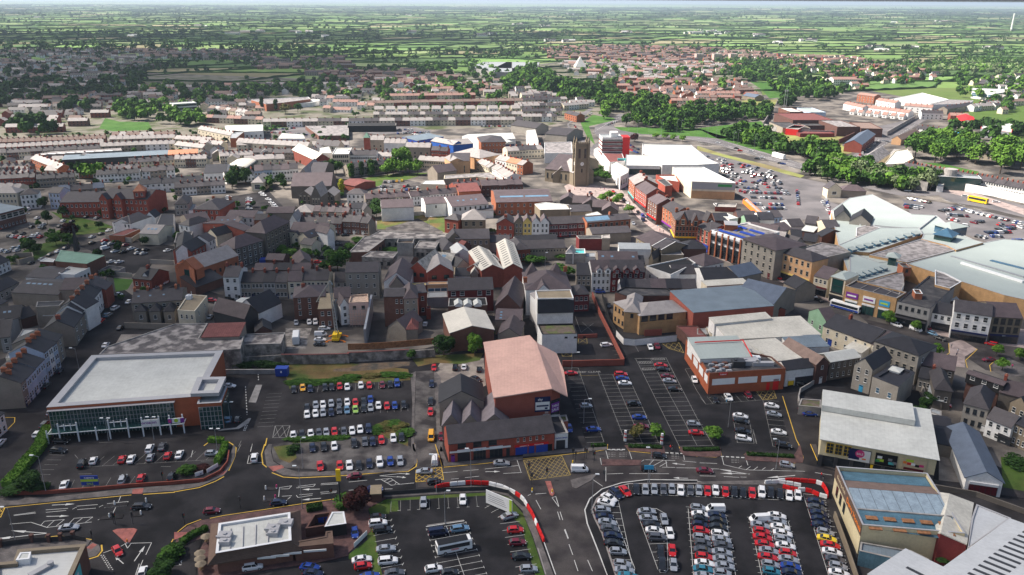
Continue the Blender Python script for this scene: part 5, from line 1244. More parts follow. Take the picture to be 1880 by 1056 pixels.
tbl('''
bld
brick_clinic|long brown brick building with grey slate roof and white windows|building|c2 805 805;1170 795;@1165 712|9.5 3 g bma slate||win=(('F',1,5,dict(z0=6.6,w=1.8,h=1.8,skip=((0,2),))),)
steep_roof_house|house with steep dark purple roof and mossy verge||c2 1185 930;1385 940;@1370 780|7 5 x bdk spu
grey_house|low purple roofed house with three white rooflights||c2 1185 1040;1400 1045;@1390 955|6.2 1.6 g rst spu||sky=[(.2,.75,.9,.7),(.2,.45,.9,.7),(.2,.15,.9,.7)]
gabled_shed|small grey gabled shed next to corner of pink roof||b2 1205 150;1385 160;@c2 1300 1056|5 2.8 x rst spu
brick_tenement|tall narrow red brick house with dark slate roof|house|c2 283 855;450 852;@440 785|12.5 1.5 g bbr slate|F,3,2,x0=4,w=.9
pebbledash_tenement|tall brown rendered house with hipped slate roof and white windows|house|c2 445 870;557 865;@500 780|12 3 h rst spu|F,3,2,z0=2.4,w=.8,h=.9
maroon_rear_wing|narrow red brick wing right of brown rendered house|house|c2 562 825;630 820;@610 770|10 1 m bre slate|F,2,1
gabled_rear_shed|brown rendered shed with steep slate roof behind retaining wall||b2 320 80;465 110;@c2 390 1000|5 3.2 x rst spu
rusty_roof_shed|brown shed with rust coloured roof beside steep slate shed||b2 462 108;558 105;@540 20|5 1.8 h rst fma
flat
brick_outlet|small bright red brick box in yard|outhouse|c2 628 955 662 955 660 935 626 938|4.5 bbt ffe .2 bre
metal_gate_store|grey sheeted store with pale metal roof behind yard gates||c2 635 865 800 860 790 815 640 820|4.5 mgr fgr .15
''')
r_,ed=flat('unfinished_building','half-built pale block building with scaffold boards and no roof','building',c2(0,905,160,900,155,835,20,845),9.5,'pink_render','scaffold_wood',.6,'scaffold_wood',win=((0,1,2,dict(z0=6,z1=8.6,s='d')),))
ca,cb=ed(0)
cv=cb-ca
for z_ in(1.8,3.4,5):panel(r_,ca,cv,-.3,cv.length+.3,z_,z_+.18,'scaffold_wood','scaffold_boards',off=1.4)
g=MB()
for i in range(8):g.bar((i*cv.length/7,-1.5,0),(i*cv.length/7,-1.5,7.5),.05)
for z_ in(2.6,4.2,6,7.4):g.bar((0,-1.5,z_),(cv.length,-1.5,z_),.04)
o=g.build('scaffold_poles','steel',r_)
o.location=(ca.x,ca.y,0)
o.rotation_euler=(0,0,atan2(cv.y,cv.x))
g=MB()
p0,p1=(P(*c2(185,850),7),P(*b2(135,200),3))
g.box(0,-.4,0,(p1-p0).length,.4,7.5)
o=g.build('site_screen','mgr')
o.location=(p0.x,p0.y,0)
o.rotation_euler=(0,0,atan2((p1-p0).y,(p1-p0).x))
tag(o,'tall blue grey sheeted scaffold screen along side of building site','screen')
tbl('''
bld
gabled_house|white rendered house with blue sheeting beside building site||c1 1340 925;1408 915;12|8.5 2.5 x rwh spu|F,3,1
roof_house|white house with purple slate roof beside crane||c1 1292 868;c2 20 858;10|9.5 2.6 g rwh spu|F,3,1,x1=4
''')
p=P(*b1(1315,190))
cr=thing('mobile_crane','tall lattice mobile crane with yellow outriggers at building site','crane',p.x,p.y,0)
g=MB()
g.box(-1.3,-3,.7,1.3,3,1.6)
g.box(-1.2,-2.6,1.6,.6,1.5,2.9)
g.build('carrier','c_yellow',cr)
for s in(-1,1):
 for t in(-1,1):g=MB();g.bar((s*.9,t*2.2,.9),(s*3.3,t*2.6,.35),.22);g.box(s*3.3-.4,t*2.6-.4,0,s*3.3+.4,t*2.6+.4,.2);g.build('outrigger','c_orange',cr)
g=MB()
tp=Vector((-1.2,.5,23))
dd=[(.45,.45),(-.45,.45),(-.45,-.45),(.45,-.45)]
for x,y in dd:g.bar((x,y,2.5),(tp.x+x*.6,tp.y+y*.6,tp.z),.11)
for i in range(16):
 z0_=2.5+20.5*i/16;z1_=2.5+20.5*(i+1)/16;f=lambda z,k:(tp.x*(z-2.5)/20.5+dd[k%4][0]*(1-.4*(z-2.5)/20.5),tp.y*(z-2.5)/20.5+dd[k%4][1]*(1-.4*(z-2.5)/20.5),z)
 for k in range(4):g.bar(f(z0_,k),f(z1_,k+1),.07)
g.build('mast','steel',cr)
g=MB()
for x,y in dd[:]:g.bar((tp.x+x*.5,tp.y+y*.5,22.8),(tp.x-6+x*.3,tp.y+2+y*.3,14),.1)
g.bar((tp.x,tp.y,22.9),(tp.x+.9,tp.y,21.5),.3)
g.build('jib','steel',cr)
for s in(-1,1):
 for y in(-2.2,0,2.2):w_=put(whe(),'wheel',cr,(s*1.25,y,.5),R(90),(1.5,1.5,1.5))
tbl('''
bld
brick_corner_house|dark red brick house with mossy slate hipped roof and white windows||c1 960 865;1215 850;@1190 765|9.5 2.6 h bbr spu|F,3,3,w=1,h=1.7,z0=1.5|chim=((.3,.6),)
brick_rear_wing|lower brick wing with pale rendered upper part beside crane|house|c1 1160 955;1280 950;@1270 850|8.2 1 m bbr roof_tan|F,2,2
slate_barn|barn with black slate roof and white gable facing truck yard||c1 680 985;865 900;@750 840|6.5 4.5 g rwh sdk
gable_store|store with dark blue clad gable and purple slate roof||c1 570 1030;675 985;@750 790|7.5 4.2 x mdk spu
roof_lean_to|small dark pitched roof outhouse in front of black gable store|outhouse|b1 655 130;785 115;@770 50|4 2 x bdk sdk
vaulted_store|cream store with pale curved white roof||c1 465 955;600 955;@640 865|7 1.2 g rcr fwh
flat
flat_roof_house|cream house with tan flat roof and white tank||c1 25 965 165 975 265 850 110 838|8.5 rcr roof_tan .3 rcr|win=((0,2,3,dict(w=.8)),(1,2,2,dict(w=.8)))
tan_canopy|brown flat roofed shed between cream house and curved white roof|shed|c1 310 965 460 965 475 900 330 900|4.5 bdk roof_tan .2
''')
g=MB()
g.box(-1,-1,0,1,1,1.6)
g.bar((0,0,1.6),(0,0,2),.4,0,8)
g.bar((.8,.8,0),(.8,.8,3),.1)
p=P(*c1(120,870),8.5)
o=g.build('roof_tank','mwh')
mv(o,p,8.22)
tag(o,'white water tank on tan flat roof','tank')
H=4.2
r_,ed=flat('restaurant','single-storey restaurant with brown hipped skirt roof around a white flat roof','restaurant',a1(335,880,945,775,935,550,360,640),5.6,'bbr','fwh',.5,'mwh',base=0,copw=.5)
inn=[P(*q,5.6)for q in a1(335,880,945,775,935,550,360,640)]
outp=[P(*q,3.3)for q in a1(268,975,1030,850,1020,530,295,640)]
g=MB()
o_=inn[0]
for i in range(4):j=(i+1)%4;p=[outp[i]-o_,outp[j]-o_,inn[j]-o_,inn[i]-o_];g.poly([(*p[0],3.3),(*p[1],3.3),(*p[2],5.35),(*p[3],5.35)]);g.poly([(*p[1],3.05),(*p[1],3.3),(*p[0],3.3),(*p[0],3.05)][::-1])
g.poly([(*p-o_,3.05)for p in outp][::-1])
k=g.build('skirt_roof','roof_brown')
k.parent=r_
k.matrix_parent_inverse=Matrix.Identity(4)
k.rotation_euler=(0,0,-r_.rotation_euler.z)
ca_=Matrix.Rotation(-r_.rotation_euler.z,2)@(o_-Vector(r_.location[:2]))
k.location=(ca_.x,ca_.y,0)
tbl('''
flat
restaurant_wing|brown roofed wing with service yard at right end of restaurant|restaurant wing|a1 975 830 1285 800 1275 700 1225 705 1220 745 960 790|3.9 bbr roof_brown .1 roof_brown
service_yard_wall|walled service yard with blue bins behind restaurant|yard|a1 1060 680 1225 655 1270 545 1130 565|2.6 bdk asphalt 2.4 bdk|copw=.3
roof_store|small store with white sheet roof beside service yard||a1 1215 665 1388 640 1370 545 1275 548|3.2 tbk fwh .1 mwh
''')
for i in range(2):g=MB();g.box(-.9,-.6,.1,.9,.6,1.3);g.box(-.95,-.65,1.301,.95,.65,1.4);p=P(*a1(1180+i*55,600-i*8),1);o=g.build('wheelie_bin','c_blue');mv(o,p,.2);tag(o,['left','right'][i]+' blue bin of pair in restaurant service yard','bin','blue bins in service yard')
for i,(x,y,w_,d_)in enu(((410,740,3,2.2),(800,680,3,2),(900,640,3.2,2.2),(410,790,2.4,1.6),(800,720,2.2,1.4))):p=P(*a1(x,y),5.6);b_=MB();b_.box(-w_/2,-d_/2,0,w_/2,d_/2,1.1);b_.bar((0,0,1.1),(0,0,1.35),.5,0,10,.45);b_.box(-w_/2-.6,-.2,.1,-w_/2-.002,.2,.5);o=b_.build('roof_plant','mli');mv(o,p,5.12);tag(o,['left hand','centre','rear right','small left','small centre'][i]+' grey extraction unit on restaurant roof','roof plant')
for i in range(4):g=MB();p=P(*a1(450+i*102,835-i*18),5.6);q=P(*a1(450+i*102+5,670-i*15),5.6);g.bar((0,0,.15),(q.x-p.x,q.y-p.y,.15),.14);o=g.build('roof_beam','mli');mv(o,p,5.1);tag(o,'grey beam dividing white restaurant roof panels','roof beam','beams across restaurant roof')
for i,(x,y,l_)in enu(((670,905,4),(780,890,4),(880,870,4),(1045,850,5))):g=MB();g.box(0,-.1,0,l_,.1,.5,bottom=1);p=P(*a1(x,y+12),2.9);o=g.build('white_sign','hwh');mv(o,p,2.55,.12);tag(o,ORD[i]+' white fascia board from left under restaurant eaves','sign','white boards on restaurant front')
for i,(x,y)in enu(((265,800),(215,935),(215,980),(222,1025))):
 p=P(*a1(x,y));u=thing('parasol_table',ORD[i]+' orange parasol from back of restaurant terrace','parasol',p.x,p.y,0,'orange parasols on terrace');g=MB();g.bar((0,0,0),(0,0,2.3),.04);g.build('pole','timber',u);g=MB();n=8;k_=[(cos(6.283*j/n)*1.3,sin(6.283*j/n)*1.3,2)for j in range(n)]
 for j in range(n):g.poly([k_[j],k_[(j+1)%n],(0,0,2.6)])
 g.build('canopy','c_beige' if 0 else'tsa',u);g=MB();g.bar((0,0,.7),(0,0,.76),.55,0,10);g.build('table_top','timber',u)
r_,ed=flat('white_roof_shop','building with white textured roof and a mural sign at bottom left corner','shop',a0(-60,960,110,945,145,850,695,805,560,1110,-60,1110),6.5,'bbr','fwy',.9,'tsa',copw=.9)
ca,cb=ed(3)
cv=cb-ca
k=panel(r_,ca,cv,cv.length*.12,cv.length*.55,2.2,5.8,'c_teal','mural_sign')
panel(r_,ca,cv,cv.length*.2,cv.length*.4,3,5,'hwh','mural_print',off=.12)
r2_,_=flat('white_roof_box','small raised white box on roof at bottom left corner','roof box',a0(130,935,235,925,250,870,165,875),7,'mwh','fwh',.05,'mwh',base=5.6)
b_=MB()
b_.box(-.7,-2.2,0,.7,2,.7)
b_.bar((0,2.2,.2),(0,2.2,1.1),.65,0,12)
p=P(*a0(320,1000),6.5)
o=b_.build('roof_fan','mli')
mv(o,p,5.61,-.6)
tag(o,'grey fan duct on white roof at bottom left corner','roof plant')
for i,(x,y)in enu(((10,830),(265,790),(400,790),(495,780),(595,765))):p=P(*a0(x,y));b_=MB();b_.box(-.35,-.35,0,.35,.35,2);b_.box(-.42,-.42,2.002,.42,.42,2.15,bottom=1);o=b_.build('brick_gate_pier','bdk');mv(o,p,0);tag(o,ORD[i]+' dark brick pier from left along lower left pavement','pier','brick piers of railing')
tbl('''
wallrun
railing_fence|dark railing between brick piers at lower left pavement|a0 -60 838 265 795 495 785 595 772 700 790|1.4 mdk .05|cat='fence'
''')
# ---- mid ----
W1=dict(w=.9)
row('white bay-windowed terrace',b0(590,185-70)if 0 else c0(660,905+75),c0(845,760),5,9,8.5,3,walls=('rwh',),roofs=('sdk',),win='F,2,2,w=1.2',chim=(.98,),doors=(('F',1,'c_navy'),),chm='bor',end='lower')
tbl('''
bld
corner_house|pebbledashed corner house with bay window and black slate roof||b0 592 90;c0 700 960;10|7.5 3 g rpe sdk|F,2,3,w=1.3|chim=(.1,)
brick_gable_house|dark brick gabled house at far end of white bay-windowed terrace||c0 850 800;905 745;12|8 3.5 g bre slate
''')
row('blue-white terrace on lower street',b0(165,545),b0(355,345),5,11,8.5,2.6,walls=('rpe','rbl','rbl','rbl','rbl'),roofs=('sdk',),win='F,2,2,w=.9',chim=(.95,),chm='bor',doors=(('F',1,'c_navy'),),end='lower')
row('pale terrace above lower street',b0(350,300),b0(455,210),3,11,9.5,2.8,walls=('rbl','rwh'),roofs=('sdk',),win='F,3,2,w=.9',chim=(.95,),chm='bor',doors=(('F',1,'c_black'),),end='lower')
tbl('''
bld
stone_corner_house|brown stone house at upper end of lower street terrace||b0 455 205;500 150;14|8.5 2.8 g rst sdk|F,3,1
gable_end_house|pebbledashed gable end house with red brick chimney at lower street corner||b0 0 560;165 540;9|7.5 3 x rpe sdk|F,2,2,w=.8|chim=((.1,.5),),chm='bor'
flat
flat_annexe|white flat roofed annexe behind blue-white terrace||b0 45 340 135 350 155 290 70 290|6 rcr fwh .2
flat_annexe|larger white flat roofed garage behind pale terrace||b0 140 180 280 190 320 105 185 108|5.5 rpe fwh .2
bld
gable_house|grey rendered gable house beside parked white car||b0 0 175;80 165;@120 20|6 3 g rgr slate|F,2,1
gable_house|blue slate roofed house at left frame edge near grey gable house||b0 -80 150;70 120;@0 20|6 2.5 g rst slate||z=6.4
corner_pub|white corner building cut by left frame edge near lower road|building|b0 -120 900;30 780;15|6 2.5 g rwh sdk|F,2,4
slate_factory|long low slate factory roof with white rooflights||c0 90 820;470 840;@160 700|5.5 2.2 g rst slate||sky=[(.15+.12*i,.75,1.6,1)for i in range(5)]
slate_factory|purple slate factory bay at end by red chimneys||c0 480 800;820 790;@520 715|7 2.8 g rst spu||chim=(.75,),chm='bor'
flat
stone_yard_block|tan rendered flat fronted block behind white bay-windowed terrace|building|c0 290 940 480 930 520 890 300 900|8.5 rst sdk .2
stone_yard_block|tan rendered lean-to with grey roof in front of tan block|building|c0 345 1015 480 1010 495 985 360 990|5 rst fgr .1
bld
gabled_house|white gabled rear of corner building with black slate roof||c0 490 940;690 950;8|9.2 3 x rwh sdk
slate_house|small slate roofed house by left edge with white verge||c0 0 920;60 890;12|5 2 g rst sdk
slate_cottages|row of low dark cottages at left edge below white cottage|house|c0 -60 840;150 740;9|4.6 2.4 g rgr sdk|F,1,5
shed_left|dark pitched shed in lower left yard|shed|c0 120 1050;290 1000;9|4.5 2.5 g bdk sdk||sky=[(.4,.5,1,.8)]
shed_left|black slate house with two rooflights at left edge|house|c0 -40 1040;160 1020;11|5.5 3 g rpe sdk||sky=[(.35,.5,1,.8),(.55,.5,1,.8)]
white_cottage|white cottage with slate roof at left edge by small trees|house|c0 -60 620;75 560;9|5 2.6 g rwh sdk|F,2,4
flat
mound_wall|ring of tan rendered wall round a small yard by bushes|yard|c0 80 540 150 560 270 530 260 500 120 505|2.6 rst gwa 2.3 rst
copper_roof_church|modern brick church with pale green copper roof||c0 445 570 700 592 845 525 490 482|7.5 bbr roof_green .05 roof_green|copw=.6
''')
k=bld('church_spire','slender dark spire standing on back of green copper roof','spire',c0(598,485),c0(622,485),2.6,7.6,12,'p',z=7.6,base=7,wall='sdk',roofm='sdk',ov=.1)
tbl('''
flat
white_porch|white flat roofed porch at left of green roofed church||c0 320 572 430 578 445 555 370 545|4.8 bbr fwh .15 hwh
church_hall|white flat roofed hall with small dark windows beside green roofed church||c0 470 668 600 680 725 622 560 612|5.5 rwh fwh .15 hwh|win=((1,1,4,dict(s='d')),)
bld
slate_church_hall|long slate roofed hall with white walls in front of green roofed church||c0 205 695;440 710;@250 600|4.5 1.5 g rwh slate|F,1,5
flat
portable_cabins|low grey cabins by church car park|cabin|c0 810 640 960 645 1010 620 880 605|3 rgr ffe .1
wallrun
stone_wall|stone wall round small lawn below church car park|c0 780 680 1070 705|2.2 tgr .4
bld
gate_lodge|brick and white gabled lodge with dark roof beside lawn|house|c0 1070 705;1220 720;@1130 630|5 3 g bre sdk|F,1,3,w=1.2|chim=(.4,)
lodge_gable|white gabled front of brick lodge||c0 1140 700;1205 705;3|5.2 2.4 x rwh sdk
white_house|two-storey house, red brick below and white above, with slate roof||c0 905 250;1055 265;@1050 190|6.5 2.5 h rwh slate|F,2,5
lean_extension|long side range of red and white house with slate roof|house|c0 1060 265;1190 205;@1100 180|6.3 2.3 g rwh slate
gable_white_end|white gable with window between dark slate roofs|house|c0 1170 215;1250 215;8|6 3 x rwh sdk|F,1,1
cream_shop|cream gabled building with grey roof and blue band|building|c0 1125 345;1275 350;@1160 275|6 2.6 g rcr sli||sky=[(.3,.5,1.2,1.6),(.5,.5,1.2,1.6),(.7,.5,1.2,1.6)]
flat
brick_garage|orange brick garage with flat roof beside church car park||c0 880 360 1000 365 1130 310 1060 300|3.5 bor fma .2
wallrun
yard_wall|pale stone wall behind church car park|c0 860 395 1065 420 1135 375|2.5 tgr .4
yard_wall|stone wall along right of church car park|c0 1215 590 1408 600|2.2 tgr .4
yard_wall|grey wall behind cream gabled building|c0 1300 395 1408 410|2.4 tgr .4
flat
workshop_roof|dark flat workshop roof behind cream gabled building|workshop|c0 1260 290 1408 300 1408 190 1300 190|5.5 rwh sdk .1
bld
sports_hall|large brick hall with long window band and pale blue roof at left edge||c0 -60 200;195 135;@60 80|9 .8 m bbr fbg|F,1,5,z0=4.5,z1=8.5,w=3.4,h=2.6 F,1,8,z0=.4,z1=3,w=1
georgian_house|cream rendered three-storey building at left edge|building|c0 -80 20;130 20;10|10 3 h rcr sli|F,3,7
georgian_house|white rendered house beside cream three-storey building||c0 160 35;305 25;10|9 2.6 h rwh slate|F,3,4
tinted_house|pale blue rendered three-storey house right of white house||c0 390 15;480 20;9|10 2.6 g rbl slate|F,3,3
''')
r_,L,D=bld('red_brick_institute','long ornate red brick building with gables and slate roof','building',c0(480,95),c0(815,90),c0(560,15),9,3.4,'g',z=9,wall='bbt',roofm='slate',win='F,2,9',chim=(.3,.7),chm='bor')
r_,L,D=bld('red_brick_institute','taller right half of ornate red brick building','building',c0(815,60),c0(1190,70),c0(850,-10),11.5,3.4,'g',z=11.5,wall='bbt',roofm='slate',win='F,3,10',chim=(.2,.6),chm='bor')
for cx_,lb in((830,'left'),(945,'middle')):bld('brick_gabled_bay',lb+' projecting gable bay of ornate red brick building','gable bay',c0(cx_-30,65),c0(cx_+32,68),4,12,3,'x',z=12,wall='bbt',roofm='slate',win='F,3,2')
tbl('''
bld
brick_tower|square red brick tower with orange cap at end of ornate building||d0 1290 1010;1400 1005;7|16 3.5 p bbt tor|F,4,2
terrace_block|brown stone backs of a slate roofed terrace with tall brick chimneys|house|c0 1060 910;c1 60 880;@1100 810|7.5 2.6 g rst slate|F,2,7|chim=(.02,.28,.55,.85),chm='bor',sky=[(.12,.5,.8,.7),(.35,.5,.8,.7),(.62,.5,.8,.7)]
''')
for i in range(3):bld('rear_outshot',ORD[i]+' rear outshot from left behind brown stone terrace','outshot',c0(1090+i*115,975),c0(1175+i*115,970),7,5.2,1.8,'h',z=5.2,wall='rst',roofm='sdk',win='F,1,1',group='rear outshots of brown terrace')
tbl('''
wallrun
yard_wall|brown rendered yard wall behind terrace outshots|b0 1010 100 1400 110|2.4 rst .3
flat
modern_brick_church|orange brick gabled church front with tall arched window||c1 20 590 90 600 160 640 100 570|11 bor slate .2 bor
bld
church_front_gable|orange brick gabled front with tall dark window on modern church|church|c1 25 620;175 640;5|10 4 x bor bor|F,1,1,z0=2,z1=10,w=3,h=7,s=g|ov=.1
church_nave|long slate roofed nave of orange brick church|church|c1 160 640;515 520;@110 570|8.5 4 g bor sli|F,1,8,s=d
church_aisle|low dark slate aisle along orange brick nave|church|c1 170 780;395 700;9|4 3 m bdk sdk
gable_terrace|white gabled end of a brick terrace above orange church|house|c1 10 490;130 480;@60 370|9 3 x rwh sdk
brick_terrace_side|red brick side of terrace with white windows above orange church|house|c1 135 490;275 410;9|8.6 3 g bre sdk|F,2,5
tall_house|narrow white house in line with red brick side terrace||c1 275 410;330 380;9|9.5 2.6 g rwh slate|F,3,2
stone_hall|large dark stone hall with steep purple hipped roof||c1 490 470;715 400;@370 440|10 4 h tdk spu|F,3,5,w=1.3,h=2,s=w
stone_school|bigger dark stone building with purple hipped roof and tall windows|hall|c1 735 345;930 250;@600 320|13 4.5 h tdk spu|F,3,6,w=1.6,h=2.6,s=s
slate_hall|pale gabled hall with blue-grey roof behind dark stone building||c1 930 240;985 240;@830 190|9 3 x rwh sli
cream_villa|cream rendered villa with several slate gables|house|c1 930 330;1230 340;@960 270|8 3.2 g rcr spu|F,2,5|chim=(.6,.98),chm='rcr'
villa_wing|left gabled wing of cream villa|house|c1 950 375;1020 375;6|6 2.5 x rcr slate|F,2,1,w=1.4
villa_wing|lower front wing of cream villa with square window|house|c1 1015 425;1110 440;7|5.5 2 g rcr slate|F,1,1,w=1.6
villa_wing|right wing of cream villa with rooflight|house|c1 1085 385;1180 350;7|7 2.4 g rcr slate|F,2,2|sky=[(.5,.5,1,.8)]
gable_tall|tall white gable wall at right end of cream villa|house|c1 1235 345;1290 330;9|9 2.5 x rwh spu
garden_store|low slate store with blue van shelter in villa garden||c1 735 555;880 560;@750 515|3.5 1.8 g bdk spu
''')
g=MB()
g.box(-4.5,-2,.3,4.5,2,2.6)
g.box(-4.3,-2.03,1.4,4.3,-2.001,2.2)
p=P(*c1(775,590))
o=g.build('shipping_container','c_blue')
mv(o,p,0)
tag(o,'long blue container in front of low slate store','container')
tbl('''
bld
steep_outhouse|steep slate outhouse at bottom of villa garden||c1 985 605;1125 590;@1050 520|4.5 3 x rst spu
tall_terrace|tall white three-storey house at left end of street terrace|house|c1 392 695;518 695;@400 620|10.5 2.8 g rwh slate|F,3,2,w=1.2|doors=(('F',5.8,'c_black'),),chim=(.02,.98)
''')
row('street terrace of grey and cream houses',c1(520,735),c1(910,735),4,9.5,7.6,3,walls=('rst','rst','rgr'),roofs=('slate','sdk'),win='F,2,3,w=1.2',doors=(('F',5.5,'c_navy',1.1,2.2),),chim=(.98,))
row('cream pair in street terrace',c1(915,728),c1(1030,726),1,9.5,8.2,3,walls=('rcr',),roofs=('spu',),win='F,2,2,w=1.5',chim=(.98,))
row('yellow-cream houses at street terrace end',c1(1035,722),c1(1245,722),2,10,8,3,walls=('rcr',),roofs=('slate',),win='F,2,3,w=1.1',chim=(.98,))
tbl('''
bld
street_house|small grey house right of street terrace||c1 1295 735;c2 0 732;9|6 2.8 g rgr slate|F,2,2
''')
row('low purple roofs behind street terrace',c1(640,640),c1(1100,640),3,8,5,2,walls=('bdk',),roofs=('sdk','spu'),win=())
row('brick terrace behind villa',c1(970,255),c1(1350,265),6,9,6,2.8,walls=('bre',),roofs=('slate',),win='F,2,2',chim=(.98,))
row('three brick houses with white doors',c1(1355,245),c2(160,262),3,9,7,2.8,walls=('bbr',),roofs=('slate',),win='F,2,3',chim=(.02,),doors=(('F',1.5,'hwh',1.2,2.3),))
tbl('''
bld
pebble_gable|brown rendered gable end right of three brick houses|house|c2 160 260;215 255;11|7.4 2.6 x rst slate
''')
row('long slate terrace under gothic church',c1(1120,165),c2(0,175),5,8,5,2.4,walls=('rst','rcr'),roofs=('slate','spu'),win='F,1,3',chim=(.98,))
tbl('''
bld
slate_long_house|long purple slate roof behind dark stone hall||c1 740 180;960 178;@745 135|4.5 2 g rst spu
hipped_cottage|hipped slate cottage under gothic church|house|c1 955 170;1110 175;@980 125|4.5 3 h rst sli||sky=[(.7,.5,1,.8)]
white_flats|white two-storey building with slate roof below hospital car park|building|c1 412 212;640 218;@450 160|6.5 2.2 g rwh spu|F,2,5
brick_link|brick building with red wall right of white two-storey building|building|c1 645 235;745 235;8|6 2.4 g bor slate
white_dormers|cream house with three rooflights in its purple roof|house|c1 315 290;500 285;@350 215|6.5 3 g rcr spu||sky=[(.3,.6,1,.8),(.55,.6,1,.8),(.85,.6,1,.8)]
gabled_white|white gabled house behind narrow slate house|house|c1 500 285;585 275;9|7 3 x rwh spu|F,2,2
roof_house|narrow house with dark slate roof and pale gable||c1 340 365;500 320;8|5.5 3 g rcr sdk
hipped_villa|white rendered house with hipped roof left of cream house|house|c1 35 270;120 285;@80 200|7 2.5 h rwh slate|F,2,2
gabled_house|brown rendered gabled house beside white hipped one||c1 120 265;295 240;@160 190|7 3 g rst spu|F,2,3
brick_school|red brick school-like house with slate hipped roof|building|c1 150 150;365 155;@200 75|6.5 3.5 h bbt slate|F,2,5,w=1.2|chim=((.3,.8),(.95,.8)),chm='bor'
grey_villa|grey stone villa with slate roof left of red brick house|house|c1 0 110;110 105;@20 60|7 3 h tgr slate|F,2,3
flat
garage_left|white garage between villa and red brick house|garage|c1 115 160 150 160 175 110 125 105|3 rwh fgr .1
bld
slate_long_hall|long low slate hall above orange brick church||c1 560 325;640 300;30|7 2 g bre spu
flat
mixed_roofs|flat felt roof patch between white house and terrace|building|c1 0 420 130 400 150 330 20 340|4.5 tdk ffe .2
bld
grey_mill|tall grey stone building with even rows of white framed windows|building|c2 -28 660;242 655;@-20 590|12 2.6 g tgr slate|F,3,4,w=1,h=1.6|doors=(('F',16,'hwh'),)
''')
r_,ed=flat('derelict_courtyard','derelict flat roofed concrete block round a courtyard, west arm','building',c2(0,500,155,495,290,395,130,365),5.5,'bbr','fpa',.25,win=((1,1,5,dict(s='d',w=1.5)),))
tbl('''
flat
derelict_courtyard|derelict flat roofed concrete block round a courtyard, back arm|building|c2 130 390 800 385 780 350 250 325|5.3 cdi fpa .25|win=((0,1,12,dict(s='d')),)
derelict_courtyard|derelict flat roofed concrete block round a courtyard, front arm|building|c2 105 535 360 545 400 495 180 490|5.6 cdi fpa .25|win=((0,1,4,dict(s='d',w=1.6)),)
derelict_tank|raised rough concrete box in derelict courtyard|building|c2 390 420 520 425 530 390 400 390|7 concrete earth 1.2 concrete
derelict_wing|derelict purple roofed wing right of courtyard|building|c2 530 465 700 470 730 415 570 405|6 cdi fpa .25|win=((0,1,4,dict(s='d')),)
bld
boarded_hall|hall with dark slate roof and white gable parapet||c2 285 735;492 735;@300 610|9 4 x rwh spu
slate_lean|small purple slate roof in front of white gable parapet|building|c2 330 775;450 770;6|8 4 x rst spu
''')
for nm,q1,q2,q3,lb in(('red',(490,630),(628,645),(555,520),'left'),('red',(635,660),(845,650),(740,570),'right')):bld('red_gabled_hall',f'{lb} bright red brick gabled hall of pair with pale roofs','hall',c2(*q1),c2(*q2),c2(*q3),9.5,3.6,'x',z=9.5,wall='bbt',roofm='roof_asbestos' if lb=='left' else'sli',win='F,2,2,w=2.2,s=g')
tbl('''
flat
yellow_band|peach and glass shop front under right red gabled hall|shop|c2 635 760 800 755 800 735 640 738|6 rpc rpc .1|win=((0,1,3,dict(z0=.5,z1=5,w=3,h=3,s='b')),)
band_shop|thin yellow roofed shop under left red gabled hall||c2 495 765 628 765 628 745 500 745|5.8 bre render_yellow .1
bld
patched_workshop|long workshop with patched asbestos roof and blue rooflights||c2 630 560;830 575;@650 490|6 2 g rgr roof_asbestos||sky=[(.35,.6,2,2),(.6,.6,2,2)]
slate_workshop|slate roofed shed left of red gabled halls|shed|c2 370 590;490 600;@390 525|5 2 g bdk slate
''')
sky_mat[0]='mdk'
for q1,q2,q3,lb,hh in(((955,625),(1065,645),(990,520),'small white sawtooth roof of market hall with slit lights',7),((1075,645),(1250,632),(1120,480),'middle long white roof of brick market hall with slit lights',8.5),((1252,632),(1405,628),(1220,425),'right long white roof of brick market hall with slit lights',8.5)):bld('market_hall',lb,'hall',c2(*q1),c2(*q2),c2(*q3),hh,2.4,'x',z=hh,wall='bre',roofm='fcy',sky=[(.08+.085*i,.5,.7,2.4)for i in range(11)]+[(.08+.085*i,-.5,.7,2.4)for i in range(11)])
sky_mat[0]='glass_sky'
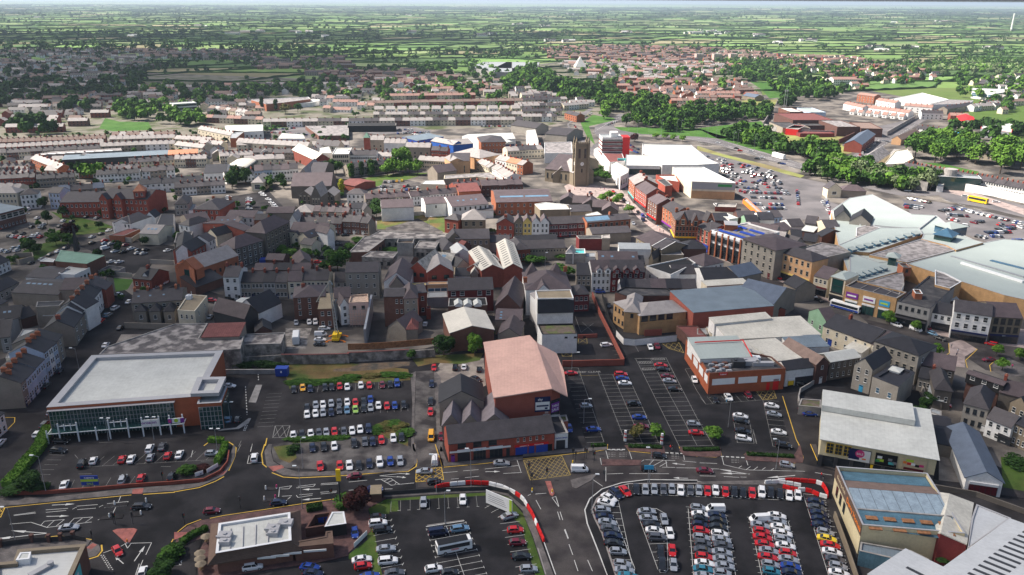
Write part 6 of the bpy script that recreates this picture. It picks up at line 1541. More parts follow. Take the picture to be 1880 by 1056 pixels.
tbl('''
bld
gable_store|small white gabled store with white roofs behind slate shed||c2 865 510;980 500;@900 450|6 2.2 x rwh fwy
flat
flat_store|flat white roof with open framing beside white gabled store||c2 980 520 1110 525 1115 475 1000 470|5.5 rwh fwh .2
bld
gabled_shed|cream gabled shed with dark roof left of market hall||c2 875 615;975 595;@905 520|4.5 3 x rcr sdk
small_house|dark roofed low house with white wall in front of cream gabled shed||c2 860 685;985 685;@865 630|4.5 2 g rwh sdk|F,1,3
brick_market_side|narrow pebbledashed house in front of small white sawtooth roof|house|c2 990 665;1045 665;6|6.5 2 x rst fcy
gabled_stone_row|stone building with grey slate roof and cream gable behind market hall|building|c2 860 390;1140 385;@870 325|8 3 g tsa slate|F,2,6,w=1.1
gabled_bay|cream edged stone gable facing derelict block|building|c2 800 395;915 390;8|7.5 3.5 x tsa slate|F,1,1
slate_hip_cottage|hipped slate cottage by derelict wing|house|c2 760 480;885 470;@800 400|5 3 h tgr slate|F,1,2
roof_cottage|small maroon roofed cottage beside hipped slate cottage|house|c2 915 460;990 440;7|5 2.5 x bdk fma
slate_house|low slate roofed house right of stone building||c2 1140 415;1300 415;@1145 360|5.5 2 g tgr slate
boarded_chapel|square brown stone chapel with pale hipped roof and boarded windows||c2 915 235;1105 235;@860 190|9 4.5 h tsa sli|F,2,3,w=1.8,h=2.4,s=s
chapel_wing|red brick hipped wing left of boarded chapel|chapel|c2 775 225;885 240;@800 195|8 2.5 h bre slate|F,1,2,w=1.4,h=3,s=s
warehouse_row|left white rendered warehouse with purple slate roof|warehouse|c2 265 140;525 130;@250 80|8 2.6 g rwh spu
warehouse_row|middle white rendered warehouse with one small window|warehouse|c2 620 108;790 98;@620 58|8 2.2 g rwh spu|F,1,1,z0=4,w=1
warehouse_row|right white rendered warehouse with rooflights and a row of small windows|warehouse|c2 835 130;1130 105;@840 45|8 3.2 g rwh spu|F,1,7,z0=4.5,w=1,s=d|sky=[(.25,.5,1.2,1.2),(.4,.5,1.2,1.2),(.62,.5,1.2,1.2),(.75,.5,1.2,1.2)]
warehouse_low|lower white lean-to right of white warehouse with rooflights|warehouse|c2 1040 155;1170 155;7|5 1 m rwh slate
wallrun
concrete_fence|grey panel fence along waste ground|c2 280 215 530 205 780 185|2.4 concrete .15|cat='fence'
bld
white_villa|white two-storey house by waste ground|house|c2 -15 25;130 28;8|7 2.5 h rwh slate|F,2,4
white_cottages|white and black cottages below white two-storey house|house|c2 0 145;120 140;8|6 2.4 g rwh sdk|F,2,4
stone_gable_cottage|grey gabled cottage beside white and black cottages|house|c2 120 160;188 155;8|6 3 x tgr slate|F,1,1
''')
row('long terrace behind white warehouses',c2(135,65),c2(500,45),6,8,6,2.4,walls=('rst','rcr','bbr'),roofs=('spu',),win='F,2,2',chim=(.98,))
row('white terrace continuing behind white warehouses',c2(500,48),c2(890,10),5,8,6,2.4,walls=('rwh',),roofs=('slate','spu'),win='F,2,3',chim=(.98,))
tbl('''
bld
brick_mill|long brick mill with blue rooflight strip||c2 1190 95;c3 240 85;@1150 -5|8 3.4 g bor spu|F,2,9|sky=[(.3,.45,14,2),(.75,.45,14,2)]
maroon_office|maroon roofed brick office left of long brick mill||c2 890 10;1070 0;@900 -60|7 2.5 g bor fma|F,1,5
gabled_house|red brick gabled house at left of coloured terrace||c2 1195 265;1335 270;@1240 225|8.5 3 x bbt slate|F,2,3|chim=((.2,.5),)
''')
for i,(x0_,x1_,m_,lb)in enu(((1338,1410,'tsa','sand coloured'),(1408,1480,'render_yellow','yellow'),(1480,1548,'rwh','white'),(1548,1620,'rwh','second white'))):q1,q2=(c2(x0_,258),c2(x1_,258));bld('gabled_townhouse',f'{lb} gabled house of coloured terrace','house',q1,q2,9,9,2.8,'x',z=9,wall=m_,roofm='spu',win='F,3,2',group='coloured gabled terrace',ox=0)
# ---- mid2 ----
row('maroon brick terrace',c3(212,270),c3(520,258),4,9,7.5,2.8,walls=('bma',),roofs=('slate',),win='F,2,3,w=1.3',chim=())
tbl('''
bld
bank_block|ornate orange brick block with white stone bands and three white rooflights|building|c3 520 258;870 228;10|8.5 2 g bor slate|F,2,8,w=1.5,s=a|sky=[(.1,.5,4.5,3.5),(.27,.5,4.5,3.5),(.45,.5,4.5,3.5)],chim=(.6,),chm='bor'
flat
flat_hall|pale flat roofed hall with cream wall behind maroon terrace||c3 140 155 390 150 375 115 180 95 95 110|8 tsa fwh .3 rwh
bld
slate_link|slate roof between pale hall and bank block|building|c3 385 170;560 165;@390 115|7 2 g tsa slate
flat
flat_annexe|small pale roof before bank block|building|c3 500 205 640 195 600 170 510 190|7.5 rwh fwh .1
''')
for i,(x,y)in enu(((300,80),(400,95),(480,110),(560,130),(640,160))):bld('yard_roof',ORD[i]+' purple slate roof from left in cluster below church square','building',c3(x,y),c3(x+130,y+5),12,6,3,'g' if i%2 else'x',z=6,wall='tdk',roofm='spu',chim=(.9,),group='slate roofs below church square')
tbl('''
bld
slate_range|long slate range with grey wall below coloured terrace|building|c3 0 470;345 460;@10 410|6 2.4 g rst slate|F,1,14,z0=3.4,w=.6,h=.7,s=d
''')
bld('long_slate_range','dark slate roofs directly behind coloured terrace yards','building',c2(1300,470)if 0 else c3(-60,410),c3(280,395),7,5.5,2,'g',z=5.5,wall='rgr',roofm='sdk')
tbl('''
bld
slate_range|slate roof with cream edge in front of ornate orange block|building|c3 560 350;875 335;@560 300|5.5 2 g rst slate
hipped_red_wing|slate house with red brick front at left of slate range|house|c2 1330 480;c3 60 470;@1350 400|6.5 2.6 h bre slate|F,1,4
flat
awning_bar|beer garden with a long crimson awning wall||c3 455 390 640 390 640 360 430 365|6 bma ffe .2
stair_block|brown rendered block right of crimson awning|building|c3 640 385 705 385 700 355 640 360|6.5 rst fpa .2
bld
gable_cafe|white gabled cafe extension with blue sign and terrace||c3 345 500;410 505;6|5.5 2.4 x rwh sli|F,1,1,w=2,s=w
flat
cafe_terrace|walled roof terrace of white gabled cafe with turquoise panels||c3 345 510 505 508 500 470 400 470|5.2 concrete c_teal .9 rwh
cafe_store|pale box store beside cafe terrace||c3 503 535 585 535 585 503 505 505|3 rwh fgr .1
bld
box_building|white rendered box building with grey roof behind slate gable||c3 778 470;1035 475;@780 435|8 .8 m rwh fgr|R,2,2
slate_gable_hall|slate roofed hall with central gable and three rooflights||c3 610 575;935 580;@610 500|7 3 g rst spu||sky=[(.12,.5,1.2,1),(.35,.5,1.2,1),(.88,.5,1.2,1)]
slate_gable_hall|dark slate roof right of hall with three rooflights||c3 935 590;985 590;@935 535|6 2.4 g rst sdk
dark_townhouse|narrow brown fronted house left of white dormered house|house|c3 433 680;555 683;@440 590|7.5 3 g rst sdk|F,2,3,z0=2.5|shop='F,.5,-.5,fascia=hdk,h=2.4'
dormer_house|white three-storey house with two white dormers||c3 558 655;712 652;@560 585|9.5 3.4 g rwh spu|F,3,4,w=1
''')
r_,L,D=bld('maroon_dormer_house','maroon rendered house with three arched dormers','house',c3(712,655),c3(985,655),c3(715,580),9.5,3.4,'g',z=9.5,wall='bma',roofm='slate',win='F,3,6,w=1.1')
for i,cx_ in enu((620,688,762,842,922)):bld('dormer',ORD[i]+' dormer from left along white and maroon houses','dormer',c3(cx_-22,640),c3(cx_+22,640),3,11.2,1.1,'x',z=11.2,base=9.4,wall='rwh' if i<2 else'bma',roofm='spu',win='F,1,1,z0=9.5,z1=11.2,w=1.1,h=1.2',group='dormers of white and maroon houses')
row('low slate row on side street',c3(790,785),c3(1408,785),5,9,6,2.6,walls=('rwh','rst'),roofs=('sdk','slate','spu'),win=(),doors=(),chim=())
tbl('''
bld
gable_end|white gable end closing low slate row|house|c3 763 780;795 785;9|7 2.6 x rwh slate
flat
long_shed|white walled building with a long sunken dark roof|building|c3 995 610 1195 680 1395 585 1330 540|8 rwh tbk .4 rwh|win=((0,1,3,W1),)
bld
slate_house|white house with slate roof in front of sunken dark roof||c3 1215 672;1408 670;@1215 600|6.5 2.2 g rwh slate|F,1,5
hipped_house|white two-storey house with purple hipped roof by market street||c4 55 610;215 575;@0 530|7.5 3.5 h rwh spu|F,2,4,w=1 L,2,3
slate_corner_range|dark slate hip range in front of yellow shop building|building|c4 60 725;330 720;@90 620|7.5 3 g rwh sdk
slate_corner_range|blue-grey slate roof with pale ridge beside dark hip range|building|c4 335 700;520 660;@310 600|8 3 g rst sbl
slate_corner_range|dark little gable range behind green gabled building|building|c4 700 740;800 790;10|6.5 3 g rst sdk
market_side_range|slate range with white gable on near side of market street|building|c3 915 375;1040 445;@1000 270|7.5 2.8 g tsa spu|F,2,4
market_side_range|slate range with white verge coping lower down market street|building|c3 1045 450;1120 480;@1200 390|8 2.8 g tsa slate||gab=1
market_side_range|tan walled flat roof building near white hipped house|building|c3 1120 520;1300 520;@1180 470|6 .5 f tsa concrete||deck='ffp'
market_side_range|dark slate corner house facing yellow fronted shop|building|c3 1290 470;c4 75 470;@1320 420|7 3 h bdk sdk
market_side_range|slate hip roof behind white verge coping|building|c3 1050 545;1120 500;@1250 440|6 2.5 g tsa slate
victorian_corner|four-storey ornate red brick corner building with gables over a yellow shopfront|building|c3 1235 235;c4 130 240;14|13 3.5 h bor slate|F,3,11,z0=3.6,w=1.1,h=2,s=a L,3,4,z0=3.6,w=1.1,s=a|shop='F,.3,-.3,fascia=c_yellow,h=4,n=9 L,.3,-.3,fascia=c_yellow,h=4',chim=((.1,.8),(.4,.8)),chm='bor'
''')
for q1,q2,lb in((c3(1265,240),c3(1325,245),'left'),(c3(1370,255),c4(15,255),'middle'),(c4(80,240),c4(130,235),'right')):bld('victorian_gable',lb+' steep brick gable of ornate corner building','gable',q1,q2,4,14.5,4,'x',z=14.5,base=12.5,wall='bor',roofm='slate',win='F,1,1,z0=13,w=1.6,h=2.4,s=a')
tbl('''
bld
street_building|orange brick three-storey shop with slate roof beside ornate corner building|shop|c3 1130 125;1225 185;11|11.5 3 g bor slate|F,3,4,z0=3.4,s=a|shop='F,.3,-.3,fascia=c_purple,h=3.4',chim=(.02,)
street_building|red brick three-storey shop with pale roof on market street|shop|c3 1085 100;1130 130;11|10.5 3 g bre sli|F,3,3,z0=3.4|shop='F,.3,-.3,fascia=hwh,h=3.4',chim=(.02,)
street_building|tall brick shop with brown slate roof and red fascia on market street|shop|c3 1010 65;1085 112;12|12 3 g bbr spu|F,3,4,z0=3.4|shop='F,.3,-.3,fascia=c_red,h=3.4',chim=(.02,)
street_building|long red brick shop range with white windows at church end|shop|d3 1090 960;1200 1040;12|11 3.5 g bbt spu|F,3,7,z0=3.4|shop='F,.3,-.3,fascia=c_red,h=3.4',chim=(.02,)
street_building|orange gabled shop with brick chimneys at church end|shop|d3 1030 880;1085 945;@1200 830|12 3.5 g bor sli|F,3,4,z0=3.4|shop='F,.3,-.3,fascia=c_teal,h=3.4',chim=(.05,.5,.95),chm='bbt'
fascia_shop|red brick three-storey shop with blue shopfront||c4 0 285;100 330;@130 245|11.5 2.5 g bbt slate|F,2,3,z0=4,w=1.8,h=2.6,s=a|shop='F,.2,-.2,fascia=c_blue,h=4,glass=c_blue'
''')
r_,L,D=bld('modernist_block','modern block with orange pillars, white curved bays and dark bands','building',c4(110,320),c4(370,400),c4(330,240),12.5,.8,'f',z=12.5,wall='hwh',deck='ffp',roofm='mwh',shop='F,.2,-.2,fascia=hdk,h=4,n=9')
for i in range(6):g=MB();x=.3+i*(L-1.4)/5;g.box(x,-.9,0,x+.8,-.3,12.6);g.build('orange_pillar','bor',r_)
for i in range(5):
 x=1.1+i*(L-1.4)/5;g=MB();g.box(x,-.62,4.2,x+(L-1.4)/5-.8,-.03,6.4,0);g.box(x,-.6,8,x+(L-1.4)/5-.8,-.03,10.2,0);g.build('dark_window_band','glass',r_);g=MB();n_=6;w_=(L-1.4)/5-.8
 for k in range(n_):t0,t1=(pi/2*k/n_,pi/2*(k+1)/n_);g.poly([(x,-.7*cos(t0),11.2+1.6*sin(t0)),(x+w_,-.7*cos(t0),11.2+1.6*sin(t0)),(x+w_,-.7*cos(t1),11.2+1.6*sin(t1)),(x,-.7*cos(t1),11.2+1.6*sin(t1))])
 g.build('curved_bay_top','mwh',r_)
for i in range(9):
 for j in range(3):
  if i==3 and j>0:continue
  g=MB();x,y=(2+i*(L-4)/9,3+j*(D-6)/3);g.poly([(x,y,12.3),(x+1.9,y,12.3),(x+1.9,y+1.5,12.8),(x,y+1.5,12.8)]);g.poly([(x,y,12.25),(x,y+1.5,12.75),(x+1.9,y+1.5,12.75),(x+1.9,y,12.25)]);g.build('solar_panel','c_blue',r_)
tbl('''
bld
roof_lantern|orange brick plant room with pale roof among solar panels|plant room|c4 225 275;330 280;@245 250|15 .3 m bor mli||base=12
stone_bank|grand grey stone four-storey bank with cornice and many windows||c4 372 385;635 480;@480 300|14.5 1.8 h tgr spu|F,4,5,w=1.3,h=2.1,s=a|doors=(('F',-2.5,'c_maroon',1.6,3.2),),ov=.7
shop_building|yellow stone three-storey building with grey hipped roof|shop|c4 655 490;930 575;@720 440|12.5 2.6 h rpc slate|F,2,5,z0=4.2,w=1.3,h=2,x0=3,s=a|shop='F,2.5,-.3,fascia=render_yellow,h=4,n=5'
''')
r_,ed=flat('grey_flat_block','grey walled block with pale flat roof and dark deck behind yellow building','building',c4(930,590,1040,540,1240,495,1130,440,1000,420,860,460),10,'tgr','ffp',.4)
tbl('''
bld
gabled_shop|narrow cream shop with dark awning and slate roof||c4 945 685;1060 715;@1010 610|8.5 3 g rcr spu|F,1,3,z0=4.6,w=1.2|shop='F,.3,-.3,fascia=c_maroon,h=4.2,canopy=True'
glass_corner_shop|cream framed shop with tall dark green glazing and white flat roof||c4 1085 690;1200 720;@1130 630|11 1.2 h rcr fte|F,1,1,z0=3.5,z1=11,w=5,h=6,s=g|shop='F,.3,-.3,fascia=hdk,h=3.2'
''')
r_,L,D=bld('poster_shop','buff stone retail building with three large coloured posters','shop',c4(1200,770),c5(380,870),c5(10,715),10,.5,'f',z=10,wall='bbf',deck='slate',roofm='concrete')
for i,(m_,u0,u1)in enu((('c_purple',.02,.28),('c_navy',.36,.62),('gbl',.68,.9))):k=bx('poster',['c_purple','c_white','c_cyan'][i],r_,u0*L+.3,-.2,5.4,u1*L-.1,-.03,7.8);bx('poster_print',['c_yellow','c_purple','c_lime'][i]if i else'c_white',k,u0*L+.8,-.23,6.2,u1*L-.8,-.205,6.9);shopf(r_,'F',L,D,u0*L+.3,u1*L-.1,h=4.6,fascia='hwh',glass='ggr',n=3)
for i in range(4):bx('roof_seam','concrete',r_,i*L/4+.1,D*.05,9.55,i*L/4+.3,D*.95,9.75)
r_,L,D=bld('grey_department_store','grey store with five small square windows over a black shopfront','shop',c5(385,895),c5(650,955),c5(640,690),9.5,.5,'f',z=9.5,wall='rgr',deck='ffe',roofm='sdk',win='F,1,5,z0=5.6,w=1.1,h=1.5,s=d',shop='F,.3,-.3,fascia=c_black,h=4.6,n=6,canopy=True')
tbl('''
bld
brick_lift_tower|orange brick tower with dark door on roof behind grey store||c5 432 620;500 622;6|12 .2 f bor concrete|F,1,1,z0=9,w=1.2,s=d|base=8
brick_roof_box|orange brick roof box with white cap on grey store|roof box|c5 530 830;590 835;5|11.5 .2 f bor hwh||base=9
flat
mall_annexe|white and buff mall annexe with rooftop units|building|c5 690 760 810 790 905 735 770 665 690 640|10 bbf ffp .5 mwh
flat_link|white textured flat roof between glass shop and grey store|building|c5 130 740 400 840 440 760 430 660 300 690|9.5 rwh ffp .2
bld
slate_pub|white rendered two-storey house with dark slate roof by street trees|house|c5 670 980;840 1010;@700 915|7 2.8 g rwh sdk|F,1,3,z0=3.5|shop='F,.3,-.3,fascia=hdk,h=3'
trim_building|white three-storey building with blue trim and a small pediment||c5 845 970;1150 1015;@870 890|11 2.6 g rwh slate|F,2,4,z0=3.8,w=1.5,h=2|shop='F,.3,-.3,fascia=c_navy,h=3.6,canopy=True,n=8'
stone_shop_building|brown stone building with blue shop sign at right frame edge||c5 1155 1015;1400 1030;@1160 905|10.5 3 g tsa spu|F,2,4,z0=3.8,w=1.6,h=2.3,s=d|shop='F,.3,-.3,fascia=c_navy,h=3.6,n=5,text=Specs,tcol=hwh'
service_hut|white roofed service hut behind white and blue building||c5 770 885;895 890;7|4 .4 m bdk fwh
''')
M_='bbf'
tbl('''
flat
mall_roof|lowest pale green-grey roof deck joining all mall sections|shopping centre|c5 -150 160 180 30 500 190 700 200 860 330 1060 425 1240 390 1560 420 1500 890 1250 835 905 725 690 640 470 590 430 750 0 690 -90 440|7.3 bbf fte .1 mli
''')
flat('mall_roof','largest flat pale green-grey mall roof, near right section','shopping centre',c5(470,590,905,735,1250,845,1500,900,1560,420,1240,390,1060,425,850,485),8,M_,'fte',.1,'mli')
flat('mall_roof','pink-grey gravel court roof inside mall','shopping centre',c5(160,520,465,580,850,480,780,440,570,395),8.4,M_,'ffp',.2,'mli')
flat('mall_roof','mall roof band along left of gravel court','shopping centre',c5(-90,440,0,490,160,500,590,350,560,300,240,300),8.9,M_,'fte',.1,'mli')
flat('mall_roof','mall roof band between gravel court and rooftop pyramid','shopping centre',c5(580,390,780,440,860,480,1080,420,840,350,600,350),8.8,M_,'fte',.1,'mli')
tbl('''
flat
mall_roof|far flat pale mall roof section by old mill gables|shopping centre|c5 -150 160 80 270 560 310 700 200 500 190 180 30 0 60|8 rwh fte .1 mli
''')
flat('mall_roof','white mall roof section with buff wall by old mill gables','shopping centre',c5(50,370,240,385,380,330,150,275,55,300),7.6,M_,'ffp',.2,'mwh')
flat('mall_roof','lower mall roof band leading to glass corner shop','shopping centre',c5(0,690,100,735,440,640,420,560,240,580,0,500),8,M_,'fte',.1,'mli')
tbl('''
bld
mall_pyramid|glazed pyramid rooflight on mall|rooflight|c5 685 350;820 375;@720 320|11.5 3 p ggr gbl||base=8.6,ov=.8
mall_lantern|small octagonal lantern on mall roof corner|rooflight|c5 315 530;380 540;@330 510|12 1.5 p ggr fte||base=8,ov=1.2
mall_tower|white glass-walled entrance tower with pyramid roof by mall car park||c5 690 275;820 310;@770 240|11 1.5 h gbl fte||ov=.6
''')
for i in range(9):bld('mall_skylight',ORD[i]+' glazed box from left along mall roof ridge','rooflight',c5(20+i*64,480-i*16),c5(62+i*64,470-i*16),2.4,10.2,.5,'m',z=10.2,base=8.8,wall='gbl',roofm='fte',group='glazed boxes along mall roof')
for i in range(6):bld('mall_skylight',ORD[i]+' glazed box on lower mall roof band','rooflight',c5(50+i*46,700-i*14),c5(80+i*46,692-i*14),2.4,9.4,.5,'m',z=9.4,base=7.9,wall='gbl',roofm='fte',group='glazed boxes on lower mall roof')
for q,lb in((((900,590),(935,600),(1400,745),(1380,755)),'long white ridge vent on near mall roof'),(((820,530),(1000,580),(1408,700),(1400,712)),'long dark gutter line on near mall roof'),(((1140,565),(1500,640),(1500,655),(1125,580)),'blue glazed strip on near mall roof')):p0,p1=(P(*c5(*q[0]),8),P(*c5(*q[2]),8));g=MB();wd=1.2 if'blue' not in lb else 2.2;g.box(0,-wd/2,0,(p1-p0).length,wd/2,.9 if'vent' in lb else .3);o=g.build('roof_strip','mwh' if'white' in lb else'mgr' if'dark' in lb else'gbl');o.location=(p0.x,p0.y,7.95);o.rotation_euler=(0,0,atan2((p1-p0).y,(p1-p0).x));tag(o,lb,'roof strip')
for q,lb in(((1080,215),'left'),((1165,245),'right')):bld('old_mill_gable',lb+' tall stone gable of old mill with black roof','mill',c4(*((1115,215)if lb=='left' else(1230,245))),c4(*((1240,225)if lb=='left' else(1400,265))),16,9,4,'x',z=9,wall='tgr',roofm='sdk')
for i,(x0_,y0_,x1_,y1_,dd,hh,w_,r__,kd,wn)in enu(((505,235,625,235,(515,185),6.5,'rwh','sdk','g',4),(625,215,690,210,(640,170),7,'rbl','slate','g',2),(400,255,505,255,(420,210),6,'render_green','sdk','g',3),(145,240,260,240,(160,190),6,'bdk','sdk','g',0),(260,230,330,220,(265,185),7,'rwh','fwh','m',0),(330,215,480,215,(340,180),6,'bdk','slate','g',0),(640,335,770,310,(560,280),6,'rcr','spu','g',0),(760,290,870,285,(740,240),6,'rwh','slate','g',2),(870,260,960,270,(880,210),6,'rgr','slate','g',0),(840,320,940,335,(880,290),6.5,'bdk','fwh','m',1),(950,350,1010,370,(960,265),6,'bdk','sdk','g',0),(1040,300,1155,300,(1010,245),7,'rcr','slate','g',3),(760,375,850,380,(750,325),6.5,'tsa','sdk','g',3),(850,400,960,415,(850,355),6.5,'rst','sdk','g',3),(420,305,640,335,(470,280),9,'rgr','spu','g',0),(585,380,700,395,(620,340),8.5,'rgr','sli','g',0),(690,400,790,430,(720,370),7,'rgr','slate','g',0),(350,265,410,300,(350,225),9,'rwh','sli','m',2))):bld('back_lane_building',f'{wallword(w_)} back lane building, {ORD[i]} in cluster behind stone bank','building',c4(x0_,y0_),c4(x1_,y1_),c4(*dd),hh,2.6 if kd=='g' else .6,kd,z=hh,wall=w_,roofm=r__,win=(('F',1 if hh<7 else 2,wn,W1),)if wn else(),group='back lane buildings behind bank')
st_='tsa'
r_,L,D=bld('church_tower','tall brown stone gothic church tower with clock faces and pinnacles','church tower',d3(520,552),d3(640,548),d3(490,540),29,.5,'f',z=29,wall=st_,deck='slate',roofm=st_,win='F,1,2,z0=18.5,z1=26.5,w=1.5,h=6,s=d L,1,2,z0=18.5,z1=26.5,w=1.2,h=6,s=d F,1,1,z0=9,z1=12.5,w=1,h=2.4,s=d')
for x,y in((0,0),(L,0),(L,D),(0,D)):g=MB();g.box(x-.75,y-.75,0,x+.75,y+.75,29.6);g.prism([(x-.55,y-.55),(x+.55,y-.55),(x+.55,y+.55),(x-.55,y+.55)],29.6,31);g.bar((x,y,31),(x,y,34),.75,0,4,.05);g.build('pinnacle',st_,r_)
for sd in'FL':ln_=L if sd=='F' else D;g=MB();g.bar((0,0,0),(0,-.15,0),1.25,0,20);k=g.build('clock_face','hwh',r_);(x,y),rz_=stf(sd,.5,L,D);k.location=(x-(.12 if sd=='L' else 0),y-(.12 if sd=='F' else 0),15.3);k.rotation_euler=(0,0,rz_);g=MB();g.box(-.06,-.2,-.1,.06,-.16,.9);g.box(-.06,-.2,-.08,.65,-.16,.06);g.build('clock_hands','hdk',k)
for z_ in(12.8,17.6,27.2):bx('string_course',st_,r_,-.25,-.25,z_,L+.25,D+.25,z_+.35,bottom=1)
for i in range(6):g=MB();x=.9+i*(L-1.8)/5.5;g.box(x,-.2,29.05,x+.7,.25,30.1);g.build('battlement',st_,r_)
tbl('''
bld
gothic_church|gothic church nave with grey slate roof beside clock tower||d3 215 790;490 820;@225 665|9 7 g tsa spu|F,1,6,w=1.1,h=3.5,s=d
gothic_transept|transept of gothic church with pale slate roof|church|d3 290 845;445 850;@330 770|6 5 x tsa sli|F,1,1,w=1.6,h=3.2,s=d
gothic_west_end|pale slate roofed cross range of gothic church against tower|church|d3 360 780;490 830;16|9 6 g tsa sli
''')
for i,(x0_,x1_)in enu(((1000,1105),(1105,1180),(1190,1290))):bld('gothic_stone_church',['left aisle of dark gothic stone church with tall lancets','central gable of dark gothic stone church','right aisle of dark gothic stone church'][i],'church',c1(x0_,40),c1(x1_,42),14,[6,10,6][i],[3,6,3][i],'x',z=[6,10,6][i],wall='tdk',roofm='sli',win='F,1,3,w=1,h=5,s=a')
tbl('''
bld
gothic_stone_church|long purple slate nave of dark gothic stone church||d1 1130 960;1520 955;@1170 880|8 6 g tdk spu
gothic_chancel|slate chancel behind dark gothic stone church|church|d1 1200 850;1300 850;@1240 745|11 4 x tgr sli
gothic_chancel|dark slate range right of chancel|church|d1 1300 850;1450 850;@1310 750|10 5 g tdk slate
''')
r_,L,D=bld('office_block','five-storey brown and white banded office block','office block',d3(770,490),d3(970,490),d3(735,455),19,.5,'f',z=19,wall='rwh',deck='fgr',roofm='mli')
for z_ in(3.5,6.6,9.8,13,16):bx('brown_band','bma',r_,-.1,-.12,z_-1.2,L+.1,D+.1,z_);bx('window_band','glass',r_,.3,-.1,z_+.3,L-.3,-.02,z_+1.5)
bx('plant_room','hwh',r_,L*.45,D*.2,18.7,L*.8,D*.6,22.5)
bx('red_end_wing','c_red',r_,L+.002,-.6,0,L+5.5,D*.6,19.4)
tbl('''
flat
roof_shops|low shops with rusty red flat roof below office block||d3 840 730 990 720 960 640 770 640|7 rwh fma .2 mwh
canopy_shops|long white shop canopy running down beside rusty red roof||d3 830 780 870 730 720 580 690 600|5 rwh fwh .1
corner_store|white and glass store front facing church||d3 945 870 1020 830 1030 790 900 720 860 740|9 rwh fwh .3|win=((0,1,3,dict(s='g',w=2,h=3)),)
glass_front_store|store with long glazed front and pale roof||d3 1000 760 1330 765 1250 660 1000 655|9 rwh fwh .3 mli|win=((0,1,9,dict(z0=1,z1=8,w=4.2,h=4,s='g')),)
''')
g=MB()
p=P(*d3(965,800),0)
g.box(-4,-.5,2,4,.5,8.5)
o=g.build('turquoise_panel','c_teal')
mv(o,p,0)
tag(o,'turquoise glass corner panel of white store','panel')
flat('large_white_store','largest white flat roofed store beside retail car park','store',d3(1350,755,1690,755)+d4(215,740,100,690,-60,560)+d3(1160,548,1170,590),10,'rwh','fwh',.5,'mli')
r_,ed=flat('white_box_store','white store with peach side wall and green sign','store',d3(1520,830)+d3(1640,915)+d4(375,930,60,775)+d3(1450,775),11,'rcr','fwh',.4,'mwh')
ca,cb=ed(1)
cv=cb-ca
panel(r_,ca,cv,.2,cv.length-.2,6.2,10.6,'mli','grey_cladding')
panel(r_,ca,cv,cv.length*.6,cv.length*.92,8.2,9.8,'c_green','shop_sign',off=.12)
panel(r_,ca,cv,.1,cv.length-.2,.1,5,'rpc','peach_panel')
tbl('''
flat
parapet_store|low store with red walls and white roof between shops||d3 1380 900 1520 920 1480 850 1290 850|7 bbt fwh .8 bbt
parapet_store|orange-red low block by delivery yard||d3 1300 900 1380 960 1450 950 1380 890|7.5 bbt ffe .4
delivery_ramp|long pale ramp with orange parapet beside retail car park||c4 370 70 500 185 530 180 400 60|2.5 c_orange concrete .5 tor
garage_row|red brick garage wall with cars above|garage|c4 145 130 310 135 320 105 160 100|3 bre concrete .6
''')
# ---- far ----
_fh={}
def fh_mesh(w,d,H,Rz,wall,roofm,nw=2,chim=1,kind='g',dorm=0,rows=2):
 w=round(w*2)/2;k=(w,d,H,Rz,wall,roofm,nw,chim,kind,dorm,rows)
 if k in _fh:return _fh[k]
 b=MB();b.box(0,0,0,w,d,H,0)
 if kind=='g':b.poly([(0,d,H),(0,0,H),(0,d/2,H+Rz)]);b.poly([(w,0,H),(w,d,H),(w,d/2,H+Rz)])
 r=roof_mb(kind,w,d,H,Rz,.3,.02);n=len(b.v);b.v+=r.v;b.f+=[tuple((i+n for i in f))for f in r.f];b.m+=[1]*len(r.f)
 if chim:
  x=w-.5;b.box(x-.4,d/2-.6,H+Rz-.8,x+.4,d/2+.6,H+Rz+1,3)
  for t in(-.3,.3):b.box(x-.15,d/2+t-.15,H+Rz+1.002,x+.15,d/2+t+.15,H+Rz+1.4,4)
 sp=w/max(nw,1)
 for i in range(nw):
  for j in range(rows):x=(i+.5)*sp;z0=.9+j*(H/rows);b.box(x-.55,-.07,z0,x+.55,0,z0+1.3,2);b.box(x-.65,-.1,z0-.12,x+.65,0,z0-.001,5,bottom=1);b.box(x-.03,-.08,z0,x+.03,-.071,z0+1.3,5)
 if kind=='g':
  for j in range(rows):z0=.9+j*(H/rows);b.poly([(-.05,d*.35+1,z0),(-.05,d*.35,z0),(-.05,d*.35,z0+1.2),(-.05,d*.35+1,z0+1.2)],2)
 if dorm:b.box(w*.3,.8,H,w*.7,d*.4,H+1.5,5);b.box(w*.35,.75,H+.3,w*.65,.799,H+1.3,2)
 me=b.mesh('house',[wall,roofm,'glass','bre','tor','hwh']);_fh[k]=me;return me
rh=random.Random(21)
FB=MB()
FM=['rwh','rcr','bre','bor','rst','sli','slate','tbr','tre','fwh','glass','bbr']
def inpoly(x,y,pl):
 c=False;j=len(pl)-1
 for i in range(len(pl)):
  if(pl[i][1]>y)!=(pl[j][1]>y)and x<(pl[j][0]-pl[i][0])*(y-pl[i][1])/(pl[j][1]-pl[i][1])+pl[i][0]:c=not c
  j=i
 return c
